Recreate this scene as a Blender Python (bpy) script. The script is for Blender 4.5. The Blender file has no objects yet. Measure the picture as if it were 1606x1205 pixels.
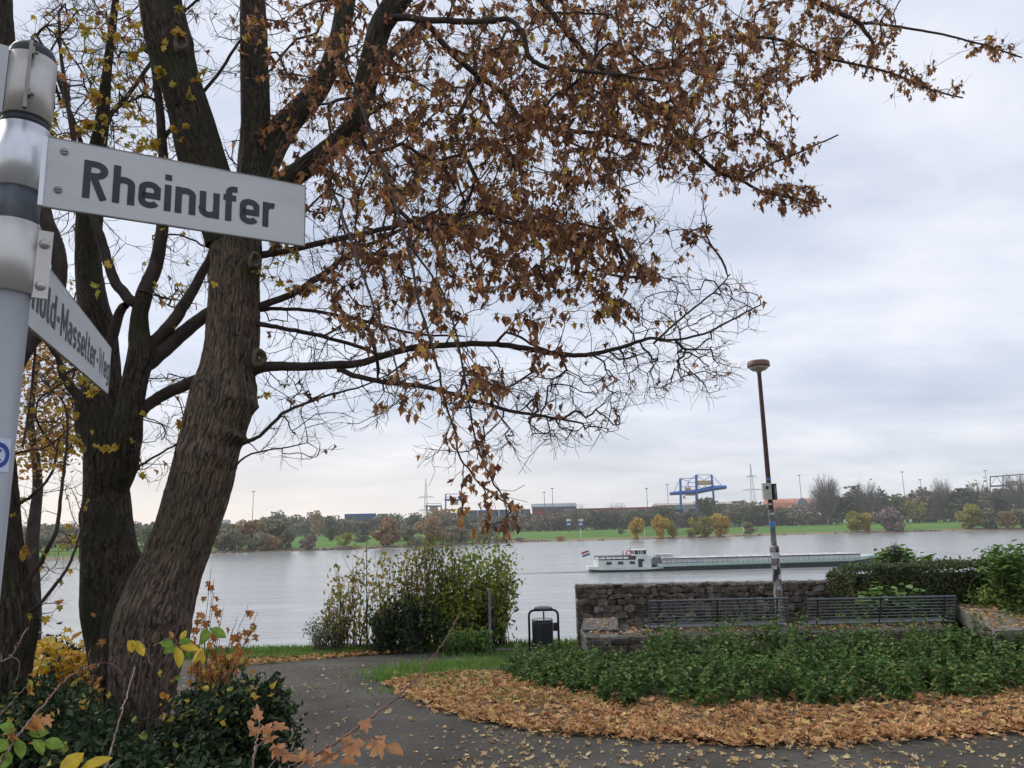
import bpy, math, random
import numpy as np
from mathutils import Matrix, Vector, noise as mnoise
random.seed(7); rng = np.random.default_rng(7)
sc = bpy.context.scene; COL = sc.collection
PI = math.pi
# ------------------------------------------------------------------ camera
F = 1170.0; CX, CY = 803.0, 602.5
PITCH = math.atan(223.5/F); ROLL = 0.023
fw = np.array([0, math.cos(PITCH), math.sin(PITCH)])
up0 = np.array([0, -math.sin(PITCH), math.cos(PITCH)]); rt0 = np.array([1., 0, 0])
rt = rt0*math.cos(ROLL) - up0*math.sin(ROLL); up = up0*math.cos(ROLL) + rt0*math.sin(ROLL)
def ray(px, py):
    return fw + rt*((px-CX)/F) - up*((py-CY)/F)
def P(px, py, Y):                       # a pixel of the survey photo at forward distance Y (m)
    d = ray(px, py); return d*(Y/d[1])
def depth(p): return float(np.dot(p, fw))
def Pd(px, py, dd): return ray(px, py)*dd
def Pz(px, py, z):
    d = ray(px, py); return d*(z/d[2])
def PX(p):
    c = np.dot(p, fw); return CX+F*np.dot(p, rt)/c, CY-F*np.dot(p, up)/c
WATER = -10.0
def gz(x, Y):                           # ground height on this bank
    if Y < 18: z = -1.6-0.068*max(Y, -30)
    elif Y < 19.0: z = -2.824
    else: z = max(-2.824-(Y-19.0)*0.62, -12.5)
    return z
def PG(px, py):                         # pixel -> point of the sloping bank
    d = ray(px, py); Y = -1.6/(d[2]/d[1]+0.068); 
    if Y > 18 or Y < 0: Y = min(19., max(18., 2.824/max(1e-3, -(d[2]/d[1]))))
    q = d*(Y/d[1]); return np.array([q[0], Y, gz(q[0], Y)])
cam = bpy.data.cameras.new('camera'); co = bpy.data.objects.new('camera', cam); COL.objects.link(co)
M4 = Matrix.Identity(4)
for i in range(3):
    M4[i][0] = rt[i]; M4[i][1] = up[i]; M4[i][2] = -fw[i]
co.matrix_world = M4
cam.sensor_width = 36; cam.lens = 36*F/1606; cam.clip_start = 0.05; cam.clip_end = 20000
sc.camera = co
# ------------------------------------------------------------------ objects
def tag(o, label=None, cat=None, group=None, kind=None):
    if label: o['label'] = label
    if cat: o['category'] = cat
    if group: o['group'] = group
    if kind: o['kind'] = kind
    return o
def thing(name, label, cat, loc=(0, 0, 0), group=None, rz=0):
    o = bpy.data.objects.new(name, None); COL.objects.link(o); o.location = tuple(loc); o.rotation_euler.z = rz
    o.empty_display_size = .1
    return tag(o, label, cat, group)
def link(name, me, m=None, parent=None, world=True):
    o = bpy.data.objects.new(name, me); COL.objects.link(o)
    if m is not None and not me.materials:
        for x in (m if isinstance(m, (list, tuple)) else [m]): me.materials.append(x)
    if parent is not None:
        o.parent = parent
        if world:                        # vertices are given in world space
            L = Matrix.Translation(parent.location) @ Matrix.Rotation(parent.rotation_euler.z, 4, 'Z')
            if parent.parent is not None: L = Matrix.Identity(4)
            o.matrix_parent_inverse = L.inverted()
    return o
class MB:
    def __init__(s): s.v = []; s.f = []; s.mi = []; s.n = 0; s.uv = None
    def add(s, v, f, mi=0):
        v = np.asarray(v, float).reshape(-1, 3)
        s.v.append(v); k = s.n
        s.f.extend([tuple(int(a)+k for a in q) for q in f]); s.mi.extend([mi]*len(f)); s.n += len(v); return s
    def box(s, c, d, rz=0, mi=0, ax=None):
        x, y, z = [a/2 for a in d]
        v = np.array([(i*x, j*y, k*z) for i in (-1, 1) for j in (-1, 1) for k in (-1, 1)])
        if ax is not None: v = v @ np.array(ax)       # rows = axis vectors
        elif rz:
            c_, s_ = math.cos(rz), math.sin(rz); v = v @ np.array([[c_, s_, 0], [-s_, c_, 0], [0, 0, 1]])
        return s.add(v+np.array(c, float), [(0, 1, 3, 2), (4, 6, 7, 5), (0, 4, 5, 1), (2, 3, 7, 6), (0, 2, 6, 4), (1, 5, 7, 3)], mi)
    def tube(s, pts, rad, n=8, cap=True, mi=0):
        pts = np.asarray(pts, float); m = len(pts)
        rad = np.full(m, rad, float) if np.isscalar(rad) else np.asarray(rad, float)
        V = tube_verts(pts, rad, n)
        f = []
        for i in range(m-1):
            for j in range(n):
                a = i*n+j; b = i*n+(j+1) % n; f.append((a, b, b+n, a+n))
        if cap: f.append(tuple(range(n))[::-1]); f.append(tuple(range((m-1)*n, m*n)))
        return s.add(V, f, mi)
    def lathe(s, c, prof, n=24, mi=0, sx=1, sy=1):    # prof: (r, z) from bottom
        v = []; f = []
        for r, z in prof:
            for j in range(n):
                a = 2*PI*j/n; v.append((c[0]+r*sx*math.cos(a), c[1]+r*sy*math.sin(a), c[2]+z))
        for i in range(len(prof)-1):
            for j in range(n):
                a = i*n+j; b = i*n+(j+1) % n; f.append((a, b, b+n, a+n))
        f.append(tuple(range(n))[::-1]); f.append(tuple(range((len(prof)-1)*n, len(prof)*n)))
        return s.add(v, f, mi)
    def build(s, name, m, parent=None, smooth=False, world=True):
        me = bpy.data.meshes.new(name)
        V = np.concatenate(s.v) if s.v else np.zeros((0, 3))
        lens = np.array([len(q) for q in s.f], np.int32); tot = int(lens.sum())
        me.vertices.add(len(V)); me.vertices.foreach_set('co', V.astype(np.float32).ravel())
        me.loops.add(tot); me.polygons.add(len(lens))
        flat = np.fromiter((a for q in s.f for a in q), np.int32, tot)
        st = np.zeros(len(lens), np.int32); st[1:] = np.cumsum(lens)[:-1]
        me.loops.foreach_set('vertex_index', flat); me.polygons.foreach_set('loop_start', st)
        if isinstance(m, (list, tuple)): me.polygons.foreach_set('material_index', np.array(s.mi, np.int32))
        me.polygons.foreach_set('use_smooth', np.full(len(lens), bool(smooth)))
        me.update(calc_edges=True)
        return link(name, me, m, parent, world)
def tube_verts(pts, rad, n):
    m = len(pts)
    T = np.zeros((m, 3)); T[1:-1] = pts[2:]-pts[:-2]; T[0] = pts[1]-pts[0]; T[-1] = pts[-1]-pts[-2]
    T /= np.linalg.norm(T, axis=1)[:, None]+1e-12
    ref = np.array([0, 1., 0]) if abs(T[0][1]) < .9 else np.array([1., 0, 0])
    a = np.cross(T[0], ref); a /= np.linalg.norm(a)
    ang = np.arange(n)*2*PI/n; ca, sa = np.cos(ang), np.sin(ang); out = np.empty((m, n, 3))
    for i in range(m):
        a = a - T[i]*np.dot(a, T[i]); a /= np.linalg.norm(a)+1e-12; b = np.cross(T[i], a)
        out[i] = pts[i]+rad[i]*(ca[:, None]*a+sa[:, None]*b)
    return out.reshape(-1, 3)
def spline(pts, k):                     # Catmull-Rom through rows of any width
    p = np.asarray(pts, float); p = np.vstack([2*p[0]-p[1], p, 2*p[-1]-p[-2]]); o = []
    for i in range(1, len(p)-2):
        for j in range(k):
            t = j/k; o.append(.5*((2*p[i])+(-p[i-1]+p[i+1])*t+(2*p[i-1]-5*p[i]+4*p[i+1]-p[i+2])*t*t+(-p[i-1]+3*p[i]-3*p[i+1]+p[i+2])*t**3))
    o.append(p[-2]); return np.array(o)
def inpoly(x, y, poly):
    p = np.asarray(poly, float); x = np.asarray(x); y = np.asarray(y); r = np.zeros(x.shape, bool); j = len(p)-1
    for i in range(len(p)):
        c = ((p[i, 1] > y) != (p[j, 1] > y)) & (x < (p[j, 0]-p[i, 0])*(y-p[i, 1])/(p[j, 1]-p[i, 1]+1e-12)+p[i, 0])
        r ^= c; j = i
    return r
def scatter_poly(poly, n):
    p = np.asarray(poly, float)[:, :2]; lo = p.min(0); hi = p.max(0); o = np.zeros((0, 2))
    while len(o) < n:
        q = rng.uniform(lo, hi, (n*3, 2)); o = np.vstack([o, q[inpoly(q[:, 0], q[:, 1], p)]])
    return o[:n]
# ------------------------------------------------------------------ leaves as instanced small meshes in one mesh
def outline(ang_r):                     # polar outline -> fan with a raised centre
    v = [(0, 0, .0)]
    for a, r in ang_r:
        a = math.radians(a); v.append((r*math.sin(a), 0, -r*math.cos(a)+0))
    return v
def maple(curl=.5, seed=0):
    R = random.Random(seed)
    pr = [(180, .06), (140, .44), (118, .40), (92, .76), (80, .70), (66, .52), (48, .90), (38, .86), (24, .58), (10, .82), (0, 1.05), (-10, .82), (-24, .58), (-38, .86), (-48, .90), (-66, .52), (-80, .70), (-92, .76), (-118, .40), (-140, .44)]
    v = []
    for a, r in [(0, 0)]+pr:
        r *= R.uniform(.85, 1.1); t = math.radians(a+R.uniform(-6, 6))
        x = r*math.sin(t); z = -r*math.cos(t)
        y = curl*(x*x*.9+z*z*.35)*(1 if R.random() < .85 else -.3)+R.uniform(-.06, .06)*curl*2
        v.append((x*(1-.35*curl), y, z))
    v = np.array(v)*.6; v[:, 2] -= .06
    n = len(pr); return v, [(0, i+1, (i+1) % n+1) for i in range(n)]
def drym(seed=0):                       # shrivelled hanging leaf
    R = random.Random(seed); v = []; f = []
    rows = [(0, .06), (.25, .32), (.5, .40), (.78, .26), (1.08, .05)]
    ph = R.uniform(0, 6)
    for z, w in rows:
        for s in (-1, 0, 1):
            ww = w*R.uniform(.7, 1.25)
            v.append((s*ww*.8, (0.28*abs(s)*ww*2.2)+.22*math.sin(z*3+ph), -z+(R.uniform(.05, .3)*abs(s) if z > .4 else 0)))
    for i in range(4):
        for j in range(2):
            a = i*3+j; f.append((a, a+1, a+4, a+3))
    k = len(v)                                       # two side lobes
    v += [(-.62, .25, -.62), (.6, .2, -.7)]; f += [(3, 6, k), (5, k+1, 8)]
    return np.array(v)*.75, f
def ovate(fold=.25, w=.3, bend=.2):
    rows = [(0, .02), (.22, w*.8), (.5, w), (.78, w*.62), (1, .0)]
    v = []; f = []
    for z, ww in rows:
        for s in (-1, 0, 1): v.append((s*ww, abs(s)*ww*fold*2+bend*z*z, -z))
    for i in range(4):
        for j in range(2):
            a = i*3+j; f.append((a, a+1, a+4, a+3))
    return np.array(v), f
def card():
    return np.array([(-.5, 0, -.5), (.5, 0, -.5), (.6, .1, .4), (-.4, .05, .55)]), [(0, 1, 2, 3)]
def rots(n, mode):
    """rows: local x,y,z axes of each leaf"""
    az = rng.uniform(0, 2*PI, n)
    if mode == 'hang': tl = rng.normal(0, .38, n)
    elif mode == 'flat': tl = PI/2+rng.normal(0, .22, n)
    elif mode == 'up': tl = rng.uniform(.9, 1.7, n)
    elif mode == 'nettle': tl = rng.normal(1.15, .28, n)
    else: tl = np.arccos(rng.uniform(-1, 1, n))
    rl = rng.uniform(-.5, .5, n) if mode != 'any' else rng.uniform(-PI, PI, n)
    ca, sa, ct, st = np.cos(az), np.sin(az), np.cos(tl), np.sin(tl)
    zero = np.zeros(n)
    X = np.stack([ca, sa, zero], 1); Y0 = np.stack([-sa, ca, zero], 1); Z0 = np.tile([0, 0, 1.], (n, 1))
    Z = Z0*ct[:, None]-Y0*st[:, None]; Y = Y0*ct[:, None]+Z0*st[:, None]
    cr, sr = np.cos(rl)[:, None], np.sin(rl)[:, None]
    return np.stack([X*cr+Y*sr, Y*cr-X*sr, Z], 1)
def leaves(mb, pos, size, tmpl, mode='hang', mi=0, R=None):
    """tmpl: list of (verts, faces) chosen at random; leaf tip points along -z of its frame"""
    pos = np.asarray(pos, float); n = len(pos)
    if n == 0: return
    size = np.full(n, size, float) if np.isscalar(size) else np.asarray(size)
    R = rots(n, mode) if R is None else R
    ch = rng.integers(0, len(tmpl), n)
    for k, (tv, tf) in enumerate(tmpl):
        I = np.where(ch == k)[0]
        if not len(I): continue
        V = np.einsum('vk,nkj->nvj', tv, R[I])*size[I][:, None, None]+pos[I][:, None, :]
        m = len(tv)
        lens = {}
        for q in tf: lens.setdefault(len(q), []).append(q)
        base = mb.n; mb.v.append(V.reshape(-1, 3)); mb.n += m*len(I)
        off = base+np.arange(len(I))*m
        for L, qs in lens.items():
            A = (off[:, None, None]+np.array(qs)[None]).reshape(-1, L)
            mb.f.extend(map(tuple, A.tolist())); mb.mi.extend([mi]*len(A))
MAPLES = [maple(.25, 1), maple(.5, 2), maple(.8, 3)]
DRY = [drym(i) for i in range(8)]+[maple(1.1, 8)]
OV = [ovate(.25, .3, .2), ovate(.35, .26, .35), ovate(.2, .33, -.1)]
# ------------------------------------------------------------------ materials
def nt(name):
    m = bpy.data.materials.new(name); m.use_nodes = True; t = m.node_tree; b = t.nodes['Principled BSDF']; return m, t, b
def rgb(*c): return (c[0], c[1], c[2], 1)
def mat(name, c1, c2=None, scale=3., rough=.7, bump=0., bscale=None, metal=0., spec=.4, coords='Object', stretch=(1, 1, 1), detail=6, pos=(.35, .65), dist=.02):
    m, t, b = nt(name); N, L = t.nodes, t.links
    b.inputs['Roughness'].default_value = rough; b.inputs['Metallic'].default_value = metal
    b.inputs['Specular IOR Level'].default_value = spec
    tc = N.new('ShaderNodeTexCoord'); mp = N.new('ShaderNodeMapping'); mp.inputs['Scale'].default_value = stretch
    L.new(tc.outputs[coords], mp.inputs[0])
    if c2 is None: c2 = tuple(a*.75 for a in c1)
    n = N.new('ShaderNodeTexNoise'); n.inputs['Scale'].default_value = scale; n.inputs['Detail'].default_value = detail
    L.new(mp.outputs[0], n.inputs[0])
    r = N.new('ShaderNodeValToRGB'); r.color_ramp.elements[0].position = pos[0]; r.color_ramp.elements[1].position = pos[1]
    r.color_ramp.elements[0].color = rgb(*c1); r.color_ramp.elements[1].color = rgb(*c2)
    L.new(n.outputs['Fac'], r.inputs[0]); L.new(r.outputs[0], b.inputs['Base Color'])
    if bump:
        n2 = N.new('ShaderNodeTexNoise'); n2.inputs['Scale'].default_value = bscale or scale*6; n2.inputs['Detail'].default_value = 5
        L.new(mp.outputs[0], n2.inputs[0])
        bp = N.new('ShaderNodeBump'); bp.inputs['Strength'].default_value = bump; bp.inputs['Distance'].default_value = dist
        L.new(n2.outputs['Fac'], bp.inputs['Height']); L.new(bp.outputs[0], b.inputs['Normal'])
    return m
def leafmat(name, stops, rough=.55, trans=.25, spec=.3, nscale=25, vary=.35):
    """stops: (pos, rgb) picked per leaf"""
    m, t, b = nt(name); N, L = t.nodes, t.links
    g = N.new('ShaderNodeNewGeometry'); r = N.new('ShaderNodeValToRGB'); e = r.color_ramp.elements
    while len(e) < len(stops): e.new(.5)
    for k, (p, c) in enumerate(stops): e[k].position = p; e[k].color = rgb(*c)
    L.new(g.outputs['Random Per Island'], r.inputs[0])
    tc = N.new('ShaderNodeTexCoord'); n = N.new('ShaderNodeTexNoise'); n.inputs['Scale'].default_value = nscale
    L.new(tc.outputs['Object'], n.inputs[0])
    mr = N.new('ShaderNodeMapRange'); mr.inputs['From Min'].default_value = .3; mr.inputs['From Max'].default_value = .7
    mr.inputs['To Min'].default_value = 1-vary; mr.inputs['To Max'].default_value = 1+vary
    L.new(n.outputs['Fac'], mr.inputs[0])
    mx = N.new('ShaderNodeVectorMath'); mx.operation = 'SCALE'
    L.new(r.outputs[0], mx.inputs[0]); L.new(mr.outputs[0], mx.inputs['Scale'])
    L.new(mx.outputs[0], b.inputs['Base Color']); b.inputs['Roughness'].default_value = rough; b.inputs['Specular IOR Level'].default_value = spec
    if trans:
        tr = N.new('ShaderNodeBsdfTranslucent'); L.new(mx.outputs[0], tr.inputs[0]); ms = N.new('ShaderNodeMixShader'); ms.inputs[0].default_value = trans
        L.new(b.outputs[0], ms.inputs[1]); L.new(tr.outputs[0], ms.inputs[2]); L.new(ms.outputs[0], N['Material Output'].inputs[0])
    return m
def bark(name, c1, c2, moss=(.035, .04, .018), mossamt=.5, sc_=14):
    m, t, b = nt(name); N, L = t.nodes, t.links; b.inputs['Roughness'].default_value = .9; b.inputs['Specular IOR Level'].default_value = .2
    uv = N.new('ShaderNodeUVMap'); mp = N.new('ShaderNodeMapping'); mp.inputs['Scale'].default_value = (1, .13, 1)
    L.new(uv.outputs[0], mp.inputs[0])
    n0 = N.new('ShaderNodeTexNoise'); n0.inputs['Scale'].default_value = 9; L.new(uv.outputs[0], n0.inputs[0])
    ad = N.new('ShaderNodeMixRGB'); ad.blend_type = 'ADD'; ad.inputs[0].default_value = .05; L.new(mp.outputs[0], ad.inputs[1]); L.new(n0.outputs['Color'], ad.inputs[2])
    v = N.new('ShaderNodeTexVoronoi'); v.feature = 'DISTANCE_TO_EDGE'; v.inputs['Scale'].default_value = sc_*2.6; L.new(ad.outputs[0], v.inputs[0])
    n = N.new('ShaderNodeTexNoise'); n.inputs['Scale'].default_value = sc_*3; n.inputs['Detail'].default_value = 8; L.new(ad.outputs[0], n.inputs[0])
    mu = N.new('ShaderNodeMath'); mu.operation = 'MULTIPLY_ADD'; mu.inputs[1].default_value = 1.1; L.new(v.outputs['Distance'], mu.inputs[0]); L.new(n.outputs['Fac'], mu.inputs[2])
    r = N.new('ShaderNodeValToRGB'); r.color_ramp.elements[0].position = .38; r.color_ramp.elements[1].position = .85
    r.color_ramp.elements[0].color = rgb(*c1); r.color_ramp.elements[1].color = rgb(*c2); L.new(mu.outputs[0], r.inputs[0])
    tc = N.new('ShaderNodeTexCoord'); n3 = N.new('ShaderNodeTexNoise'); n3.inputs['Scale'].default_value = 2.2; n3.inputs['Detail'].default_value = 7; L.new(tc.outputs['Object'], n3.inputs[0])
    r3 = N.new('ShaderNodeValToRGB'); r3.color_ramp.elements[0].position = .47; r3.color_ramp.elements[1].position = .62; r3.color_ramp.elements[1].color = (mossamt,)*3+(1,); L.new(n3.outputs['Fac'], r3.inputs[0])
    mx = N.new('ShaderNodeMixRGB'); L.new(r3.outputs[0], mx.inputs[0]); L.new(r.outputs[0], mx.inputs[1]); mx.inputs[2].default_value = rgb(*moss)
    L.new(mx.outputs[0], b.inputs['Base Color'])
    bp = N.new('ShaderNodeBump'); bp.inputs['Strength'].default_value = .9; bp.inputs['Distance'].default_value = .02
    L.new(mu.outputs[0], bp.inputs['Height']); L.new(bp.outputs[0], b.inputs['Normal'])
    return m
def stem(name, rows, material, parent, n=64, k=10, amp=.012, burls=(), seed=0, uvscale=1.):
    """rows: (px, py, width_px, Y); a bark covered stem with furrows, burls [(t 0..1, angle, size)]"""
    W = []
    for px, py, w, Y in rows:
        p = P(px, py, Y); W.append((*p, w/2/F*depth(p)))
    S = spline(W, k); pts = S[:, :3]; rad = np.maximum(S[:, 3], .002); m = len(pts)
    V = tube_verts(pts, rad, n).reshape(m, n, 3)
    seg = np.r_[0, np.cumsum(np.linalg.norm(np.diff(pts, axis=0), axis=1))]
    for i in range(m):
        for j in range(n):
            d = V[i, j]-pts[i]; u = d/rad[i]
            q = Vector((u[0]*rad[i]*26, u[1]*rad[i]*26, u[2]*rad[i]*26+0))
            q2 = Vector((d[0]*28+seed, d[1]*28, seg[i]*5.5))
            rd = 1-abs(mnoise.noise(q2))*2
            big = mnoise.noise(Vector((u[0]*1.2+seed, u[1]*1.2, seg[i]*1.6)))
            disp = amp*(rd-.4)*(.6+.4*mnoise.noise(Vector((d[0]*90, d[1]*90, seg[i]*22))))+rad[i]*.13*big
            for (bt, (ba, bz), bs, bw) in burls:
                dt = (seg[i]/seg[-1]-bt)*seg[-1]; dd = np.dot(u, np.array([ba, bz, 0])/math.hypot(ba, bz))
                disp += bs*math.exp(-(dt/bw)**2)*max(0, dd)**2*(1+.5*mnoise.noise(Vector((d[0]*40, d[1]*40, seg[i]*40))))
            V[i, j] += u*disp
    mb = MB(); f = []
    for i in range(m-1):
        for j in range(n):
            a = i*n+j; b = i*n+(j+1) % n; f.append((a, b, b+n, a+n))
    mb.add(V.reshape(-1, 3), f)
    me_o = mb.build(name, material, parent, smooth=True)
    uvl = me_o.data.uv_layers.new(name='UVMap'); r0 = float(rad.mean())
    uv = np.empty((len(f)*4, 2)); c = 0
    for i in range(m-1):
        for j in range(n):
            for (ii, jj) in ((i, j), (i, j+1), (i+1, j+1), (i+1, j)):
                uv[c] = (jj/n*2*PI*r0*uvscale, seg[ii]); c += 1
    uvl.data.foreach_set('uv', uv.ravel().astype(np.float32))
    return me_o, pts, rad
# ------------------------------------------------------------------ branch growth: join tips to the nearest wood
class Grow:
    def __init__(s): s.p = np.zeros((90000, 3)); s.par = np.full(90000, -1, int); s.fix = np.zeros(90000); s.n = 0; s.tip = []
    def node(s, p, par, r=0.):
        s.p[s.n] = p; s.par[s.n] = par; s.fix[s.n] = r; s.n += 1; return s.n-1
    def limb(s, rows, step=.12, start=None):
        W = []
        for px, py, w, Y in rows:
            p = P(px, py, Y); W.append((*p, w/2/F*depth(p)))
        S = spline(W, 6); L = np.linalg.norm(S[-1, :3]-S[0, :3])
        last = -1
        if start is not None: last = int(np.argmin(np.sum((s.p[:s.n]-S[0, :3])**2, 1)))
        wob = np.cumsum(rng.normal(0, .0035, (len(S), 3)), 0)
        for i, q in enumerate(S):
            last = s.node(q[:3]+wob[i]*(1 if i else 0), last, max(q[3], .0015))
    def grow(s, tips, k=4, wob=.05, sag=.0, maxd=3., pull=.3, fwd=.45, jit=.004):
        tips = np.asarray(tips, float)
        d0 = np.array([np.min(np.sum((s.p[:s.n]-t)**2, 1)) for t in tips]); out = []
        for i in np.argsort(d0):
            t = tips[i]; v = t-s.p[:s.n]; D = np.sqrt(np.sum(v**2, 1))+1e-9
            pp = s.par[:s.n]; dr = s.p[:s.n]-s.p[np.maximum(pp, 0)]; dn = np.linalg.norm(dr, axis=1)+1e-9
            cs = np.where((pp >= 0) & (dn > 1e-6), np.sum(v*dr, 1)/(D*dn), .5)
            j = int(np.argmin(D*(1+fwd*(1-cs)))); d = D[j]
            if d > maxd: continue
            a = s.p[j]; kk = max(2, min(9, int(d/.09)+1)); last = j
            dirp = (a-s.p[s.par[j]]) if s.par[j] >= 0 else (t-a); dirp = dirp/(np.linalg.norm(dirp)+1e-9)*d*pull*.6
            side = rng.normal(0, wob*d, 3)
            for q in range(1, kk+1):
                u = q/kk; pt = a*(1-u)+t*u+dirp*u*(1-u)**2*1.6+side*4*u*(1-u)*.5+np.array([0, 0, sag*d*4*u*(1-u)])+rng.normal(0, jit, 3)*(u < 1)
                last = s.node(pt, last)
            out.append(last)
        s.tip += out; return out
    def mesh(s, name, material, parent, tipr=.0012, expo=2.5, skipr=1e9):
        n = s.n; acc = np.zeros(n); kids = [[] for _ in range(n)]
        for i in range(n):
            if s.par[i] >= 0: kids[s.par[i]].append(i)
        for i in range(n-1, -1, -1):
            r = max(acc[i]**(1/expo) if acc[i] > 0 else tipr, tipr)
            s.fix[i] = s.fix[i] if s.fix[i] > 0 else min(r, .03)
            if s.par[i] >= 0: acc[s.par[i]] += (r*1.0)**expo
        mb = MB(); starts = [i for i in range(n) if s.par[i] < 0]
        while starts:
            i = starts.pop(); ch = [s.par[i], i] if s.par[i] >= 0 else [i]
            first = s.par[i] >= 0
            while kids[i]:
                ks = sorted(kids[i], key=lambda c: -s.fix[c]); starts += ks[1:]; i = ks[0]; ch.append(i)
            if len(ch) < 2: continue
            r = s.fix[ch].copy()
            if first: r[0] = min(r[0], r[1]*1.25)
            rm = r.max(); mb.tube(s.p[ch], r, 12 if rm > .03 else 7 if rm > .01 else 4 if rm > .003 else 3, cap=False)
        return mb.build(name, material, parent, smooth=True)
# ------------------------------------------------------------------ world and light
w = bpy.data.worlds.new('World'); sc.world = w; w.use_nodes = True; t = w.node_tree; N, L = t.nodes, t.links
SUN_EL, SUN_AZ = math.radians(38), math.radians(-55)      # azimuth measured from +Y towards +X
bg = N['Background']; bg.inputs[1].default_value = .102
sky = N.new('ShaderNodeTexSky'); sky.sky_type = 'NISHITA'; sky.sun_disc = False; sky.sun_elevation = SUN_EL; sky.sun_rotation = SUN_AZ
tc = N.new('ShaderNodeTexCoord'); sp = N.new('ShaderNodeSeparateXYZ'); L.new(tc.outputs['Generated'], sp.inputs[0])
def math_(op, a, b=None, c=None):
    n = N.new('ShaderNodeMath'); n.operation = op
    for i, x in enumerate((a, b, c)):
        if x is None: continue
        if isinstance(x, (int, float)): n.inputs[i].default_value = x
        else: L.new(x, n.inputs[i])
    return n.outputs[0]
zz = math_('ADD', math_('MAXIMUM', sp.outputs['Z'], 0.0), .2)
cb = N.new('ShaderNodeCombineXYZ'); L.new(math_('DIVIDE', sp.outputs['X'], zz), cb.inputs[0]); L.new(math_('DIVIDE', sp.outputs['Y'], zz), cb.inputs[1])
mp = N.new('ShaderNodeMapping'); mp.inputs['Scale'].default_value = (.85, 1.35, 1); mp.inputs['Rotation'].default_value = (0, 0, .5); mp.inputs['Location'].default_value = (3.3, 1.2, 0); L.new(cb.outputs[0], mp.inputs[0])
n1 = N.new('ShaderNodeTexNoise'); n1.inputs['Scale'].default_value = 1.15; n1.inputs['Detail'].default_value = 10; n1.inputs['Roughness'].default_value = .58; n1.inputs['Distortion'].default_value = .2; L.new(mp.outputs[0], n1.inputs[0])
cr = N.new('ShaderNodeValToRGB'); e = cr.color_ramp.elements
e[0].position = .33; e[0].color = rgb(4.4, 4.95, 6.1); e[1].position = .68; e[1].color = rgb(7.4, 7.6, 8.2)
e2 = e.new(.5); e2.color = rgb(5.75, 6.15, 7.15)
L.new(n1.outputs['Fac'], cr.inputs[0])
# brighter, warmer band low over the far left bank where the cloud thins
az = math_('MULTIPLY_ADD', sp.outputs['X'], -.75, .45)
lo = N.new('ShaderNodeMapRange'); lo.inputs['From Min'].default_value = .16; lo.inputs['From Max'].default_value = .0; L.new(sp.outputs['Z'], lo.inputs[0])
fac = math_('MULTIPLY', lo.outputs[0], math_('MINIMUM', math_('MAXIMUM', az, .12), 1.0))
mxw = N.new('ShaderNodeMixRGB'); mxw.inputs[2].default_value = rgb(9.0, 7.5, 6.4); L.new(fac, mxw.inputs[0]); L.new(cr.outputs[0], mxw.inputs[1])
mx = N.new('ShaderNodeMixRGB'); mx.inputs[0].default_value = .93; L.new(sky.outputs[0], mx.inputs[1]); L.new(mxw.outputs[0], mx.inputs[2])
L.new(mx.outputs[0], bg.inputs[0])
sun = bpy.data.lights.new('sun', 'SUN'); sun.energy = 1.7; sun.angle = math.radians(22); sun.color = (1, .95, .87)
so = bpy.data.objects.new('sun', sun); COL.objects.link(so)
sd = Vector((math.sin(SUN_AZ)*math.cos(SUN_EL), math.cos(SUN_AZ)*math.cos(SUN_EL), math.sin(SUN_EL)))
so.rotation_euler = sd.to_track_quat('Z', 'Y').to_euler()
sc.view_settings.view_transform = 'Standard'; sc.view_settings.look = 'None'; sc.view_settings.exposure = .36; sc.view_settings.gamma = 1
sc.render.film_transparent = False
sc.cycles.max_bounces = 5; sc.cycles.transparent_max_bounces = 8; sc.cycles.volume_bounces = 1
sc.cycles.use_adaptive_sampling = True; sc.cycles.use_denoising = True
# ------------------------------------------------------------------ land
shore = [Pz(x, y, WATER) for x, y in [(0, 884), (130, 876), (250, 871.5), (350, 868.5), (500, 864), (640, 859), (800, 851.5), (950, 848), (1100, 844), (1200, 840.5), (1350, 836.5), (1500, 833), (1606, 831.5)]]
sx = np.array([-6000, -900, -300]+[p[0] for p in shore]+[700, 6000]); sy = np.array([60., 130, 220]+[p[1] for p in shore]+[500, 560])
def Ys(x): return float(np.interp(x, sx, sy))
def fz(x, Y):
    d = Y-Ys(x)+3*mnoise.noise(Vector((x*.03, 0, 0)))
    return float(np.interp(d, [-20, 0, 6, 16, 45, 220, 800, 9000], [-12.5, -10.0, -9.5, -8.9, -7.4, -5.8, -5.2, -5.0]))
def FG(px, Y):                           # stands on the far bank, in column px of the view at distance Y
    q = P(px, 826-.023*(px-803), Y); return np.array([q[0], Y, fz(q[0], Y)])
xs = np.unique(np.r_[-2600, -1500, np.arange(-900, 900, 15), np.arange(-30, 30, .6), 900, 1500, 2600])
rowsN = list(np.arange(-30, 0, 3))+list(np.arange(0, 19.1, .4))+[19.0, 19.4, 20, 21, 23, 26, 30, 34.7]
rowsN = sorted(set(np.round(rowsN, 3)))
offF = [-18, -6, -2, 0, 2, 4, 6, 10, 16, 24, 34, 45, 70, 110, 160, 220, 320, 500, 800, 1400, 2000]
V = []; nr = len(rowsN)+1+len(offF)
for Y in rowsN:
    for x in xs:
        V.append((x, Y, gz(x, Y)-.03+(.012*mnoise.noise(Vector((x*2.1, Y*2.1, 0))) if abs(x) < 40 else 0)))
for x in xs: V.append((x, min(70., Ys(x)-25), -12.5))
for o_ in offF:
    for x in xs: Y = Ys(x)+o_; V.append((x, Y, fz(x, Y)))
f = []; mi = []; nx = len(xs)
for r in range(nr-1):
    for c in range(nx-1):
        a = r*nx+c; f.append((a, a+1, a+nx+1, a+nx)); mi.append(0 if r < len(rowsN) else 1)
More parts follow.
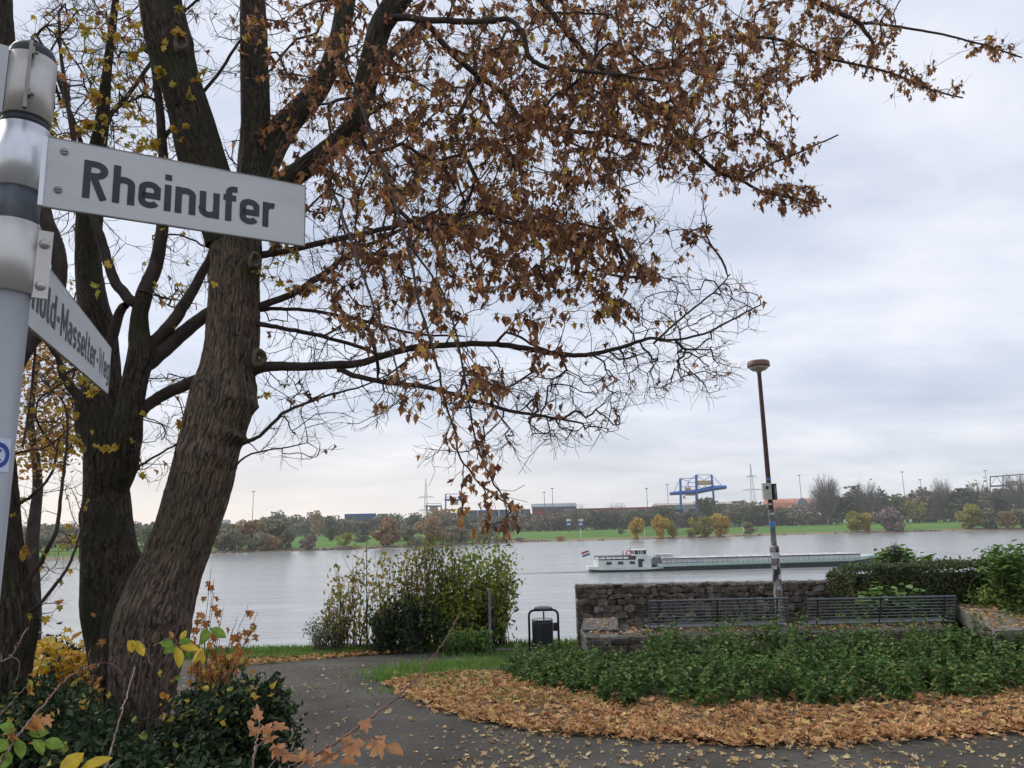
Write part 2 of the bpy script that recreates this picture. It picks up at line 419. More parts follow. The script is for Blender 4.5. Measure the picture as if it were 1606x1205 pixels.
soil = mat('bank_soil', (.05, .06, .02), (.09, .075, .04), scale=1.3, rough=.95, bump=.6, bscale=18)
m, t, b = nt('meadow'); N, L = t.nodes, t.links; b.inputs['Roughness'].default_value = .95; b.inputs['Specular IOR Level'].default_value = .1
g = N.new('ShaderNodeNewGeometry'); s = N.new('ShaderNodeSeparateXYZ'); L.new(g.outputs['Position'], s.inputs[0])
n = N.new('ShaderNodeTexNoise'); n.inputs['Scale'].default_value = .06; n.inputs['Detail'].default_value = 6; L.new(g.outputs['Position'], n.inputs[0])
n5 = N.new('ShaderNodeTexNoise'); n5.inputs['Scale'].default_value = .012; n5.inputs['Detail'].default_value = 6; L.new(g.outputs['Position'], n5.inputs[0])
ra = N.new('ShaderNodeMapRange'); ra.inputs['From Min'].default_value = -9.25; ra.inputs['From Max'].default_value = -8.3
ad = N.new('ShaderNodeMath'); ad.operation = 'MULTIPLY_ADD'; L.new(n.outputs['Fac'], ad.inputs[0]); ad.inputs[1].default_value = 1.6; L.new(s.outputs['Z'], ad.inputs[2])
sb = N.new('ShaderNodeMath'); sb.operation = 'SUBTRACT'; L.new(ad.outputs[0], sb.inputs[0]); sb.inputs[1].default_value = .8; L.new(sb.outputs[0], ra.inputs[0])
r = N.new('ShaderNodeValToRGB'); r.color_ramp.elements[0].color = rgb(.075, .17, .03); r.color_ramp.elements[1].color = rgb(.125, .22, .045); r.color_ramp.elements[0].position = .38; r.color_ramp.elements[1].position = .62; L.new(n5.outputs['Fac'], r.inputs[0])
mx = N.new('ShaderNodeMixRGB'); L.new(ra.outputs[0], mx.inputs[0]); mx.inputs[1].default_value = rgb(.27, .21, .14); L.new(r.outputs[0], mx.inputs[2]); L.new(mx.outputs[0], b.inputs['Base Color'])
MEADOW = m
mb = MB(); mb.add(V, f); mb.mi = mi; tag(mb.build('ground', [soil, MEADOW]), kind='structure')
# water
m, t, b = nt('river_water'); N, L = t.nodes, t.links
b.inputs['Base Color'].default_value = rgb(.13, .125, .10); b.inputs['Roughness'].default_value = .16; b.inputs['IOR'].default_value = 1.33; b.inputs['Specular IOR Level'].default_value = .5
g = N.new('ShaderNodeNewGeometry'); mp = N.new('ShaderNodeMapping'); mp.inputs['Scale'].default_value = (.10, .30, 1); mp.inputs['Rotation'].default_value = (0, 0, -.1); L.new(g.outputs['Position'], mp.inputs[0])
n1 = N.new('ShaderNodeTexNoise'); n1.inputs['Scale'].default_value = .55; n1.inputs['Detail'].default_value = 9; n1.inputs['Roughness'].default_value = .62; n1.inputs['Distortion'].default_value = .6; L.new(mp.outputs[0], n1.inputs[0])
n2 = N.new('ShaderNodeTexNoise'); n2.inputs['Scale'].default_value = 6; n2.inputs['Detail'].default_value = 5; L.new(mp.outputs[0], n2.inputs[0])
bp = N.new('ShaderNodeBump'); bp.inputs['Strength'].default_value = .6; bp.inputs['Distance'].default_value = .35; L.new(n1.outputs['Fac'], bp.inputs['Height'])
b2 = N.new('ShaderNodeBump'); b2.inputs['Strength'].default_value = .5; b2.inputs['Distance'].default_value = .05; L.new(n2.outputs['Fac'], b2.inputs['Height']); L.new(bp.outputs[0], b2.inputs['Normal']); L.new(b2.outputs[0], b.inputs['Normal'])
r = N.new('ShaderNodeValToRGB'); r.color_ramp.elements[0].position = .35; r.color_ramp.elements[1].position = .7; r.color_ramp.elements[0].color = rgb(.27, .28, .275); r.color_ramp.elements[1].color = rgb(.40, .41, .405)
L.new(n1.outputs['Fac'], r.inputs[0]); L.new(r.outputs[0], b.inputs['Base Color'])
mb = MB(); mb.add([(-2600, 24, WATER), (2600, 24, WATER), (2600, 700, WATER), (-2600, 700, WATER)], [(0, 1, 2, 3)]); tag(mb.build('river', m), kind='structure')
# ------------------------------------------------------------------ asphalt, beds
def sheet(name, poly, h, m, kind='structure', cell=.25, rough=0., keep=None, bump=0):
    poly = np.asarray(poly)[:, :2]; lo = poly.min(0); hi = poly.max(0)
    import bmesh
    bm = bmesh.new(); vs = [bm.verts.new((p[0], p[1], 0)) for p in poly]; bm.faces.new(vs)
    for ax in (0, 1):
        for c in np.arange(math.ceil(lo[ax]/cell)*cell, hi[ax], cell):
            nn = [0, 0, 0]; nn[ax] = 1; cc = [0, 0, 0]; cc[ax] = c
            bmesh.ops.bisect_plane(bm, geom=bm.verts[:]+bm.edges[:]+bm.faces[:], plane_co=cc, plane_no=nn)
    E = set(v for e_ in bm.edges if e_.is_boundary for v in e_.verts)
    for v in bm.verts:
        hh = h
        if bump: hh = h+(0 if v in E else bump*(.6+.9*mnoise.noise(Vector((v.co.x*1.1, v.co.y*1.1, 3)))))
        v.co.z = gz(v.co.x, v.co.y)+hh
    me = bpy.data.meshes.new(name); bm.to_mesh(me); bm.free()
    for p_ in me.polygons: p_.use_smooth = True
    return tag(link(name, me, m), kind=kind)
m, t, b = nt('asphalt'); N, L = t.nodes, t.links; b.inputs['Roughness'].default_value = .9; b.inputs['Specular IOR Level'].default_value = .15
tc = N.new('ShaderNodeTexCoord'); n = N.new('ShaderNodeTexNoise'); n.inputs['Scale'].default_value = .9; n.inputs['Detail'].default_value = 8; L.new(tc.outputs['Object'], n.inputs[0])
n2 = N.new('ShaderNodeTexNoise'); n2.inputs['Scale'].default_value = 160; n2.inputs['Detail'].default_value = 3; L.new(tc.outputs['Object'], n2.inputs[0])
r = N.new('ShaderNodeValToRGB'); r.color_ramp.elements[0].position = .35; r.color_ramp.elements[1].position = .68; r.color_ramp.elements[0].color = rgb(.058, .052, .045); r.color_ramp.elements[1].color = rgb(.098, .09, .079); L.new(n.outputs['Fac'], r.inputs[0])
r2 = N.new('ShaderNodeValToRGB'); r2.color_ramp.elements[0].position = .3; r2.color_ramp.elements[1].position = .75; r2.color_ramp.elements[0].color = rgb(.6, .6, .6); r2.color_ramp.elements[1].color = rgb(1.5, 1.5, 1.45); L.new(n2.outputs['Fac'], r2.inputs[0])
mx = N.new('ShaderNodeMixRGB'); mx.blend_type = 'MULTIPLY'; mx.inputs[0].default_value = 1; L.new(r.outputs[0], mx.inputs[1]); L.new(r2.outputs[0], mx.inputs[2]); L.new(mx.outputs[0], b.inputs['Base Color'])
bp = N.new('ShaderNodeBump'); bp.inputs['Strength'].default_value = .5; bp.inputs['Distance'].default_value = .006; L.new(n2.outputs['Fac'], bp.inputs['Height']); L.new(bp.outputs[0], b.inputs['Normal'])
ASPH = m
far_edge = [PG(x, y)[:2] for x, y in [(300, 1052), (345, 1047), (420, 1044), (470, 1040), (540, 1031), (640, 1024), (720, 1018), (800, 1014), (905, 1010)]]
left_edge = [(-2.2, -6), (-1.75, 2), (-1.45, 4.2), (-1.75, 6.2), (-2.6, 7.6), (-3.6, 8.6), (-6.5, 10.5), (-12, 12)]
apoly = [(x, y) for x, y in left_edge]+[(-14, 14.2), (-9, 14.4)]+[tuple(p) for p in far_edge]+[(3.5, 17.2), (14, 16.8), (14, 8.7), (14, -6)]
ASPHP = np.array(apoly)
sheet('path', apoly, .012, ASPH, cell=1.)
bed_px = [(612, 1066), (655, 1050), (740, 1040), (800, 1036), (900, 1030)]
low_px = [(1700, 1128), (1606, 1142), (1480, 1152), (1340, 1160), (1200, 1166), (1090, 1160), (980, 1153), (870, 1146), (760, 1128), (700, 1110), (655, 1092), (618, 1074)]
def wig(poly, a=.07):
    S = spline(np.array(poly), 5); S[1:-1] += rng.normal(0, a/2, (len(S)-2, 2)); return [tuple(p) for p in S]
bedp = wig([tuple(PG(x, y)[:2]) for x, y in bed_px])+[(14, 16.0), (14, 9.5)]+wig([tuple(PG(x, y)[:2]) for x, y in low_px])
BED = np.array(bedp)
bedsoil = mat('bed_soil', (.06, .045, .028), (.12, .085, .05), scale=5, rough=.95, bump=.8, bscale=40)
sheet('planting_soil', bedp, .022, bedsoil, cell=.3, bump=.04)
print('bed', BED.min(0), BED.max(0))
# ------------------------------------------------------------------ far bank vegetation
def H(px, py, Y): return P(px, py, Y)[2]
FL = {}
FL['willow'] = leafmat('willow_leaves', [(0, (0.156, 0.169, 0.104)), (.5, (0.234, 0.234, 0.137)), (1, (0.312, 0.286, 0.182))], trans=.3, nscale=.25, vary=.3)
FL['green'] = leafmat('green_tree_leaves', [(0, (0.104, 0.130, 0.065)), (.6, (0.163, 0.182, 0.085)), (1, (0.234, 0.221, 0.104))], trans=.3, nscale=.2, vary=.35)
FL['dark'] = leafmat('dark_green_leaves', [(0, (0.091, 0.111, 0.072)), (.6, (0.130, 0.143, 0.085)), (1, (0.195, 0.156, 0.104))], trans=.3, nscale=.2, vary=.35)  # darker green of some trees, picked per card
FL['yellow'] = leafmat('yellow_poplar_leaves', [(0, (0.429, 0.286, 0.046)), (.6, (0.600, 0.429, 0.065)), (1, (0.390, 0.338, 0.065))], trans=.35, nscale=.4, vary=.3)
FL['lime'] = leafmat('yellow_green_leaves', [(0, (0.260, 0.260, 0.065)), (.6, (0.390, 0.338, 0.065)), (1, (0.208, 0.234, 0.065))], trans=.35, nscale=.4, vary=.3)
FL['orange'] = leafmat('orange_brown_leaves', [(0, (0.338, 0.221, 0.117)), (.6, (0.416, 0.260, 0.130)), (1, (0.260, 0.195, 0.117))], trans=.3, nscale=.3, vary=.3)
FL['brown'] = leafmat('brown_twig_haze', [(0, (0.221, 0.163, 0.130)), (.6, (0.273, 0.215, 0.169)), (1, (0.182, 0.156, 0.130))], trans=.05, nscale=.3, vary=.3)
FL['purple'] = leafmat('purple_brown_twigs', [(0, (0.247, 0.182, 0.169)), (.6, (0.299, 0.234, 0.208)), (1, (0.208, 0.163, 0.150))], trans=.05, nscale=.3, vary=.3)
BR = 1.35
FTW = mat('far_tree_wood', (.17, .145, .12), (.23, .20, .17), scale=1)
CARD = [card()]
def crown_cards(mb, base, h, wd, n, size, low=.12, top=.5, seed=0, lump=.3):
    """leaf clumps spread through an uneven crown"""
    R = np.random.default_rng(seed)
    nb = max(5, int(9*wd/max(h, 1)+5)); B = []
    for _ in range(nb):
        u = R.uniform(low+.12, .92); prof = math.sin(PI*min(1, max(0, (u-low*.5)/(1.08-low*.5))))**.6
        a = R.uniform(0, 2*PI); q = R.uniform(.2, .85)*wd/2*prof
        B.append((q*math.cos(a), q*math.sin(a), u*h, R.uniform(.2, .36)*wd*(.6+.4*prof), R.uniform(.13, .24)*h))
    k = R.integers(0, nb, n); B = np.array(B)[k]
    d = R.normal(0, 1, (n, 3)); d /= np.linalg.norm(d, axis=1)[:, None]; rr = R.uniform(.25, 1, n)**.5
    p = B[:, :3]+d*rr[:, None]*np.stack([B[:, 3], B[:, 3], B[:, 4]], 1)
    p[:, 2] = np.clip(p[:, 2], low*h*.5+.1, h*1.02)
    leaves(mb, p+np.array(base), R.uniform(.6, 1.3, n)*size, CARD, 'any')
def bare_sticks(mb, base, h, wd, seed, n=150, th=.09, spread=1.):
    R = random.Random(seed); base = np.array(base, float)
    mb.tube([base, base+[0, 0, h*.35], base+[R.uniform(-.3, .3), 0, h*.55]], [h*.02, h*.014, h*.01], 5)
    for i in range(n):
        u = R.uniform(.12, .6); a = R.uniform(0, 2*PI); q = R.uniform(.15, 1)**.6*wd/2*spread
        s = base+[0, 0, h*u*.8]; prof = math.sqrt(max(.02, 1-(q/(wd/2+.01))**2))
        ez = h*(u*.35+(1-u*.35)*R.uniform(.5, 1)*(.35+.65*prof))
        e_ = base+np.array([q*math.cos(a), q*math.sin(a), max(ez, h*.2)]); md = s*.45+e_*.55+np.array([R.uniform(-.3, .3), R.uniform(-.3, .3), -h*.03])
        mb.tube([s, md, e_], [th*1.6, th, th*.35], 3, cap=False)
        for _ in range(3):
            m2 = md+(e_-md)*R.uniform(0, .9); mb.tube([m2, m2+np.array([R.gauss(0, wd*.07), R.gauss(0, wd*.07), R.uniform(.02, .09)*h])], [th*.5, th*.25], 3, cap=False)
def ftree(px, top, wpx, Y, kind, label, n=380, base=None, name='far_tree', bare=0, low=.05, group='trees and willows along the far bank', cat='tree'):
    b_ = FG(px, Y); zc = depth(b_); h = P(px, top, Y)[2]-b_[2]; wd = wpx/F*zc*(1.2 if bare > 150 else 1.08)
    root = thing(name, label, cat, b_, group)
    s = int(px*7+Y); R = random.Random(s)
    mb = MB()
    if bare: bare_sticks(mb, b_, h, wd, s, n=bare, th=.05+.0022*h)
    else:
        for q in range(3):
            a = R.uniform(0, 6); mb.tube([b_-[0, 0, .3], b_+np.array([math.cos(a)*wd*.12, math.sin(a)*wd*.12, h*.3]), b_+np.array([math.cos(a)*wd*.25, math.sin(a)*wd*.25, h*.75])], [h*.03, h*.02, h*.008], 5)
    mb.build('trunk', FTW, root)
    if n:
        c = MB(); crown_cards(c, b_, h, wd, int(n*2.2), max(.5, min(h, wd)*.085), low=low, seed=s); c.build('crown', FL[kind], root)
    return root
YS = lambda px, d: Ys(P(px, 826-.023*(px-803), 450)[0])+d
def shoreY(px, d=16):
    Y = 400.
    for _ in range(12): Y = Ys(P(px, 830, Y)[0])+d
    return Y
FR = [  # px, top, width px, offset behind the waterline, kind, label, n, low
 (64, 834, 44, 25, 'willow', 'grey-green willow low behind the leftmost dark trunk, far bank', 500),
 (108, 838, 40, 14, 'orange', 'ochre willow on the far bank under the small red roof', 450),
 (232, 828, 30, 40, 'green', 'far green tree seen through the fork of the big trunk', 350),
 (362, 824, 38, 16, 'willow', 'olive willow on the far shore nearest the big trunk', 520),
 (392, 818, 36, 22, 'orange', 'tall rust-topped willow in the left willow clump', 420),
 (410, 836, 52, 12, 'willow', 'wide grey willow hanging over the far waterline', 620),
 (432, 815, 44, 26, 'willow', 'tallest olive willow of the left clump on the far shore', 560),
 (450, 832, 24, 12, 'green', 'narrow green willow ending the left clump', 380),
 (345, 832, 36, 20, 'willow', 'rounded grey willow half behind the big trunk, far shore', 420),
 (378, 838, 34, 10, 'green', 'low green willow in front of the left willow clump', 380),
 (423, 840, 30, 9, 'orange', 'ochre low willow in front of the left willow clump', 360),
 (566, 840, 26, 60, 'dark', 'dark low shrub right of the yellow and green bush', 300),
 (655, 842, 30, 12, 'willow', 'low olive willow right of the rust-orange willow', 360),
 (700, 836, 34, 30, 'orange', 'ochre willow between the thicket shoots and the pylon willow', 400),
 (476, 846, 12, 18, 'brown', 'small brown bush left of the beige waterside bush', 120),
 (487, 840, 24, 6, 'brown', 'beige twiggy bush standing at the water edge', 420),
 (519, 826, 18, 120, 'green', 'slim dark green tree on the meadow edge left of the yellow bush', 320),
 (541, 837, 26, 22, 'lime', 'round yellow and green bush alone on the meadow', 380),
 (545, 857, 34, 4, 'brown', 'low brown scrub on the sand under the yellow bush', 260),
 (609, 813, 40, 14, 'orange', 'big rust-orange willow left of the near riverside bush', 700),
 (640, 828, 26, 20, 'willow', 'pale willow beside the rust-orange willow', 380),
 (676, 812, 42, 18, 'orange', 'brown willow under the left pylon', 600),
 (716, 826, 46, 14, 'willow', 'olive willow behind the hanging branch', 560),
 (756, 830, 44, 12, 'willow', 'willow right of the hanging branch at the waterline', 560),
 (786, 842, 30, 8, 'brown', 'low brown bush where the sandy strip begins', 300),
 (813, 843, 16, 12, 'purple', 'tiny grey bush right of the near riverside bush', 120),
 (878, 841, 14, 6, 'orange', 'tiny tan bush on the sand under the blue river signs', 120),
 (974, 830, 10, 70, 'dark', 'small dark shrub alone on the meadow', 110),
 (997, 812, 22, 4, 'yellow', 'single yellow poplar left of the twin yellow trees', 520),
 (1037, 808, 24, 4, 'yellow', 'taller left tree of the twin yellow trees', 560),
 (1055, 814, 18, 6, 'lime', 'smaller right tree of the twin yellow trees', 420),
 (1088, 813, 22, 4, 'lime', 'leftmost tree of the yellow trio', 460),
 (1106, 810, 24, 5, 'lime', 'middle tree of the yellow trio', 500),
 (1128, 807, 26, 4, 'yellow', 'rightmost tree of the yellow trio', 560),
 (1175, 817, 20, 5, 'willow', 'small grey-green willow left of the lamp post', 400),
 (1339, 803, 26, 8, 'lime', 'round green tree left half of a pair right of the lamp', 520),
 (1358, 801, 22, 10, 'yellow', 'yellow tree right half of a pair right of the lamp', 480),
 (1395, 797, 42, 10, 'purple', 'bare purple-brown bush on the far shore', 420),
 (1522, 791, 32, 14, 'lime', 'tall yellow-orange tree on the right shore', 620),
 (1549, 799, 28, 12, 'willow', 'grey willow beside the tall yellow-orange tree', 480),
 (1575, 803, 30, 12, 'orange', 'rusty bush row second from the right frame edge', 460),
 (1601, 800, 30, 14, 'willow', 'last pale willow by the right frame edge', 460)]
for px, top, wd_, off, kind, lab, n_ in FR:
    ftree(px, top, wd_, shoreY(px, off), kind, lab, n=int(n_*1.2), low=.02, group='trees and bushes on the far shore')
BK = [  # on the back edge of the meadow (Y about 760)
 (1112, 783, 40, 'dark', 330, 0, 'dark tree in front of the pale terminal roof'), (1040, 795, 44, 'dark', 300, 0, 'low dark tree left of the blue gantry crane'),
 (905, 784, 34, 'brown', 0, 200, 'bare brown tree above the brown containers, left'), (968, 783, 40, 'brown', 0, 230, 'bare brown tree above the brown containers, right'),
 (1165, 787, 44, 'brown', 260, 50, 'brown tree right of the blue gantry crane'),
 (1298, 738, 46, 'brown', 0, 520, 'tall bare tree with fine pale twigs, left of the three tall ones'), (1340, 765, 40, 'dark', 360, 40, 'dark full tree between the two tallest bare trees'),
 (1362, 746, 44, 'brown', 0, 300, 'tall sparse bare tree carrying a dark nest'), (1385, 764, 26, 'dark', 300, 20, 'narrow dark tree right of the nest tree'),
 (1408, 775, 40, 'green', 330, 20, 'olive tree beside the narrow dark tree'), (1432, 786, 36, 'lime', 300, 0, 'yellowish-green tree at the wood edge'),
 (1448, 766, 44, 'brown', 260, 70, 'brown thinning tree in front of the leaning mast'), (1482, 744, 36, 'brown', 0, 400, 'tall bare fan-shaped tree, right of the three tall ones'),
 (1512, 768, 46, 'dark', 360, 30, 'dark tree left of the right-hand crane'), (1538, 748, 40, 'brown', 20, 330, 'tall brown bare tree touching the right-hand crane'),
 (1572, 765, 50, 'dark', 380, 30, 'dark tree under the right-hand crane'), (1600, 735, 44, 'brown', 0, 330, 'bare tree rising behind the right-hand crane'),
 (1255, 792, 40, 'purple', 260, 30, 'purple-brown thicket in front of the red arched hall'), (1192, 788, 34, 'green', 260, 0, 'green tree in front of the hall, behind the lamp post'),
 (688, 800, 40, 'orange', 300, 0, 'russet tree in front of the dark containers'), (594, 812, 26, 'dark', 260, 0, 'dark tree under the far dark block'), (500, 800, 24, 'orange', 260, 30, 'ochre treetop above the left far wood')]
for px, top, wd_, kind, n_, bare, lab in BK:
    ftree(px, top, wd_, 770+(px*13 % 50), kind, lab, n=n_, bare=bare, low=.05, group='trees along the back of the meadow')
nest = MB(); q = P(1366, 752, 790)
for i in range(50):
    a = rng.normal(0, .5, 3); nest.tube([q+a, q-a*.8+rng.normal(0, .2, 3)], [.06, .06], 3)
tag(nest.build('bird_nest', FTW), 'dark round bird nest high in the sparse bare tree', 'nest')
# the unbroken wood behind them
prof = [(-120, 828), (0, 826), (60, 822), (130, 826), (215, 822), (340, 822), (400, 812), (450, 803), (470, 806), (540, 810), (600, 810), (650, 806), (740, 808), (820, 806), (900, 803), (1000, 800), (1060, 800), (1120, 794), (1200, 796), (1260, 800), (1300, 780), (1400, 778), (1500, 772), (1606, 768), (1750, 762)]
mbs = {k: MB() for k in ('dark', 'green', 'brown')}
px = -100.
K = 0
while px < 1740:
    top = np.interp(px, *zip(*prof))+rng.uniform(-3, 7); Y = rng.uniform(790, 860)*(1 if px > 330 else .8); b_ = FG(px, Y); h = P(px, top, Y)[2]-b_[2]
    k = 'dark' if rng.random() < .42 else ('green' if rng.random() < .4 else 'brown')
    crown_cards(mbs[k], b_, h, rng.uniform(16, 28), 420, 1.7, low=0., seed=K); K += 1; px += rng.uniform(5, 9)
wd_mats = ['dark', 'green', 'brown']; W_ = MB()
for i, k in enumerate(wd_mats):
    for v_ in mbs[k].v: pass
    off = W_.n; W_.v += mbs[k].v; W_.f += [tuple(a+off for a in q) for q in mbs[k].f]; W_.mi += [i]*len(mbs[k].f); W_.n += mbs[k].n
tag(W_.build('far_wood', [FL[k] for k in wd_mats]), 'mixed autumn wood closing off the far meadow', 'wood', kind='stuff')
mbs = MB()
for px in np.arange(-60, 1700, 6.):
    Y = shoreY(px, 0); 
    if rng.random() < .35:
        for _ in range(12):
            d_ = rng.uniform(1, 7); x = P(px, 830, Y)[0]+rng.uniform(-2, 2); leaves(mbs, [(x, Ys(x)+d_, fz(x, Ys(x)+d_)+.2)], rng.uniform(.5, 1.3), CARD, 'any')
tag(mbs.build('shore_scrub', FL['brown']), 'low brown scrub dotted along the far sandy shore', 'scrub', kind='stuff')
# ------------------------------------------------------------------ far structures
steelg = mat('galvanised_steel', (.26, .28, .28), (.34, .36, .36), scale=1, rough=.6)
def bar(mb, a, b_, t_): mb.tube([a, b_], [t_, t_], 4)
def pylon(px, top, Y, label, arms=(.55, .75, .90), wpx=8):
    b_ = FG(px, Y); h = P(px, top, Y)[2]-b_[2]; s = wpx/F*Y/2; root = thing('power_pylon', label, 'pylon', b_, 'power pylons beyond the far wood')
    mb = MB(); lv = [0, .14, .27, .39, .50, .60, .69, .77, .84, .9, .95, 1.]
    wdt = lambda u: s*(1-u)**1.0+.25
    C = lambda u, i, j: b_+np.array([i*wdt(u), j*wdt(u), u*h])
    cs = [(-1, -1), (1, -1), (1, 1), (-1, 1)]
    for k in range(len(lv)-1):
        for q in range(4):
            c0, c1 = cs[q], cs[(q+1) % 4]
            bar(mb, C(lv[k], *c0), C(lv[k+1], *c0), .13); bar(mb, C(lv[k], *c0), C(lv[k+1], *c1), .06); bar(mb, C(lv[k], *c1), C(lv[k+1], *c0), .06)
    mb.build('lattice_tower', steelg, root)
    for k, u in enumerate(arms):
        am = MB(); Lh = s*(2.6 if k == 0 else 2.9 if k == 1 else 1.6)
        for sg in (-1, 1):
            bar(am, C(u, 0, 0), b_+np.array([sg*Lh, 0, u*h]), .3); bar(am, b_+np.array([0, 0, u*h+1.6]), b_+np.array([sg*Lh, 0, u*h]), .14)
            for e_ in (.55, 1): bar(am, b_+np.array([sg*Lh*e_, 0, u*h]), b_+np.array([sg*Lh*e_, 0, u*h-2.2]), .14)
        am.build('cross_arm', steelg, root)
    return b_, h, s
p1 = pylon(668, 751, 900, 'lattice power pylon left, by the small gantry cranes', (.42, .66), 8)
p2 = pylon(1184, 728, 900, 'lattice power pylon right, beside the lamp post top box', (.36, .58, .80), 10)
wires = MB()
for (u1, u2) in ((.42, .36), (.66, .58)):
    for sg in (-1, 1):
        a = p1[0]+np.array([sg*p1[2]*2.6, 0, u1*p1[1]-2]); c = p2[0]+np.array([sg*p2[2]*2.7, 0, u2*p2[1]-2]); S = []
        for q in range(25): uu = q/24; S.append(a*(1-uu)+c*uu-np.array([0, 0, 22*4*uu*(1-uu)*.5]))
        wires.tube(S, .05, 3)
tag(wires.build('power_lines', steelg), 'thin overhead power lines strung between the two pylons', 'power line')
mastd = mat('mast_grey', (.2, .21, .22), rough=.6)
for px, top, lab in [(395, 771, 'floodlight mast on its own left over the far wood'), (855, 772, 'shorter left mast of the close pair above the containers'), (868, 766, 'taller right mast of the close pair above the containers'), (1017, 766, 'floodlight mast left of the blue gantry crane'), (1050, 760, 'floodlight mast just left of the blue crane jib'), (1260, 745, 'floodlight mast right of the lamp post, above the arched hall'), (1423, 740, 'tallest floodlight mast between bare trees on the right'), (1450, 752, 'slim mast right of the tallest floodlight mast'), (1555, 738, 'mast tip showing left of the right-hand crane')]:
    b_ = FG(px, 930); h = P(px, top, 930)[2]-b_[2]; root = thing('floodlight_mast', lab, 'light mast', b_, 'floodlight masts of the container terminal')
    mb = MB(); mb.tube([b_, b_+[0, 0, h]], [.55, .3], 6); mb.build('mast', mastd, root)
    mb = MB(); mb.lathe(b_+np.array([0, 0, h-.8]), [(.4, 0), (2.0, .3), (2.0, .9), (.4, 1.1)], 10); mb.build('lamp_ring', mastd, root)
# container stacks
cc = {'blue': (.03, .08, .26), 'brown': (.16, .06, .045), 'grey': (.22, .24, .27), 'red': (.35, .05, .035), 'slate': (.07, .085, .12)}
cm = {k: mat('container_'+k, v, tuple(a*1.25 for a in v), scale=.3, rough=.55) for k, v in cc.items()}
cmesh = {}
def container_mesh(k):
    if k in cmesh: return cmesh[k]
    mb = MB(); L_, Wd, Hh = 12.2, 2.44, 2.6
    n = 40; pr = []                       # corrugated long sides
    for i in range(n+1): pr.append((-L_/2+L_*i/n, .06*(1 if (i//2) % 2 else -1)))
    v = []; f = []
    for (x, d_) in pr: v += [(x, -Wd/2-d_, .12), (x, -Wd/2-d_, Hh-.12), (x, Wd/2+d_, .12), (x, Wd/2+d_, Hh-.12)]
    for i in range(n): a = i*4; f += [(a, a+4, a+5, a+1), (a+2, a+3, a+7, a+6), (a+1, a+5, a+7, a+3)]
    mb.add(v, f)
    for y in (-1, 1):
        for z in (.07, Hh-.07): mb.box((0, y*(Wd/2-.02), z), (L_, .22, .16))
        for x in (-1, 1): mb.box((x*(L_/2-.08), y*(Wd/2-.02), Hh/2), (.2, .26, Hh-.3))
    for x in (-1, 1): mb.box((x*(L_/2-.1), 0, Hh/2), (.08, Wd-.2, Hh-.3))
    o = mb.build('shipping_container', cm[k], world=False); cmesh[k] = o.data; bpy.data.objects.remove(o); return cmesh[k]
def containers(px0, px1, top, levels, pal, Y=905, rows=1):
    a = FG(px0, Y); b_ = FG(px1, Y); zt = P((px0+px1)/2, top, Y)[2]; n = max(1, int(round((b_[0]-a[0])/12.6)))
    for c in range(n):
        for l in range(levels):
            if l == 0 and levels > 2 and rng.random() < .12: continue
            k = pal[int(rng.integers(0, len(pal)))]
            o = bpy.data.objects.new('shipping_container', container_mesh(k)); COL.objects.link(o)
            o.location = (a[0]+(c+.5)*12.6, Y+rng.uniform(-.2, .2), zt-2.62*(l+1))
            tag(o, f'{k} shipping container stacked in the terminal beyond the far wood', 'container', 'shipping containers stacked beyond the far wood')
containers(540, 583, 806, 5, ['blue', 'slate', 'blue'])
containers(592, 613, 806, 5, ['slate', 'brown'])
containers(683, 700, 803, 4, ['slate', 'brown', 'brown'])
containers(700, 835, 800, 5, ['slate', 'brown', 'slate', 'blue'])
containers(836, 1050, 797, 4, ['brown', 'slate', 'brown', 'grey', 'red'])
containers(1150, 1180, 786, 5, ['slate', 'blue'])
roofc = mat('terminal_roof', (.42, .34, .28), (.5, .42, .36), scale=.05, rough=.7); wallc = mat('terminal_wall', (.3, .32, .34), (.36, .37, .38), scale=.05, rough=.7)
greyroof = mat('grey_roof_sheet', (.2, .23, .27), (.25, .28, .32), scale=.05)
winm = mat('dark_window_glass', (.03, .035, .04), (.05, .055, .06), scale=1, rough=.15)
def hall(px0, px1, top, eave, label, mw, mr, Y=900, dep=40, gable=True, name='warehouse'):
    a = FG(px0, Y); b_ = FG(px1, Y); zt = H((px0+px1)/2, top, Y); ze = H((px0+px1)/2, eave, Y); z0 = a[2]
    root = thing(name, label, 'building', (a+b_)/2); mb = MB(); cx = (a[0]+b_[0])/2; Lx = b_[0]-a[0]
    mb.box((cx, Y+dep/2, (z0+ze)/2), (Lx, dep, ze-z0)); mb.build('wall', mw, root)
    mb = MB(); v = [(a[0]-1, Y-1, ze+.05), (b_[0]+1, Y-1, ze+.05), (b_[0]+1, Y+dep+1, ze+.05), (a[0]-1, Y+dep+1, ze+.05), (a[0]-1, Y+dep/2, zt), (b_[0]+1, Y+dep/2, zt)]
    mb.add(v, [(0, 1, 5, 4), (3, 4, 5, 2), (0, 4, 3), (1, 2, 5), (0, 3, 2, 1)]); mb.build('roof', mr, root)
    n = max(2, int(Lx/14))
    for i in range(n):
        mb = MB(); mb.box((a[0]+(i+.5)*Lx/n, Y-.05, z0+(ze-z0)*.72), (Lx/n*.6, .2, (ze-z0)*.16)); mb.build('window', winm, root)
    return root
hall(1036, 1180, 787, 791, 'long pale terminal hall with beige roof below the blue crane', wallc, roofc, dep=50)
hall(836, 905, 789, 795, 'flat grey-roofed hall behind the brown containers', cm['slate'], greyroof, Y=960)
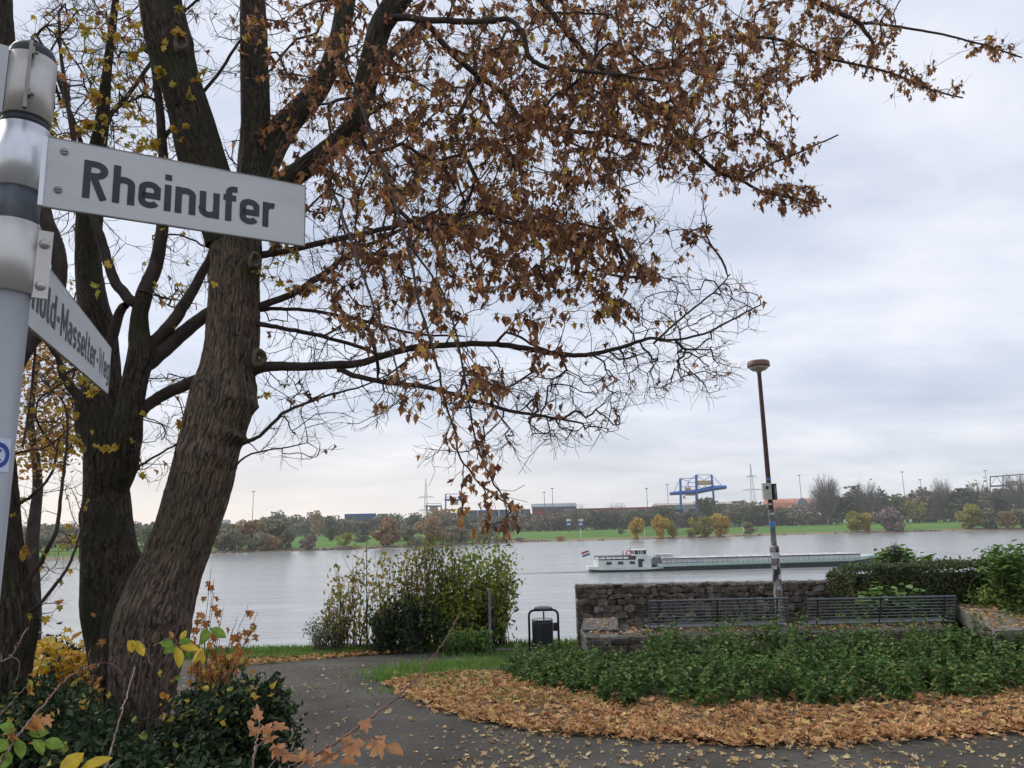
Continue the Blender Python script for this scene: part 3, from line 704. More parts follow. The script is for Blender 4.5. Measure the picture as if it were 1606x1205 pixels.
# arched hall with red roof
redroof = mat('red_brick_roof', (.50, .20, .12), (.60, .27, .18), scale=.2, rough=.8); orangew = mat('orange_hall_wall', (.42, .26, .16), (.5, .32, .22), scale=.2); redw = mat('red_end_wall', (.45, .09, .07), (.5, .12, .09), scale=.3)
Y = 900; a = FG(1218, Y); b_ = FG(1252, Y); cx = FG(1262, Y)
root = thing('arched_hall', 'arched storage hall with red roof and pale front behind the lamp post', 'building', a)
ze = H(1240, 797, Y); zt = H(1262, 781, Y)
mb = MB(); mb.box(((a[0]+cx[0])/2-2, Y+20, (a[2]+ze)/2), (cx[0]-a[0]+6, 34, ze-a[2])); mb.build('wall', orangew, root)
mb = MB(); v = []; f = []; n = 14; w2 = 20
for i in range(n+1):
    t_ = i/n; x = (t_*2-1); z = ze+.1+(zt-ze)*math.sqrt(max(0, 1-x*x)); v += [(a[0]-3, Y+20+x*w2, z), (cx[0]+14, Y+20+x*w2, z)]
for i in range(n): f.append((i*2, i*2+1, i*2+3, i*2+2))
f.append(tuple(range(0, 2*n+2, 2))); f.append(tuple(range(1, 2*n+2, 2))[::-1]); mb.add(v, f); mb.build('roof', redroof, root)
mb = MB(); v = [(cx[0]+14.5-1, Y-2, a[2])]; n = 16; r_ = (FG(1274, Y)[0]-FG(1246, Y)[0])/2; c_ = FG(1260, Y)[0]; v = []; f = []
for i in range(n+1):
    t_ = PI*i/n; v += [(c_-r_*math.cos(t_), Y-3, a[2]+4+(zt-a[2]-4)*math.sin(t_)), (c_-r_*math.cos(t_), Y+0, a[2]+4+(zt-a[2]-4)*math.sin(t_))]
for i in range(n): f.append((i*2, i*2+1, i*2+3, i*2+2))
f.append(tuple(range(0, 2*n+2, 2))); mb.add(v, f); mb.build('end_wall', greyroof, root)
mb = MB(); mb.box((FG(1248, Y)[0], Y-4, ze-6), (14, 1.4, 8)); mb.build('door', redw, root)
# small white houses in the wood
whitew = mat('white_render', (.62, .62, .6), (.7, .7, .68), scale=.5); redtile = mat('red_tile', (.35, .10, .07), (.42, .14, .1), scale=.5)
def house(px, top, wpx, Y, label, roofm, hh=6):
    zt = H(px, top, Y); c = FG(px, Y); Wd = wpx/F*Y; hh = zt-c[2]+.5; root = thing('house', label, 'house', c)
    mb = MB(); mb.box((c[0], Y, zt-hh/2), (Wd, 8, hh)); mb.build('wall', whitew, root)
    mb = MB(); mb.add([(c[0]-Wd/2-.4, Y-4.5, zt+.03), (c[0]+Wd/2+.4, Y-4.5, zt+.03), (c[0]+Wd/2+.4, Y+4.5, zt+.03), (c[0]-Wd/2-.4, Y+4.5, zt+.03), (c[0]-Wd/2+1, Y, zt+2), (c[0]+Wd/2-1, Y, zt+2)], [(0, 1, 5, 4), (3, 4, 5, 2), (0, 4, 3), (1, 2, 5), (0, 3, 2, 1)]); mb.build('roof', roofm, root)
    for i in range(4):
        mb = MB(); mb.box((c[0]-Wd/2+(i+.5)*Wd/4, Y-4.02, zt-2.6), (Wd/7, .1, 2)); mb.build('window', winm, root)
house(476, 821, 26, 850, 'long white low house among the left far trees', greyroof)
house(640, 815, 22, 850, 'white house right of the dark container block', greyroof)
house(110, 829, 34, 650, 'house with red roof seen between the dark trunks', redtile)
house(352, 818, 14, 850, 'small white house behind the trunk at the far wood edge', greyroof)
# ------------------------------------------------------------------ gantry cranes
cblue = mat('crane_blue', (.02, .10, .42), (.03, .13, .5), scale=.2, rough=.5); cyel = mat('crane_yellow', (.5, .36, .14), (.56, .42, .2), scale=.2)
def beam(mb, a, b_, w_): mb.tube([a, b_], [w_*.7, w_*.7], 4)
Yc = 840
def Q(px, py, dy=0): 
    q = P(px, py, Yc+dy); return q
root = thing('gantry_crane', 'large blue gantry crane with yellow cabin above the pale hall', 'crane', FG(1095, Yc))
mb = MB()
for (x0, y0, x1, y1, w_) in [(1068, 800, 1067, 751, 1.9), (1093, 800, 1092, 745, 2.2), (1121, 800, 1116, 745, 1.7)]:
    beam(mb, Q(x0, y0), Q(x1, y1), w_); beam(mb, Q(x0, y0, 16), Q(x1, y1, 16), w_*.8); beam(mb, Q(x1, y1), Q(x1, y1, 16), .9)
mb.build('legs_frame', cblue, root)
mb = MB()
g0, g1, g2 = Q(1054, 774), Q(1095, 771), Q(1140, 764)
for dy in (2, 13):
    mb.tube([g0+[0, dy, 0], g1+[0, dy, 0], Q(1118, 766, dy), g2+[0, dy, 0]], [1.7, 2.6, 2.9, 2.0], 4)
mb.build('main_girder', cblue, root)
mb = MB()
for a, b_ in [((1067, 751), (1092, 750)), ((1092, 745), (1116, 745)), ((1067, 751), (1057, 772)), ((1067, 751), (1080, 755)), ((1080, 755), (1092, 745)), ((1080, 755), (1074, 768)), ((1080, 755), (1080, 768)), ((1092, 745), (1104, 754)), ((1116, 745), (1104, 754)), ((1116, 745), (1132, 762)), ((1067, 764), (1092, 763)), ((1095, 762), (1100, 768)), ((1106, 762), (1100, 768)), ((1106, 762), (1112, 768)), ((1080, 757), (1092, 757))]:
    beam(mb, Q(*a, 4), Q(*b_, 4), .45)
mb.build('stays', cblue, root)
mb = MB(); c = Q(1105, 757, 5); mb.box(c, (17, 8, 4)); mb.build('machine_house', cyel, root)
mb = MB(); c = Q(1079, 770, 5); mb.box(c, (6, 6, 7)); c = Q(1083, 776, 5); mb.box(c, (11, 5, 2)); mb.build('trolley', cyel, root)
mb = MB(); mb.box(Q(1073, 780, 3), (2.2, 2.4, 3.6)); mb.build('cabin', cyel, root)
mb = MB(); mb.box(Q(1105, 759.6, 4)-np.array([0, 0, .3]), (18.5, 9, .7)); mb.build('platform', mastd, root)
for px0, t0_, px1, lab, cmn, dyy in [(669, 794, 692, 'pale blue low gantry crane beside the left pylon', mat('pale_crane_blue', (.10, .17, .28), (.13, .2, .3), scale=.2), 20), (699, 775, 726, 'blue gantry crane half hidden by the hanging brown leaves', cblue, 0)]:
    Yc = 860+dyy; root = thing('gantry_crane', lab, 'crane', FG((px0+px1)/2, Yc)); mb = MB()
    for x in (px0, px1): beam(mb, Q(x, 806), Q(x, t0_), 1.1); beam(mb, Q(x, 806, 14), Q(x, t0_, 14), 1.)
    mb.build('legs_frame', cmn, root); mb = MB(); zz_ = t0_+(0 if dyy else 9)
    for dy in (0, 14): beam(mb, Q(px0-2, zz_, dy), Q(px1+1, zz_, dy), 1.3)
    if not dyy:
        for yy in (775, 780, 785): beam(mb, Q(px0, yy), Q(px1, yy), .5)
    else: beam(mb, Q(px0, t0_-4), Q(px1, t0_-4), .4); beam(mb, Q(px0, t0_-4), Q(px0, t0_), .4); beam(mb, Q(px1, t0_-4), Q(px1, t0_), .4)
    mb.build('main_girder', cmn, root); mb = MB(); mb.box(Q((px0+px1)/2, zz_+4.5, 6), (9, 6, 5)); mb.build('trolley', cyel, root)
Yc = 800; root = thing('gantry_crane', 'dark blue lattice gantry crane by the right frame edge', 'crane', FG(1590, Yc)); dk = mat('crane_dark_blue', (.07, .09, .17), (.09, .11, .2), scale=.2); mb = MB()
for x in (1553, 1573, 1600, 1640): beam(mb, Q(x, 780), Q(x, 747 if x > 1560 else 749), .9); beam(mb, Q(x, 780, 12), Q(x, 747, 12), .7)
mb.build('legs_frame', dk, root); mb = MB()
for (ya, yb) in ((748, 743), (763, 760)):
    for dy in (0, 12): beam(mb, Q(1553, ya, dy), Q(1660, yb-3, dy), .8 if ya < 750 else 1.2)
pts = [(1553+i*10, 748-i*.45 if i % 2 else 763-i*.3) for i in range(10)]
for i in range(9): beam(mb, Q(*pts[i]), Q(*pts[i+1]), .35)
mb.build('main_girder', dk, root); mb = MB(); mb.box(Q(1588, 757, 5), (9, 5, 2.6)); mb.build('trolley', cyel, root)
# ------------------------------------------------------------------ river signs
signw = mat('river_sign_white', (.75, .77, .78), (.8, .82, .83), scale=1); signb = mat('river_sign_blue', (.06, .16, .5), (.08, .2, .55), scale=1)
for px, py, lab in [(892, 820, 'left one of the two blue and white river arrow boards'), (911, 820, 'right one of the two blue and white river arrow boards')]:
    Y = shoreY(px, 60); b_ = FG(px, Y); zt = H(px, 816, Y); root = thing('river_sign', lab, 'sign', b_, 'blue and white river boards on the meadow'); mb = MB()
    mb.tube([b_, [b_[0], b_[1], zt]], .12, 6); mb.build('post', mastd, root)
    mb = MB(); h_ = 1.5; x = b_[0]; y = Y-.2; sgn = -1 if px < 900 else 1
    v = [(sgn*2.1, 0), (sgn*.6, 1.3), (sgn*.6, .6), (-sgn*1.7, .6), (-sgn*1.7, -.6), (sgn*.6, -.6), (sgn*.6, -1.3)]
    vv = [(x+a, y, zt+c) for a, c in v]+[(x+a, y-.15, zt+c) for a, c in v]; n = 7
    mb.add(vv, [tuple(range(n)), tuple(range(n, 2*n))[::-1]]+[(i, (i+1) % n, (i+1) % n+n, i+n) for i in range(n)]); mb.build('arrow_board', signw, root)
    mb = MB(); mb.box((x, y, zt-2.8), (3.2, .15, 2.4)); mb.build('lower_board', signb, root)
    mb = MB(); mb.box((x, y-.12, zt-2.8), (2.2, .06, .9)); mb.build('board_symbol', signw, root)
for px, ptop, lab in [(910.5, 831, 'white stake mark under the right river board'), (1010, 831, 'white stake mark beside the single yellow poplar'), (1165, 826, 'white stake mark left of the small grey willow')]:
    Y = shoreY(px, 25); b_ = FG(px, Y); h = H(px, ptop, Y)-b_[2]; root = thing('shore_mark', lab, 'marker', b_, 'white stake marks on the far shore'); mb = MB(); mb.tube([b_, b_+[0, 0, h]], .22, 6); mb.build('stake', signw, root); mb = MB(); mb.lathe(b_+[0, 0, h-.3], [(.3, 0), (.5, .3), (.3, .8)], 8); mb.build('cap', signw, root)
px = 1427; Y = shoreY(px, 60); b_ = FG(px, Y); h = H(px, 817, Y)-b_[2]; root = thing('notice_board', 'square white notice board on the right part of the meadow', 'sign', b_); mb = MB(); mb.tube([b_, b_+[0, 0, h]], .12, 6); mb.build('post', mastd, root); mb = MB(); mb.box(b_+[0, -.2, h], (2.0, .12, 2.0)); mb.build('panel', signw, root); mb = MB(); mb.box(b_+[0, -.3, h], (1.2, .04, .5)); mb.build('mark', greyroof, root)
# ------------------------------------------------------------------ barge
A = Pz(926, 899, WATER); B = Pz(1406, 886.4, WATER); ex = (B-A); Lb = np.linalg.norm(ex); ex /= Lb; ey = np.array([-ex[1], ex[0], 0]); ez = np.array([0, 0, 1.])
AX = np.array([ex, ey, ez]); sc_m = Lb/504.
def BW(u, v, z): return A+ex*u+ey*v+ez*z                       # u along, v across (away), z above water
U = lambda px: (px-926)*sc_m; Zp = lambda dpx: dpx*sc_m
hullk = mat('hull_dark_green', (.012, .022, .02), (.02, .035, .03), scale=.8, rough=.45); hullw = mat('hull_white', (.55, .62, .58), (.66, .7, .67), scale=.6, rough=.5); mint = mat('hull_mint', (.38, .5, .44), (.48, .58, .52), scale=.5, rough=.5)
hatch = mat('hatch_aluminium', (.5, .5, .52), (.62, .6, .6), scale=.4, rough=.45); dkrail = mat('barge_dark_trim', (.04, .05, .05), rough=.5)
root = thing('cargo_barge', 'long low inland cargo barge with white stern house and flag', 'barge', A)
def hullseg(name, m_, secs):              # secs: list (u, halfwidth, z0, z1, rake)
    mb = MB(); v = []; f = []; n = len(secs)
    for (u, hw, z0, z1) in secs: v += [BW(u, 4.6-hw, z0), BW(u, 4.6+hw, z0), BW(u, 4.6-hw*1.0, z1), BW(u, 4.6+hw*1.0, z1)]
    for i in range(n-1): a = i*4; f += [(a, a+4, a+6, a+2), (a+1, a+3, a+7, a+5), (a+2, a+6, a+7, a+3), (a, a+1, a+5, a+4)]
    f += [(0, 2, 3, 1), (4*n-4, 4*n-3, 4*n-1, 4*n-2)]; mb.add(v, f); return mb.build(name, m_, root)
e1 = U(1030)
hullseg('hull', hullk, [(.6, 2.2, -.6, .62), (2.5, 3.8, -.6, .5), (e1-2, 4.4, -.6, .42), (e1+3, 4.5, -.6, .62), (e1+5, 4.5, -.6, .8), (Lb-8, 4.5, -.6, 1.1), (Lb-2, 3.2, -.6, 1.6), (Lb+1, .6, -.6, 1.9)])
hullseg('stern_bulwark', hullw, [(0., 2.4, .62, 1.25), (2.5, 4.0, .5, 1.05), (e1-2, 4.55, .42, .82), (e1+2, 4.6, .62, .72)])
hullseg('side_strake', mint, [(e1+1, 4.1, .85, 1.5), (Lb-9, 4.1, 1.1, 1.75), (Lb-3, 2.6, 1.6, 2.2)])
mb = MB(); mb.box(BW((U(940)+U(1002))/2, 4.6, 1.6), (U(1002)-U(940), 7.2, 1.7), ax=AX); mb.build('deckhouse', hullw, root)
mb = MB(); mb.box(BW((U(942)+U(1003))/2, 4.6, 3.15), (U(1003)-U(942), 7.6, .14), ax=AX)
for u in np.linspace(U(943), U(1001), 7):
    for v_ in (1.1, 8.1): mb.tube([BW(u, v_, 2.4), BW(u, v_, 3.1)], .06, 4)
mb.build('awning', dkrail, root)
mb = MB(); mb.box(BW((U(1002)+U(1027))/2, 4.6, 2.0), (U(1027)-U(1002), 7.4, 2.4), ax=AX); mb.build('accommodation', hullw, root)
mb = MB(); c0, c1 = U(1002), U(1023); mb.box(BW((c0+c1)/2, 4.6, 3.35), (c1-c0, 4.6, .3), ax=AX); mb.box(BW((c0+c1)/2, 4.6, 4.42), (c1-c0+.5, 5.0, .16), ax=AX)
for u in (c0+.1, c0+.95, (c0+c1)/2, c1-.95, c1-.1):
    for v_ in (2.4, 6.8): mb.box(BW(u, v_, 3.9), (.14, .12, .9), ax=AX)
wh = mb.build('wheelhouse', hullw, root)
mb = MB(); mb.box(BW((c0+c1)/2, 4.6, 3.9), (c1-c0-.3, 4.3, .8), ax=AX); g_ = mb.build('glazing', winm, wh)
for (x0, x1) in ((953, 963), (972, 982), (991, 1001)):
    mb = MB(); mb.box(BW((U(x0)+U(x1))/2, .97, 1.85), (U(x1)-U(x0)-.2, .08, .58), ax=AX); mb.build('window', winm, root)
mb = MB(); mb.box(BW(U(1009), .87, 1.75), (.9, .08, 1.7), ax=AX); mb.build('door', dkrail, root)
mb = MB(); mb.box(BW(U(1013.5), .87, 2.3), (.5, .08, .5), ax=AX); mb.build('window', winm, root)
mb = MB(); mb.box(BW((U(1046)+Lb-7)/2, 4.6, 2.1), (Lb-7-U(1046), 6.6, .95), ax=AX)
for i in range(14): u = U(1048)+i*(Lb-9-U(1048))/13; mb.box(BW(u, 4.6, 2.62), (.3, 6.8, .16), ax=AX)
mb.build('hatch_covers', hatch, root)
mb = MB(); mb.box(BW((U(1044)+Lb-7)/2, 1.28, 2.45), (Lb-7-U(1044), .12, .18), ax=AX)
for i in range(40): u = U(1034)+i*(Lb-9-U(1034))/39; mb.tube([BW(u, .3, 1.4), BW(u, .3, 2.15)], .035, 4)
mb.tube([BW(U(1034), .3, 2.15), BW(Lb-9, .3, 2.4)], .03, 4); mb.build('railing', dkrail, root)
mb = MB()
for k_, (v_, z_) in enumerate(((3.4, 2.9), (5.0, 2.9))): pass
mb.add([BW(U(1040), 3.5, 2.75), BW(U(1040), 5.5, 2.75), BW(U(1067), 3.6, 2.75), BW(U(1067), 5.4, 2.75), BW(U(1039), 3.1, 3.4), BW(U(1039), 5.9, 3.4), BW(U(1067), 3.1, 3.4), BW(U(1067), 5.9, 3.4), BW(U(1073), 4.5, 3.5)], [(0, 2, 6, 4), (1, 5, 7, 3), (0, 4, 5, 1), (4, 6, 7, 5), (6, 8, 7), (2, 8, 6), (3, 7, 8), (2, 3, 8), (0, 1, 3, 2)])
tag(mb.build('dinghy', hullw), 'small white dinghy lying on the barge hatches', 'boat')
mb = MB(); mb.box(BW(U(1035), 4.6, 1.9), (1.6, 5, 1.0), ax=AX); mb.box(BW(U(1038.5), 3.2, 2.2), (.9, 2, 1.2), ax=AX); mb.tube([BW(U(1036), 2.4, 1.4), BW(U(1042), 2.4, 2.9)], .08, 5); mb.build('winch_gear', mastd, root)
mb = MB(); mb.tube([BW(U(937), 4.6, 1.2), BW(U(929), 4.6, 4.7)], [.07, .05], 5); fs = mb.build('flagstaff', hullw, root)
for i, (cl, nm) in enumerate((((.45, .04, .04), 'red'), ((.7, .7, .7), 'white'), ((.03, .06, .3), 'blue'))):
    mb = MB(); z1 = 4.6-i*.33; v = []
    for j in range(7): v += [BW(U(929)+.1-.28*j+.12*i, 4.6+.12*math.sin(j*1.3), z1-.09*j), BW(U(929)+.1-.28*j+.12*i+.12, 4.6+.12*math.sin(j*1.3), z1-.33-.09*j)]
    mb.add(v, [(j*2, j*2+1, j*2+3, j*2+2) for j in range(6)]); mb.build('flag_stripe', mat('flag_'+nm, cl, scale=2), fs)
mb = MB(); mb.tube([BW(U(986), 4, 3.2), BW(U(986), 4, 4.3)], .1, 5); mb.tube([BW(U(998), 4, 3.2), BW(U(998), 4, 4.9)], .05, 4); mb.tube([BW(U(997), 4, 4.7), BW(U(1000), 4, 4.8)], .05, 4); mb.build('mast', dkrail, root)
mb = MB()
for i in range(12):
    a_, b2_ = 2*PI*i/12, 2*PI*(i+1)/12; mb.tube([BW(U(993)+.5*math.cos(a_), 2.6, 3.85+.5*math.sin(a_)), BW(U(993)+.5*math.cos(b2_), 2.6, 3.85+.5*math.sin(b2_))], .13, 6)
mb.build('life_ring', mat('life_ring_red', (.6, .06, .04), (.65, .3, .25), scale=3), root)
mb = MB(); v = []; nn = 60
foam = mat('foam', (.5, .5, .48), (.36, .37, .36), scale=2.5, rough=.9)
for i in range(420):
    u = -rng.exponential(11); q = BW(u, 4.6+rng.normal(0, 1+abs(u)*.06), 0.04+i*.0001); a_ = rng.uniform(.2, .9); b2_ = rng.uniform(.1, .3); k_ = rng.normal(0, .3); t1 = np.array([math.cos(k_), math.sin(k_), 0]); t2 = np.array([-math.sin(k_), math.cos(k_), 0])
    mb.add([q-t1*a_, q-t2*b2_, q+t1*a_, q+t2*b2_], [(0, 1, 2, 3)])
tag(mb.build('wake_foam', foam), 'broken pale foam of the wake behind the barge stern', 'foam', kind='stuff')

# ------------------------------------------------------------------ air
m = bpy.data.materials.new('haze_air'); m.use_nodes = True; t = m.node_tree; t.nodes.remove(t.nodes['Principled BSDF']); v = t.nodes.new('ShaderNodeVolumePrincipled')
v.inputs['Density'].default_value = 0.00012; v.inputs['Color'].default_value = rgb(.97, .985, 1.0); v.inputs['Anisotropy'].default_value = .2; t.links.new(v.outputs[0], t.nodes['Material Output'].inputs['Volume'])
mb = MB(); mb.box((0, 1280, 60), (5300, 2700, 152)); tag(mb.build('haze', m), 'thin pale autumn haze over the river', 'haze', kind='stuff')
# ------------------------------------------------------------------ gabion wall
stonem = leafmat('gabion_stone', [(0, (.05, .038, .03)), (.3, (.11, .09, .07)), (.6, (.17, .145, .115)), (.85, (.12, .082, .06)), (1, (.27, .25, .215))], rough=.85, trans=0, spec=.3, nscale=9, vary=.45)
wirem = mat('galvanised_wire', (.20, .21, .21), (.3, .31, .31), scale=8, rough=.5, metal=.3)
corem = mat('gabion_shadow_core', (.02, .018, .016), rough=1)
import bmesh
def ico(sub):
    bm = bmesh.new(); bmesh.ops.create_icosphere(bm, subdivisions=sub, radius=1); v = np.array([x.co[:] for x in bm.verts]); f = [tuple(q.index for q in p.verts) for p in bm.faces]; bm.free(); return v, f
IV, IF = ico(2)
def stone(mb, c, d, ax):
    v = IV*np.array([1, 1, 1.]); v = np.sign(v)*np.abs(v)**rng.uniform(.28, .55)             # blocky
    s_ = rng.uniform(0, 50); v = v*(1+.16*np.array([mnoise.noise(Vector((p[0]*1.3+s_, p[1]*1.3, p[2]*1.3))) for p in IV])[:, None]*2.6)
    a = rng.normal(0, .16); r_ = np.array([[math.cos(a), 0, math.sin(a)], [0, 1, 0], [-math.sin(a), 0, math.cos(a)]])
    v = (v*np.array(d)/2)@r_; mb.add(v@ax+c, IF)
def gabion(root, A_, B_, h, dep, size=.17, front=True, side=True, top=True, wirest=.1):
    """A_,B_: front bottom corners (left, right)"""
    A_ = np.array(A_); B_ = np.array(B_); ex = B_-A_; ex[2] = 0; Ln = np.linalg.norm(ex); ex /= Ln; ey = np.array([-ex[1], ex[0], 0]); ax = np.array([ex, ey, [0, 0, 1.]])
    W = lambda u, v, z: A_+ex*u+ey*v+np.array([0, 0, z])+np.array([0, 0, (B_[2]-A_[2])*u/Ln])
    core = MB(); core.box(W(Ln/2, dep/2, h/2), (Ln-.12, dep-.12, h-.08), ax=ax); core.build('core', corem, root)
    mb = MB(); z = .0
    while z < h-.02:
        hh = min(rng.uniform(.6, 1.05)*size*.8, h-z); 
        if h-z-hh < .05: hh = h-z
        u = rng.uniform(-.1, 0)
        while u < Ln:
            ww = rng.uniform(.6, 1.7)*size
            uu = min(max(u+ww/2, ww/2), Ln-ww/2)
            stone(mb, W(uu, .07+rng.uniform(-.015, .02), z+hh/2+rng.uniform(-.015, .01)), (ww*1.0, .17, hh*1.04), ax); u += ww
        if side:
            for (uu0) in (.07, Ln-.07):
                v = 0.05
                while v < dep: ww = rng.uniform(.7, 1.5)*size; stone(mb, W(uu0, min(v+ww/2, dep-ww/2), z+hh/2), (.15, ww*1.05, hh*1.1), ax); v += ww
        z += hh
    if top:
        v = .05
        while v < dep:
            u = 0
            while u < Ln: ww = rng.uniform(.7, 1.6)*size; stone(mb, W(min(u+ww/2, Ln-ww/2), min(v+.08, dep-.08), h-.06), (ww*1.05, .18, .12), ax); u += ww
            v += .16
    mb.build('stones', stonem, root, smooth=False)
    mb = MB(); t_ = .0017
    for u in np.arange(0, Ln+.01, wirest): mb.tube([W(u, -.022, 0), W(u, -.022, h+.012)], t_, 4); mb.tube([W(u, -.022, h+.012), W(u, dep+.02, h+.012)], t_, 4)
    for z in np.arange(0, h+.01, wirest): mb.tube([W(0, -.026, z), W(Ln, -.026, z)], t_, 4); mb.tube([W(-.02, 0, z), W(-.02, dep, z)], t_, 4)
    for v in np.arange(0, dep+.01, wirest): mb.tube([W(0, v, h+.016), W(Ln, v, h+.016)], t_, 4); mb.tube([W(-.02, v, 0), W(-.02, v, h)], t_, 4)
    for a_, b_ in (((-.02, -.02, 0), (-.02, -.02, h+.02)), ((-.02, -.02, h+.018), (Ln, -.02, h+.018)), ((-.02, -.02, h+.018), (-.02, dep, h+.018))): mb.tube([W(*a_), W(*b_)], .006, 5)
    mb.build('wire_mesh', wirem, root)
    return W, Ln, ax
Aw = np.array([*P(906, 990, 18.0)[:2], -2.87]); Bw = np.array([*P(1420, 990, 17.5)[:2], -2.87])
hw = H(906, 919, 18.0)+2.87
root = thing('gabion_wall', 'long dark stone gabion wall along the river edge behind the benches', 'stone wall', Aw)
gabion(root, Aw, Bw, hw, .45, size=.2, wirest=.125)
gl = PG(921, 1046); A2 = np.array([*P(921, 1030, 13.6)[:2], -2.58]); B2 = np.array([*P(1500, 1030, 13.6)[:2], -2.58]); h2 = H(921, 1001, 13.6)+2.58
root = thing('low_gabion', 'low stone gabion plinth under the benches, half covered by nettles', 'stone wall', A2)
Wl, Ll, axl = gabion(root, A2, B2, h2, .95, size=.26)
slatem = mat('slate_slab', (.05, .05, .052), (.12, .115, .11), scale=7, rough=.75, bump=.3)
th_ = math.radians(-7); ex3 = np.array([math.cos(th_), math.sin(th_), 0]); ey3 = np.array([-ex3[1], ex3[0], 0]); A3 = Wl(0.02, 1.0, 0); gabion(root, A3, A3+ex3*.66, h2, 1.6, size=.26)
mb = MB(); c = A3+ex3*.34+ey3*.5+[0, 0, h2+.04]; mb.box(c, (.64, 1.7, .035), ax=np.array([ex3, ey3, [0, 0, 1.]])); 
tag(mb.build('stone_slab', slatem), 'flat dark slab lying on the left end of the low gabion', 'slab')
# loose leaves caught on the low gabion
LIT = leafmat('fallen_leaves', [(0, (.42, .20, .09)), (.25, (.52, .29, .12)), (.5, (.60, .38, .17)), (.7, (.34, .15, .075)), (.85, (.60, .44, .20)), (1, (.20, .10, .055))], rough=.7, trans=.15, spec=.25, nscale=30)
mb = MB(); n = 420; pts = np.array([Wl(rng.uniform(.1, Ll), rng.uniform(0.02, .9), h2+.03+rng.uniform(0, .03)) for _ in range(n)]); leaves(mb, pts, rng.uniform(.05, .1, n), MAPLES, 'flat')
qq = [A3+ex3*rng.uniform(.02, .62)+ey3*rng.uniform(-.3, 1.2)+[0, 0, h2+.07] for _ in range(60)]; leaves(mb, qq, rng.uniform(.04, .09, 60), MAPLES, 'flat')
tag(mb.build('gabion_leaf_litter', LIT), 'orange leaves caught on the wire top of the low gabion', 'fallen leaves', kind='stuff')
# ------------------------------------------------------------------ benches
benchm = mat('bench_steel_grey', (.085, .095, .105), (.12, .13, .14), scale=6, rough=.45, metal=.2); benchd = mat('bench_bracket_dark', (.03, .033, .036), rough=.5)
def bench(px0, px1, Y, ytop, label):
    a = P(px0, ytop, Y); b_ = P(px1, ytop, Y); zt = (a[2]+b_[2])/2; zb = A2[2]+h2+.02
    ex = b_-a; ex[2] = 0; Ln = np.linalg.norm(ex); ex /= Ln; ey = np.array([-ex[1], ex[0], 0])
    root = thing('park_bench', label, 'bench', [*((a+b_)/2)[:2], zb], 'grey steel slat benches on the low gabion')
    W = lambda u, v, z: a*[1, 1, 0]+ex*u+ey*v+np.array([0, 0, z])
    mb = MB(); nb = 8; hh = zt-zb-.08
    for i in range(nb):
        z = zt-hh*i/nb; v = .30*i/nb*.45
        mb.tube([W(0, v, z), W(Ln, v, z)], .0105 if i else .02, 8)
    mb.build('backrest', benchm, root)
    mb = MB()
    for i in range(8): mb.tube([W(0, .22+i*.055, zb+.055-.008*math.sin(i*.5)), W(Ln, .22+i*.055, zb+.055)], .012, 8)
    mb.build('seat', benchm, root)
    for u in (.17, Ln*.49, Ln-.2):
        mb = MB(); mb.tube([W(u, -.012, zt+.01), W(u, .03, zt-.2), W(u, .16, zb+.06), W(u, .16, zb-.03)], .015, 6); mb.tube([W(u, .14, zb+.02), W(u, .64, zb+.02)], .015, 6); mb.box(W(u, .4, zb-.012), (.1, .5, .02), ax=np.array([ex, ey, [0, 0, 1.]])); mb.build('bracket', benchd, root)
    for u in (0, Ln): mb = MB(); mb.tube([W(u, .0, zt), W(u, .13, zb+.06), W(u, .6, zb+.05)], .012, 6); mb.build('end_bar', benchm, root)
bench(1018, 1236, 13.9, 941, 'grey slat bench with its back to the path, left of the lamp post base')
bench(1267, 1499, 13.9, 938, 'grey slat bench with its back to the path, in front of the hedge')
# paving slab strip right of the bench
conc = mat('old_concrete', (.11, .105, .09), (.20, .19, .165), scale=3, rough=.9, bump=.4, bscale=40)
zs = -1.75
mb = MB(); q = [Pz(1497, 948, zs), Pz(1535, 947, zs), Pz(1650, 985, zs), Pz(1560, 990, zs)]
v = q+[p-np.array([0, 0, .28]) for p in q]; mb.add(v, [(0, 1, 2, 3)[::-1], (4, 5, 6, 7), (0, 1, 5, 4), (1, 2, 6, 5), (2, 3, 7, 6), (3, 0, 4, 7)])
tag(mb.build('concrete_slab', conc), 'weathered concrete ledge right of the second bench', 'slab')
mb = MB(); qq = []
while len(qq) < 260:
    x_, y_ = rng.uniform(7.3, 9.4), rng.uniform(12.1, 15.7)
    if inpoly(np.array([x_]), np.array([y_]), [p[:2] for p in q])[0]: qq.append([x_, y_, zs+.012+rng.uniform(0, .02)])
leaves(mb, qq, rng.uniform(.05, .1, 260), MAPLES, 'flat'); tag(mb.build('ledge_leaf_litter', LIT), 'brown leaves lying on the concrete ledge', 'fallen leaves', kind='stuff')
# ------------------------------------------------------------------ litter bin
binm = mat('bin_anthracite', (.018, .02, .024), (.028, .03, .035), scale=8, rough=.45); binl = mat('bin_lid_grey', (.07, .075, .085), (.1, .105, .115), scale=8, rough=.4)
a = PG(831, 1023); Y = a[1]; b_ = P(877, 1023, Y); cx = (a[0]+b_[0])/2; wd = b_[0]-a[0]; z0 = gz(cx, Y); zt = H(855, 957, Y); 
root = thing('litter_bin', 'dark grey litter bin hung in a tube frame beside the path', 'bin', (cx, Y, z0))
mb = MB(); r_ = .12; pts = [(cx-wd/2, z0-.1), (cx-wd/2, zt-r_)]
for k in range(1, 7): t_ = PI/2*k/6; pts.append((cx-wd/2+r_*(1-math.cos(t_)), zt-r_+r_*math.sin(t_)))
for k in range(0, 7): t_ = PI/2*k/6; pts.append((cx+wd/2-r_*(1-math.sin(t_)), zt-r_+r_*math.cos(t_)))
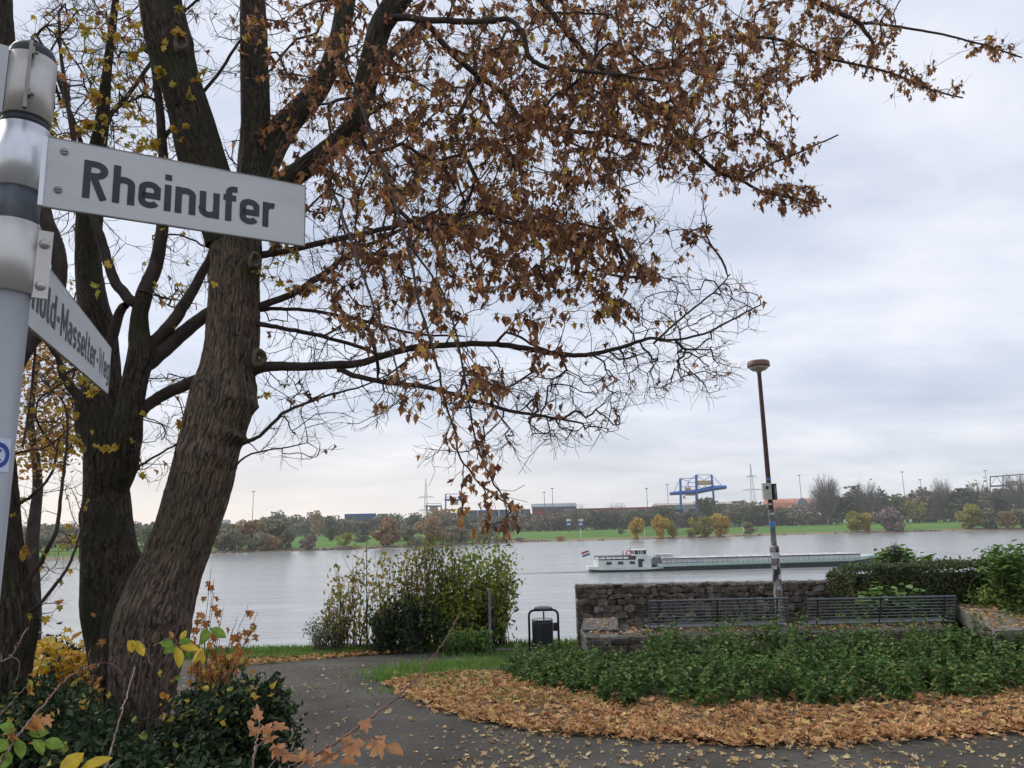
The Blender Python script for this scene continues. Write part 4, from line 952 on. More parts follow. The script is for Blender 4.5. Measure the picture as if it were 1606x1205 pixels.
pts.append((cx+wd/2, z0-.1)); mb.tube([(x, Y, z) for x, z in pts], .026, 10); mb.build('frame', binm, root, smooth=True)
mb = MB(); rb = wd*.36; zb = z0+.13; zc = H(855, 975, Y); cxb = cx-.03
mb.lathe((cxb, Y, 0), [(rb*.96, zb), (rb, zb+.03), (rb, zc-.02), (rb*.97, zc), (rb*.9, zc), (rb*.9, zb+.1)], 32); basket = mb.build('basket', binm, root, smooth=False)
mb = MB()
for k in range(28): t_ = 2*PI*k/28; x, y = cxb+rb*.97*math.cos(t_), Y+rb*.97*math.sin(t_); mb.tube([(x, y, zc-.01), (x, y, zc+.05)], .0055, 4)
ring = [(cxb+rb*.97*math.cos(2*PI*k/32), Y+rb*.97*math.sin(2*PI*k/32), zc+.05) for k in range(33)]; mb.tube(ring, .006, 5, cap=False); mb.build('rim_grille', mat('bin_rim', (.1, .1, .1), (.15, .15, .15), rough=.4), basket)
mb = MB(); mb.tube([(cx, Y-rb-.012, z0+.14), (cx, Y-rb-.012, zc), (cx, Y-rb*.6, zt-.02)], .018, 8); mb.build('centre_post', binm, root)
mb = MB(); mb.lathe((cx, Y, zt+.018), [(.20, 0), (.215, .02), (.20, .045), (.12, .065), (.02, .072)], 32, sx=1., sy=1.1); mb.build('lid', binl, root, smooth=True)
mb = MB(); mb.box((cx+wd/2-.06, Y, zc-.12), (.12, .05, .18)); mb.build('lock_bracket', binm, root)
mb = MB(); mb.box((cx-wd/2+.04, Y, z0+.12), (.1, .04, .04)); mb.build('foot_bracket', binm, root)
# ------------------------------------------------------------------ lamp post
Yl = 16.6; base = P(1223, 960, Yl); base = np.array([base[0], Yl, gz(base[0], Yl)]); zz = lambda py, px=1205: P(px, py, Yl)[2]
rust = mat('maroon_pole_paint', (.045, .022, .02), (.10, .045, .035), scale=9, rough=.6, bump=.2); pgrey = mat('patched_grey_pole', (.10, .11, .105), (.22, .22, .21), scale=7, rough=.7, bump=.3, pos=(.45, .55), detail=10)
peel = mat('peeled_pole_base', (.05, .045, .04), (.30, .29, .27), scale=9, rough=.8, bump=.3, pos=(.42, .56), stretch=(1, 1, .5), detail=10)
root = thing('street_lamp', 'tall brown lamp post with round cap and sticker-covered grey base', 'lamp post', base)
zj = zz(862, 1216); zm = zz(800, 1211); zh = zz(582, 1189)
mb = MB(); mb.tube([base-[0, 0, .2], [base[0], Yl, zj-.06]], [.092, .09], 20); mb.tube([[base[0], Yl, zj-.06], [base[0], Yl, zj+.05], [base[0], Yl, zj+.10]], [.098, .098, .062], 20); mb.build('pole_base', peel, root, smooth=False)
mb = MB(); mb.tube([[base[0], Yl, zj], [base[0], Yl, zm]], [.061, .057], 16); mb.build('pole_middle', pgrey, root)
mb = MB(); mb.tube([[base[0], Yl, zm-.001], [base[0], Yl, zh]], [.0565, .044], 16); mb.build('pole', rust, root)
capm = mat('lamp_cap_maroon', (.15, .07, .06), (.2, .1, .085), scale=4, rough=.5); difm = mat('lamp_diffuser', (.42, .40, .34), (.5, .48, .42), scale=4, rough=.35)
mb = MB(); mb.lathe((base[0], Yl, zh), [(.05, -.05), (.07, 0), (.15, .01), (.20, .05), (.225, .10)], 28); lh = mb.build('diffuser', difm, root, smooth=True)
mb = MB(); mb.lathe((base[0], Yl, zh), [(.245, .09), (.25, .11), (.245, .2), (.22, .225), (.05, .24)], 28); mb.build('lamp_cap', capm, root, smooth=True)
boxm = mat('box_offwhite', (.45, .43, .40), (.6, .58, .55), scale=7, rough=.5); blk = mat('box_black', (.02, .02, .022), rough=.4)
zb1 = zz(771, 1207)
mb = MB(); mb.box((base[0]-.075, Yl-.05, zb1), (.19, .09, .36)); 
mb.build('control_box', boxm, root); mb = MB(); mb.box((base[0]-.075, Yl-.10, zb1+.08), (.06, .012, .07)); mb.build('box_mark', blk, root)
mb = MB(); mb.box((base[0]+.095, Yl-.02, zb1-.01), (.08, .14, .35)); mb.build('side_box', blk, root); mb = MB(); mb.box((base[0]+.103, Yl-.095, zb1-.01), (.045, .01, .29)); mb.build('side_box_panel', pgrey, root)
blue = mat('sticker_blue', (.03, .16, .55), (.1, .3, .65), scale=20, rough=.4); whi = mat('sticker_white', (.55, .52, .58), (.7, .68, .72), scale=25, rough=.5)
def band(px, py, r, h, m_, frm=200, to=340, name='sticker', par=None, dr=.003):
    mb = MB(); v = []; n = 14
    z = zz(py, px)
    for i in range(n+1):
        a_ = math.radians(frm+(to-frm)*i/n)
        for rr in (r+.001, r+dr):
            v += [(base[0]+rr*math.cos(a_), Yl+rr*math.sin(a_), z-h/2), (base[0]+rr*math.cos(a_), Yl+rr*math.sin(a_), z+h/2)]
    f = []
    for i in range(n): a_ = i*4; f += [(a_+2, a_+6, a_+7, a_+3), (a_, a_+1, a_+5, a_+4), (a_+1, a_+3, a_+7, a_+5), (a_, a_+4, a_+6, a_+2)]
    f += [(0, 2, 3, 1), (4*n, 4*n+1, 4*n+3, 4*n+2)]; mb.add(v, f); return mb.build(name, m_, root)
band(1213, 822, .060, .10, blue); band(1204, 752, .052, .05, blue, 220, 300); band(1217, 870, .0915, .16, whi); band(1217, 871, .095, .05, blue, 300, 340)
for px_, py, h_, a0, a1, m_ in ((1218, 890, .07, 225, 262, whi), (1219, 905, .10, 275, 318, whi), (1219, 900, .03, 240, 262, blk), (1220, 922, .06, 250, 285, whi), (1212, 806, .05, 240, 320, whi), (1210, 791, .03, 210, 280, whi)):
    band(px_, py, .0915 if py > 860 else .062, h_, m_, a0, a1)
# ------------------------------------------------------------------ handrail of the river steps
railm = mat('rail_galvanised', (.16, .17, .17), (.24, .25, .25), scale=9, rough=.55, metal=.3)
Yh = 17.7; q = P(768, 960, Yh); root = thing('handrail', 'grey galvanised handrail at the head of the river steps', 'handrail', (q[0], Yh, -2.82))
mb = MB(); zt = H(768, 927, Yh); mb.tube([(q[0], Yh, -2.9), (q[0], Yh, zt)], .03, 10); mb.tube([(q[0], Yh, zt), (q[0]-.02, Yh+.03, zt+.035)], [.034, .02], 8); mb.build('post', railm, root)
mb = MB(); mb.tube([(q[0], Yh, zt-.02), (q[0]+.28, Yh+1.8, zt-1.15), (q[0]+.3, Yh+2.2, zt-1.4)], .024, 8); mb.build('top_rail', railm, root)
mb = MB(); mb.tube([(q[0], Yh, zt-.55), (q[0]+.24, Yh+1.4, zt-1.5)], .018, 8); mb.build('lower_rail', railm, root)
mb = MB(); mb.tube([(q[0]+.28, Yh+1.8, zt-2.2), (q[0]+.28, Yh+1.8, zt-1.15)], .022, 8); mb.build('post', railm, root)
mb = MB()
for i in range(5): mb.box((q[0]+.75, Yh+.35+i*.34, -2.86-i*.2), (1.3, .36, .2))
tag(mb.build('river_steps', conc), 'pale concrete steps going down to the river beside the handrail', 'steps')
# ------------------------------------------------------------------ street sign post
steel = mat('pole_galvanised', (.30, .315, .335), (.40, .415, .435), scale=5, rough=.5, metal=.45, bump=.1, stretch=(1, 1, .3)); alu = mat('clamp_aluminium', (.46, .44, .41), (.62, .60, .57), scale=6, rough=.38, metal=.5, stretch=(1, 1, .3))
aluw = mat('sleeve_aluminium', (.60, .62, .66), (.70, .72, .76), scale=6, rough=.3, metal=.55, stretch=(1, 1, .2)); capb = mat('cap_black', (.03, .033, .04), (.045, .05, .058), scale=8, rough=.5)
signf = mat('sign_white', (.50, .515, .53), (.62, .63, .64), scale=5, rough=.45, bump=.03, bscale=70, stretch=(.5, .5, 2.5), detail=10, pos=(.3, .6)); txtm = mat('sign_lettering', (.03, .035, .045), (.045, .05, .06), scale=9, rough=.5); edgem = mat('sign_edge', (.20, .19, .17), (.36, .35, .32), scale=14, rough=.6)
grim = mat('pole_grime', (.09, .105, .125), (.26, .285, .32), scale=9, rough=.7, pos=(.4, .6), stretch=(1, 1, .6))
rp = .0395; dpole = rp*2*F/64
pc = Pd(34, 250, dpole)
pt = lambda py: pc[2]+(P(34, py, pc[1])[2]-pc[2])
def zat(py):                               # height on the pole axis seen at row py
    z = pc[2]
    for _ in range(20):
        y_ = PX(np.array([pc[0], pc[1], z]))[1]; z += (y_-py)*dpole/F
    return z
gb = np.array([pc[0], pc[1], gz(pc[0], pc[1])])
root = thing('street_sign_post', 'galvanised sign post with white street name plates close to the viewer', 'street sign', gb)
def cyl(z0, z1, r, n=40): 
    mb = MB(); mb.tube([(pc[0], pc[1], z0), (pc[0], pc[1], z1)], r, n); return mb
mb = cyl(gb[2]-.3, zat(95), rp*.96); pole = mb.build('pole', steel, root, smooth=False)
for p_ in pole.data.polygons: p_.use_smooth = len(p_.vertices) == 4
def ring(name, z0, z1, r, m_):
    mb = MB(); mb.lathe((pc[0], pc[1], 0), [(r-.004, z0), (r, z0+.001), (r, z1-.001), (r-.004, z1)], 40); o = mb.build(name, m_, root)
    for p_ in o.data.polygons: p_.use_smooth = abs(p_.normal.z) < .5
    return o
cp = MB(); cp.lathe((pc[0], pc[1], zat(112)), [(rp*1.0, 0), (rp*1.0, .036), (rp*.9, .044), (rp*.2, .046)], 40); cpo = cp.build('post_cap', capb, root)
for p_ in cpo.data.polygons: p_.use_smooth = abs(p_.normal.z) < .5
ring('upper_clamp', zat(191), zat(97), rp*1.10, alu)
ring('spacer_band', zat(203), zat(191), rp*1.02, capb)
ring('sleeve', zat(302), zat(203), rp*1.08, aluw)
ring('grimy_band', zat(352), zat(302), rp*.985, grim)
ring('lower_clamp', zat(462), zat(352), rp*1.10, alu)
# plate geometry: horizontal plates whose left/right ends match the view
def plate(xa, yta, yba, xb, ytb, ybb, h):
    hd = lambda x, yt, yb: Pd(x, (yt+yb)/2, 1.)
    def dist(x, yt, yb):                   # forward distance where a vertical bar of height h spans yt..yb
        lo_, hi_ = .5, 8.
        for _ in range(50):
            d_ = (lo_+hi_)/2; c = Pd(x, (yt+yb)/2, d_); a_ = PX(c+[0, 0, h/2])[1]; b2 = PX(c-[0, 0, h/2])[1]
            if b2-a_ > yb-yt: lo_ = d_
            else: hi_ = d_
        return c
    return dist(xa, yta, yba), dist(xb, ytb, ybb)
a1, b1 = plate(71, 215, 322, 477.5, 292, 384.5, .14*dpole/1.45)
print('sign1', a1, b1, np.linalg.norm(b1-a1), 'pole', pc)
zc = (a1[2]+b1[2])/2; hS = .14*dpole/1.45
def fit_dir(a, b, h):
    return a, b
# stroke lettering -----------------------------------------------------------
def arc(cx, cy, rx, ry, a0, a1, n=8): return [(cx+rx*math.cos(math.radians(a0+(a1-a0)*i/n)), cy+ry*math.sin(math.radians(a0+(a1-a0)*i/n))) for i in range(n+1)]
XH = .72; T = .165; w1 = .40; r1 = w1/2-T/2+.0
def bowl(x0, w_, h_, y0=0): return [(x0, y0+h_-.2), *arc(x0+.17, y0+h_-.2, .17, .2-T/2, 180, 90)[1:], *arc(x0+w_-.17, y0+h_-.2, .17, .2-T/2, 90, 0), *arc(x0+w_-.17, y0+.2, .17, .2-T/2, 0, -90), *arc(x0+.17, y0+.2, .17, .2-T/2, -90, -180)]
h2_ = T/2
GL = {
 'R': (.56, [[(h2_, 0), (h2_, 1)], [(h2_, 1-h2_), (.26, 1-h2_), *arc(.26, .76, .20, .24-h2_, 90, -90), (h2_, .52+h2_)], [(.24, .54), (.47, 0)]]),
 'h': (.50, [[(h2_, 0), (h2_, 1)], [(h2_, XH-.22), *arc(.25, XH-.2, .175, .2-h2_, 150, 0), (.425, 0)]]),
 'e': (.50, [[(.07, XH*.47), (.43, XH*.47), (.43, XH-.2), *arc(.25, XH-.2, .175, .2-h2_, 0, 180), (.075, .2), *arc(.25, .2, .175, .2-h2_, 180, 340)]]),
 'i': (.16, [[(h2_, 0), (h2_, XH)], [(h2_, .84), (h2_, 1)]]),
 'n': (.50, [[(h2_, 0), (h2_, XH)], [(h2_, XH-.22), *arc(.25, XH-.2, .175, .2-h2_, 150, 0), (.425, 0)]]),
 'u': (.50, [[(.425, XH), (.425, 0)], [(h2_, XH), (h2_, .2), *arc(.25, .2, .175, .2-h2_, 180, 330)]]),
 'f': (.34, [[(.14, 0), (.14, .79), *arc(.27, .80, .13, .2-h2_, 180, 95), (.36, 1-h2_)], [(0, XH-.06), (.33, XH-.06)]]),
 'r': (.35, [[(h2_, 0), (h2_, XH)], [(h2_, XH-.22), *arc(.26, XH-.22, .17, .22-h2_, 170, 70)]]),
 'o': (.50, [[(.075, XH-.2), *arc(.25, XH-.2, .175, .2-h2_, 180, 0), *arc(.25, .2, .175, .2-h2_, 0, -180), (.075, XH-.19)]]),
 'l': (.22, [[(h2_, 1), (h2_, .14), *arc(h2_+.12, .14, .12, .14-h2_, 180, 270), (.24, h2_)]]),
 'd': (.50, [[(.425, 0), (.425, 1)], [(.425, XH-.2), *arc(.25, XH-.2, .175, .2-h2_, 0, 180), (.075, .2), *arc(.25, .2, .175, .2-h2_, 180, 360)]]),
 '-': (.34, [[(.03, .40), (.31, .40)]]),
 'M': (.72, [[(h2_, 0), (h2_, 1)], [(.645, 0), (.645, 1)], [(h2_, .96), (.36, .3), (.645, .96)]]),
 'a': (.49, [[(.41, 0), (.41, XH-.2), *arc(.25, XH-.2, .165, .2-h2_, 0, 150)], [(.41, .43), (.22, .43), *arc(.22, .25, .15, .25-h2_, 90, 270, 8), (.30, h2_), (.41, .17)]]),
 's': (.45, [[(.40, XH-.13), *arc(.23, XH-.19, .16, .19-h2_, 40, 180, 6), *arc(.23, XH-.22, .155, .14, 180, 265, 4), *arc(.23, .21, .155, .14, 80, 0, 4), *arc(.23, .19, .155, .19-h2_, 0, -145, 6)]]),
 't': (.34, [[(.14, .93), (.14, .17), *arc(.27, .17, .13, .17-h2_, 180, 265), (.35, h2_)], [(0, XH-.06), (.33, XH-.06)]]),
 'W': (.86, [[(.06, 1), (.23, .03), (.43, .85), (.63, .03), (.80, 1)]]),
 'g': (.50, [[(.425, XH), (.425, -.06), *arc(.25, -.06, .175, .19-h2_, 0, -150)], [(.425, XH-.2), *arc(.25, XH-.2, .175, .2-h2_, 0, 180), (.075, .2), *arc(.25, .2, .175, .2-h2_, 180, 360)]]),
}
def text_mesh(txt, kx=1., gap=.09, T_=T):
    """returns list of (2D quad strips) in cap-height units, total width"""
    x = 0; out = []
    for ch in txt:
        w_, strokes = GL[ch]
        for S in strokes:
            p = np.array(S, float); p = p[np.r_[True, np.linalg.norm(np.diff(p, axis=0), axis=1) > 1e-4]]
            d = np.diff(p, axis=0); d /= np.linalg.norm(d, axis=1)[:, None]; nn = np.stack([-d[:, 1], d[:, 0]], 1)
            L_, R_ = [], []
            for i in range(len(p)):
                if i == 0: m_ = nn[0]; k_ = 1
                elif i == len(p)-1: m_ = nn[-1]; k_ = 1
                else: m_ = nn[i-1]+nn[i]; m_ /= np.linalg.norm(m_)+1e-9; k_ = min(1.6, 1/max(.4, np.dot(m_, nn[i])))
                L_.append(p[i]+m_*T_/2*k_); R_.append(p[i]-m_*T_/2*k_)
            out.append((np.array(L_)*[kx, 1]+[x, 0], np.array(R_)*[kx, 1]+[x, 0]))
        x += (w_+gap)*kx
    return out, x-gap*kx
def letter_obj(name, txt, org, ex, ez, en, cap, kx, u0=None, u1=None, v0=0, gap=.09):
    """fits text from u0 to u1 (m along the plate)"""
    st, tw = text_mesh(txt, 1., gap)
    W_ = tw*cap*kx; 
    if u0 is None: u0 = u1-W_
    sx_ = cap*kx if u1 is None or u0 is None else cap*kx
    mb = MB()
    for k_, (L_, R_) in enumerate(st):
        e_ = .0006+.00012*(k_ % 5); v = []
        for l_, r_ in zip(L_, R_):
            for q_ in (l_, r_): v.append(org+ex*(u0+q_[0]*cap*kx)+ez*(v0+q_[1]*cap)+en*e_)
        n_ = len(L_); mb.add(v, [(2*i, 2*i+1, 2*i+3, 2*i+2) for i in range(n_-1)])
    return mb.build(name, txtm, None), W_, u0
def make_plate(a, b, h, thick, txt, cap, v0, u0=None, u1=None, kx=1., gap=.09, ext=0.):
    ex = b-a; Ln = np.linalg.norm(ex); ex /= Ln; ez = np.array([0, 0, 1.]); ez = ez-ex*ex[2]; ez /= np.linalg.norm(ez); en = np.cross(ex, ez)
    if np.dot(en, -a) < 0: en = -en
    o = a-ez*h/2
    ax = np.array([ex, en, ez])
    mb = MB(); mb.box(o+ex*(Ln-ext)/2+ez*h/2-en*thick/2, (Ln+ext, thick, h), ax=ax); pl = mb.build('name_plate', signf, root)
    mb = MB()
    t2 = .0022
    for (c_, d_) in ((o+ex*(Ln-ext)/2-ez*0+ez*(-t2/2), (Ln+ext+2*t2, thick+.0012, t2)), (o+ex*(Ln-ext)/2+ez*(h+t2/2), (Ln+ext+2*t2, thick+.0012, t2)), (o+ex*(Ln+t2/2)+ez*h/2, (t2, thick+.0012, h))):
        mb.box(c_-en*thick/2, d_, ax=ax)
    ed = mb.build('plate_rim', edgem, pl)
    st, tw = text_mesh(txt, 1., gap)
    if u0 is not None and u1 is not None: kx = (u1-u0)/(tw*cap)
    elif u0 is None: u0 = u1-tw*cap*kx
    mb = MB()
    for k_, (L_, R_) in enumerate(st):
        e_ = .0006+.00012*(k_ % 5); v = []
        for l_, r_ in zip(L_, R_):
            for q_ in (l_, r_): v.append(o+ex*(u0+q_[0]*cap*kx)+ez*(v0+q_[1]*cap)+en*e_)
        n_ = len(L_); mb.add(v, [(2*i, 2*i+1, 2*i+3, 2*i+2) for i in range(n_-1)])
    mb.build('lettering', txtm, pl)
    print('plate', txt, 'len', Ln, 'z', a[2], b[2], 'kx', kx, 'u0', u0, [np.round(PX(o+ex*u+ez*v)) for u, v in ((0, 0), (0, h), (Ln, 0), (Ln, h))])
    return o, ex, ez, en, Ln, pl
o, ex, ez, en, Ln, pl1 = make_plate(a1, b1, hS, .006, 'Rheinufer', hS*.555, hS*.22, u0=None, u1=None, kx=1, ext=.02) if False else (None,)*6
def ucoord(a, b, px):                     # metres along the plate where column px falls
    ex = b-a; Ln = np.linalg.norm(ex); ex /= Ln; lo_, hi_ = -.3, Ln+.3
    for _ in range(40):
        m_ = (lo_+hi_)/2
        if PX(a+ex*m_)[0] < px: lo_ = m_
        else: hi_ = m_
    return m_
o, ex, ez, en, Ln, pl1 = make_plate(a1, b1, hS, .005, 'Rheinufer', hS*.565, hS*.205, u0=ucoord(a1, b1, 130.5), u1=ucoord(a1, b1, 432), ext=.0, gap=.10)
screw = mat('screw_steel', (.22, .21, .19), (.34, .33, .3), scale=40, rough=.4, metal=.6)
for px, fv in ((98, .83), (93, .26)):
    u = ucoord(a1, b1, px); c = o+ex*u+ez*hS*fv; mb = MB(); mb.tube([c-en*.001, c+en*.0015, c+en*.0028], [.0075, .0075, .004], 16)
    mb.build('screw', screw, pl1); mb = MB(); mb.box(c+en*.003, (.012, .0008, .0014), ax=np.array([ex, en, ez])); mb.build('screw_slot', txtm, pl1)
# flange of the sleeve that grips the plate
mb = MB(); fa = o-ex*.034; mb.box(o-ex*.004+ez*hS*.5-en*.0045, (.008, .014, hS*1.0), ax=np.array([ex, en, ez])); mb.build('sleeve_flange', aluw, root)
# second plate
h2p = hS*1.07
a2, b2 = plate(67, 414, 524.6, 172, 547, 617, h2p)
o2, ex2, ez2, en2, Ln2, pl2 = make_plate(a2, b2, h2p, .005, 'nold-Masselter-Weg', h2p*.50, h2p*.25, u1=ucoord(a2, b2, 171), u0=None if False else ucoord(a2, b2, 52), ext=.10, gap=.10)
dcam = np.array([-pc[0], -pc[1], 0]); dcam /= np.linalg.norm(dcam); drt = np.array([-dcam[1], dcam[0], 0])
rzf = math.atan2(drt[1], drt[0])
mb = MB(); c = np.array([pc[0], pc[1], (zat(462)+zat(362))/2])+drt*rp*1.28+dcam*rp*.35; hh = zat(362)-zat(468); mb.box(c, (.026, .010, hh), rz=rzf); fl = mb.build('clamp_flange', alu, root)
for k_ in (-.32, .30):
    q = c+dcam*.005+np.array([0, 0, hh*k_]); mb = MB(); mb.tube([q, q+dcam*.004, q+dcam*.008, q+dcam*.0095], [.0095, .009, .006, .002], 14); mb.build('bolt', alu, fl, smooth=True)
# third plate leaving the frame on the left, and the upper clamp strip
aL = np.array([pc[0]-rp*1.1, pc[1]-.01, 0]); hz0, hz1 = zat(196), zat(96)
mb = MB(); mb.box(np.array([pc[0], pc[1], (hz0+hz1)/2+.004])-drt*(rp*.98+.2)+dcam*.02, (.4, .005, hz1-hz0), rz=rzf); mb.build('name_plate', signf, root)
mb = MB(); q = np.array([pc[0], pc[1], 0])+dcam*rp*1.10-drt*rp*.12; mb.box(q+dcam*.004+[0, 0, (zat(188)+zat(86))/2], (.006, .012, zat(86)-zat(188)), rz=rzf); st = mb.build('clamp_strip', screw, root)
for py in (102, 165): 
    mb = MB(); z = zat(py); mb.tube([q+dcam*.006+[0, 0, z], q+dcam*.008+drt*.013+[0, 0, z-.002]], [.004, .0035], 8); mb.box(q+dcam*.006+drt*.005+[0, 0, z], (.004, .016, .014), rz=rzf); mb.build('bolt', screw, st)
# round sticker on the pole
bl = mat('club_sticker_blue', (.02, .05, .30), (.03, .07, .36), scale=9, rough=.35); wl = mat('club_sticker_white', (.6, .68, .8), (.68, .74, .84), scale=9, rough=.35)
def curved(name, z0, z1, a0, a1_, r, m_, n=16, par=None):
    mb = MB(); v = []
    for i in range(n+1): a_ = math.radians(a0+(a1_-a0)*i/n); v += [(pc[0]+r*math.cos(a_), pc[1]+r*math.sin(a_), z0), (pc[0]+r*math.cos(a_), pc[1]+r*math.sin(a_), z1)]
    mb.add(v, [(2*i, 2*i+2, 2*i+3, 2*i+1) for i in range(n)]); return mb.build(name, m_, root if par is None else par)
R0 = rp*.96
sk = curved('sticker', zat(742), zat(690), 215, 356, R0+.0006, wl); curved('sticker_field', zat(742), zat(690), 215, 292, R0+.0009, bl, par=sk)
zc3 = (zat(742)+zat(688))/2-.002; ang0 = 318.
def onpole(du, z, e_): a_ = math.radians(ang0)+du/R0; return (pc[0]+(R0+e_)*math.cos(a_), pc[1]+(R0+e_)*math.sin(a_), z)
def annulus(r0, r1, e_, m_, f0=0, f1=360, nm='sticker_ring'):
    mb = MB(); v = []; n = 40
    for i in range(n+1): t_ = math.radians(f0+(f1-f0)*i/n); v += [onpole(r0*math.cos(t_), zc3+r0*math.sin(t_), e_), onpole(r1*math.cos(t_), zc3+r1*math.sin(t_), e_)]
    mb.add(v, [(2*i, 2*i+1, 2*i+3, 2*i+2) for i in range(n)]); mb.build(nm, m_, sk)
annulus(.0005, .026, .0012, wl); annulus(.016, .0235, .0015, bl); annulus(.0075, .0125, .0015, bl, 40, 320)
# ------------------------------------------------------------------ the big maple
BARK = bark('maple_bark', (.022, .016, .012), (.20, .15, .112), mossamt=.3); BARKD = bark('dark_bark', (.012, .010, .008), (.08, .064, .048), mossamt=.7)
TWIG = mat('twig_bark', (.035, .026, .022), (.07, .05, .042), scale=6, rough=.85)
CROWN = leafmat('withered_maple_leaves', [(0, (.20, .10, .055)), (.2, (.40, .20, .10)), (.42, (.27, .13, .075)), (.62, (.52, .28, .14)), (.78, (.33, .165, .085)), (.875, (.62, .31, .11)), (.93, (.68, .46, .09)), (1, (.50, .46, .09))], rough=.6, trans=.28, nscale=16, vary=.4)
for n_ in CROWN.node_tree.nodes:
    if n_.type == 'VALTORGB': n_.color_ramp.interpolation = 'CONSTANT'
b0 = PG(212, 1190)
tree = thing('maple_tree', 'big old maple with forked trunk behind the street name plates, hung with withered brown leaves', 'tree', (P(225, 1100, 6.75)[0], 6.75, gz(0, 6.75)))
YT = 6.75
MR = [(208, 1262, 175, YT), (210, 1225, 140, YT), (212, 1180, 112, YT), (212, 1140, 104, YT), (221, 1077, 108, YT), (228, 1030, 118, YT), (238, 985, 128, YT), (254, 930, 116, YT), (271, 885, 104, YT), (289, 840, 101, YT), (302, 799, 100, YT), (316, 746, 101, YT), (329, 693, 100, YT+.02), (343, 645, 104, YT+.05), (351, 612, 104, YT+.08), (356, 582, 88, YT+.1), (363, 545, 84, YT+.12), (366, 499, 82, YT+.12), (369, 440, 80, YT+.12), (371, 400, 82, YT+.12), (366, 350, 84, YT+.1)]
main_rows = [(x, y, w_*(.90 if y > 800 else .94), Y_) for x, y, w_, Y_ in MR]
main_o, mpts, mrad = stem('trunk', main_rows, BARK, tree, n=110, k=16, amp=.016, burls=[(.56, (.2, -1), .05, .07), (.60, (1, -.5), .05, .05), (.66, (1, -.3), .035, .05), (.30, (.3, -1), .03, .10)], seed=3)
stem('fork', [(355, 380, 60, YT+.05), (340, 320, 70, YT), (318, 252, 70, YT-.05), (296, 175, 64, YT-.15), (276, 110, 66, YT-.2), (262, 55, 68, YT-.25), (250, 0, 64, YT-.3), (238, -70, 60, YT-.35), (222, -170, 50, YT-.4)], BARKD, tree, n=60, k=10, amp=.012, burls=[(.55, (1, -.6), .02, .05)], seed=5)
stem('fork', [(380, 385, 52, YT+.2), (394, 320, 56, YT+.25), (400, 252, 50, YT+.3), (401, 190, 44, YT+.3), (399, 100, 41, YT+.3), (397, 0, 37, YT+.3), (392, -90, 30, YT+.3)], BARKD, tree, n=44, k=9, amp=.010, seed=8)
stem('fork', [(398, 300, 40, YT+.3), (415, 262, 40, YT+.35), (450, 195, 38, YT+.5), (501, 137, 34, YT+.6), (530, 65, 31, YT+.7), (545, -20, 28, YT+.75), (552, -110, 24, YT+.8)], BARKD, tree, n=40, k=9, amp=.009, seed=12)
stem('fork', [(392, 335, 34, YT+.1), (425, 300, 34, YT), (480, 262, 32, YT-.1), (553, 199, 31, YT-.2), (577, 120, 34, YT-.25), (598, 40, 34, YT-.3), (640, -20, 32, YT-.3), (690, -100, 26, YT-.3)], BARKD, tree, n=40, k=9, amp=.009, seed=15)
stem('fork', [(226, 878, 14, YT+.16), (224, 892, 44, YT+.17), (220, 915, 66, YT+.18), (214, 950, 84, YT+.18), (208, 1000, 96, YT+.15), (206, 1060, 96, YT+.12)], BARKD, tree, n=50, k=9, amp=.012, seed=44)
# left fork stem
YL = YT+.35
stem('fork', [(212, 1240, 90, YT+.1), (205, 1150, 90, YT+.15), (196, 1060, 92, YT+.22), (190, 1000, 94, YL), (182, 950, 98, YL), (178, 900, 92, YL), (172, 868, 80, YL), (169, 830, 73, YL), (168, 799, 70, YL), (167, 746, 68, YL), (168, 700, 66, YL), (166, 660, 62, YL+.05), (161, 619, 58, YL+.1), (160, 570, 50, YL+.15), (157, 520, 46, YL+.2), (146, 470, 43, YL+.25), (139, 407, 36, YL+.3), (141, 340, 36, YL+.3), (146, 270, 30, YL+.3), (160, 190, 20, YL+.3), (168, 110, 13, YL+.3), (182, 0, 10, YL+.3), (190, -60, 8, YL+.3)], BARKD, tree, n=60, k=9, amp=.012, burls=[(.28, (-.3, -1), .03, .08)], seed=21)
stem('fork', [(176, 800, 20, YL+.02), (182, 770, 34, YL-.03), (190, 735, 44, YL-.10), (193, 712, 46, YL-.14), (197, 680, 48, YL-.2), (204, 640, 40, YL-.2), (213, 590, 37, YL-.2), (221, 555, 40, YL-.2), (218, 527, 32, YL-.2), (219, 495, 25, YL-.2), (226, 462, 24, YL-.2)], BARKD, tree, n=44, k=9, amp=.009, seed=25)
for (kx_, ky_, kr) in ((408, 561, 11), (401, 408, 10), (284, 66, 11)):          # healed branch rings
    Yk = YT+.02 if ky_ > 300 else YT-.3; c = P(kx_, ky_, Yk-.16 if ky_ > 300 else Yk-.2); r_ = kr/F*depth(c); mb = MB(); ri = []
    dv = np.array([.55, -.8, -.1]) if ky_ > 300 else np.array([.5, -.9, -.2]); dv /= np.linalg.norm(dv); a_ = np.cross(dv, [0, 0, 1.]); a_ /= np.linalg.norm(a_); b2_ = np.cross(a_, dv)
    n_ = 20; v = []; f = []; prof = [(1.25, -.9), (1.15, 0), (1.0, .35), (.78, .3), (.62, 0), (.5, -.25), (.05, -.3)]
    for rr, hh in prof:
        for j in range(n_): t_ = 2*PI*j/n_; k_ = rr*r_*(1+.07*math.sin(3*t_+kr)); v.append(c+a_*k_*.8*math.cos(t_)+b2_*k_*1.15*math.sin(t_)+dv*hh*r_)
    for i in range(len(prof)-1):
        for j in range(n_): q = i*n_+j; q2 = i*n_+(j+1) % n_; f.append((q, q2, q2+n_, q+n_))
    mb.add(v, f); mb.build('branch_scar', mat('scar_wood', (.10, .075, .055), (.19, .145, .11), scale=30, rough=.9, bump=.4), tree, smooth=True)
G = Grow()
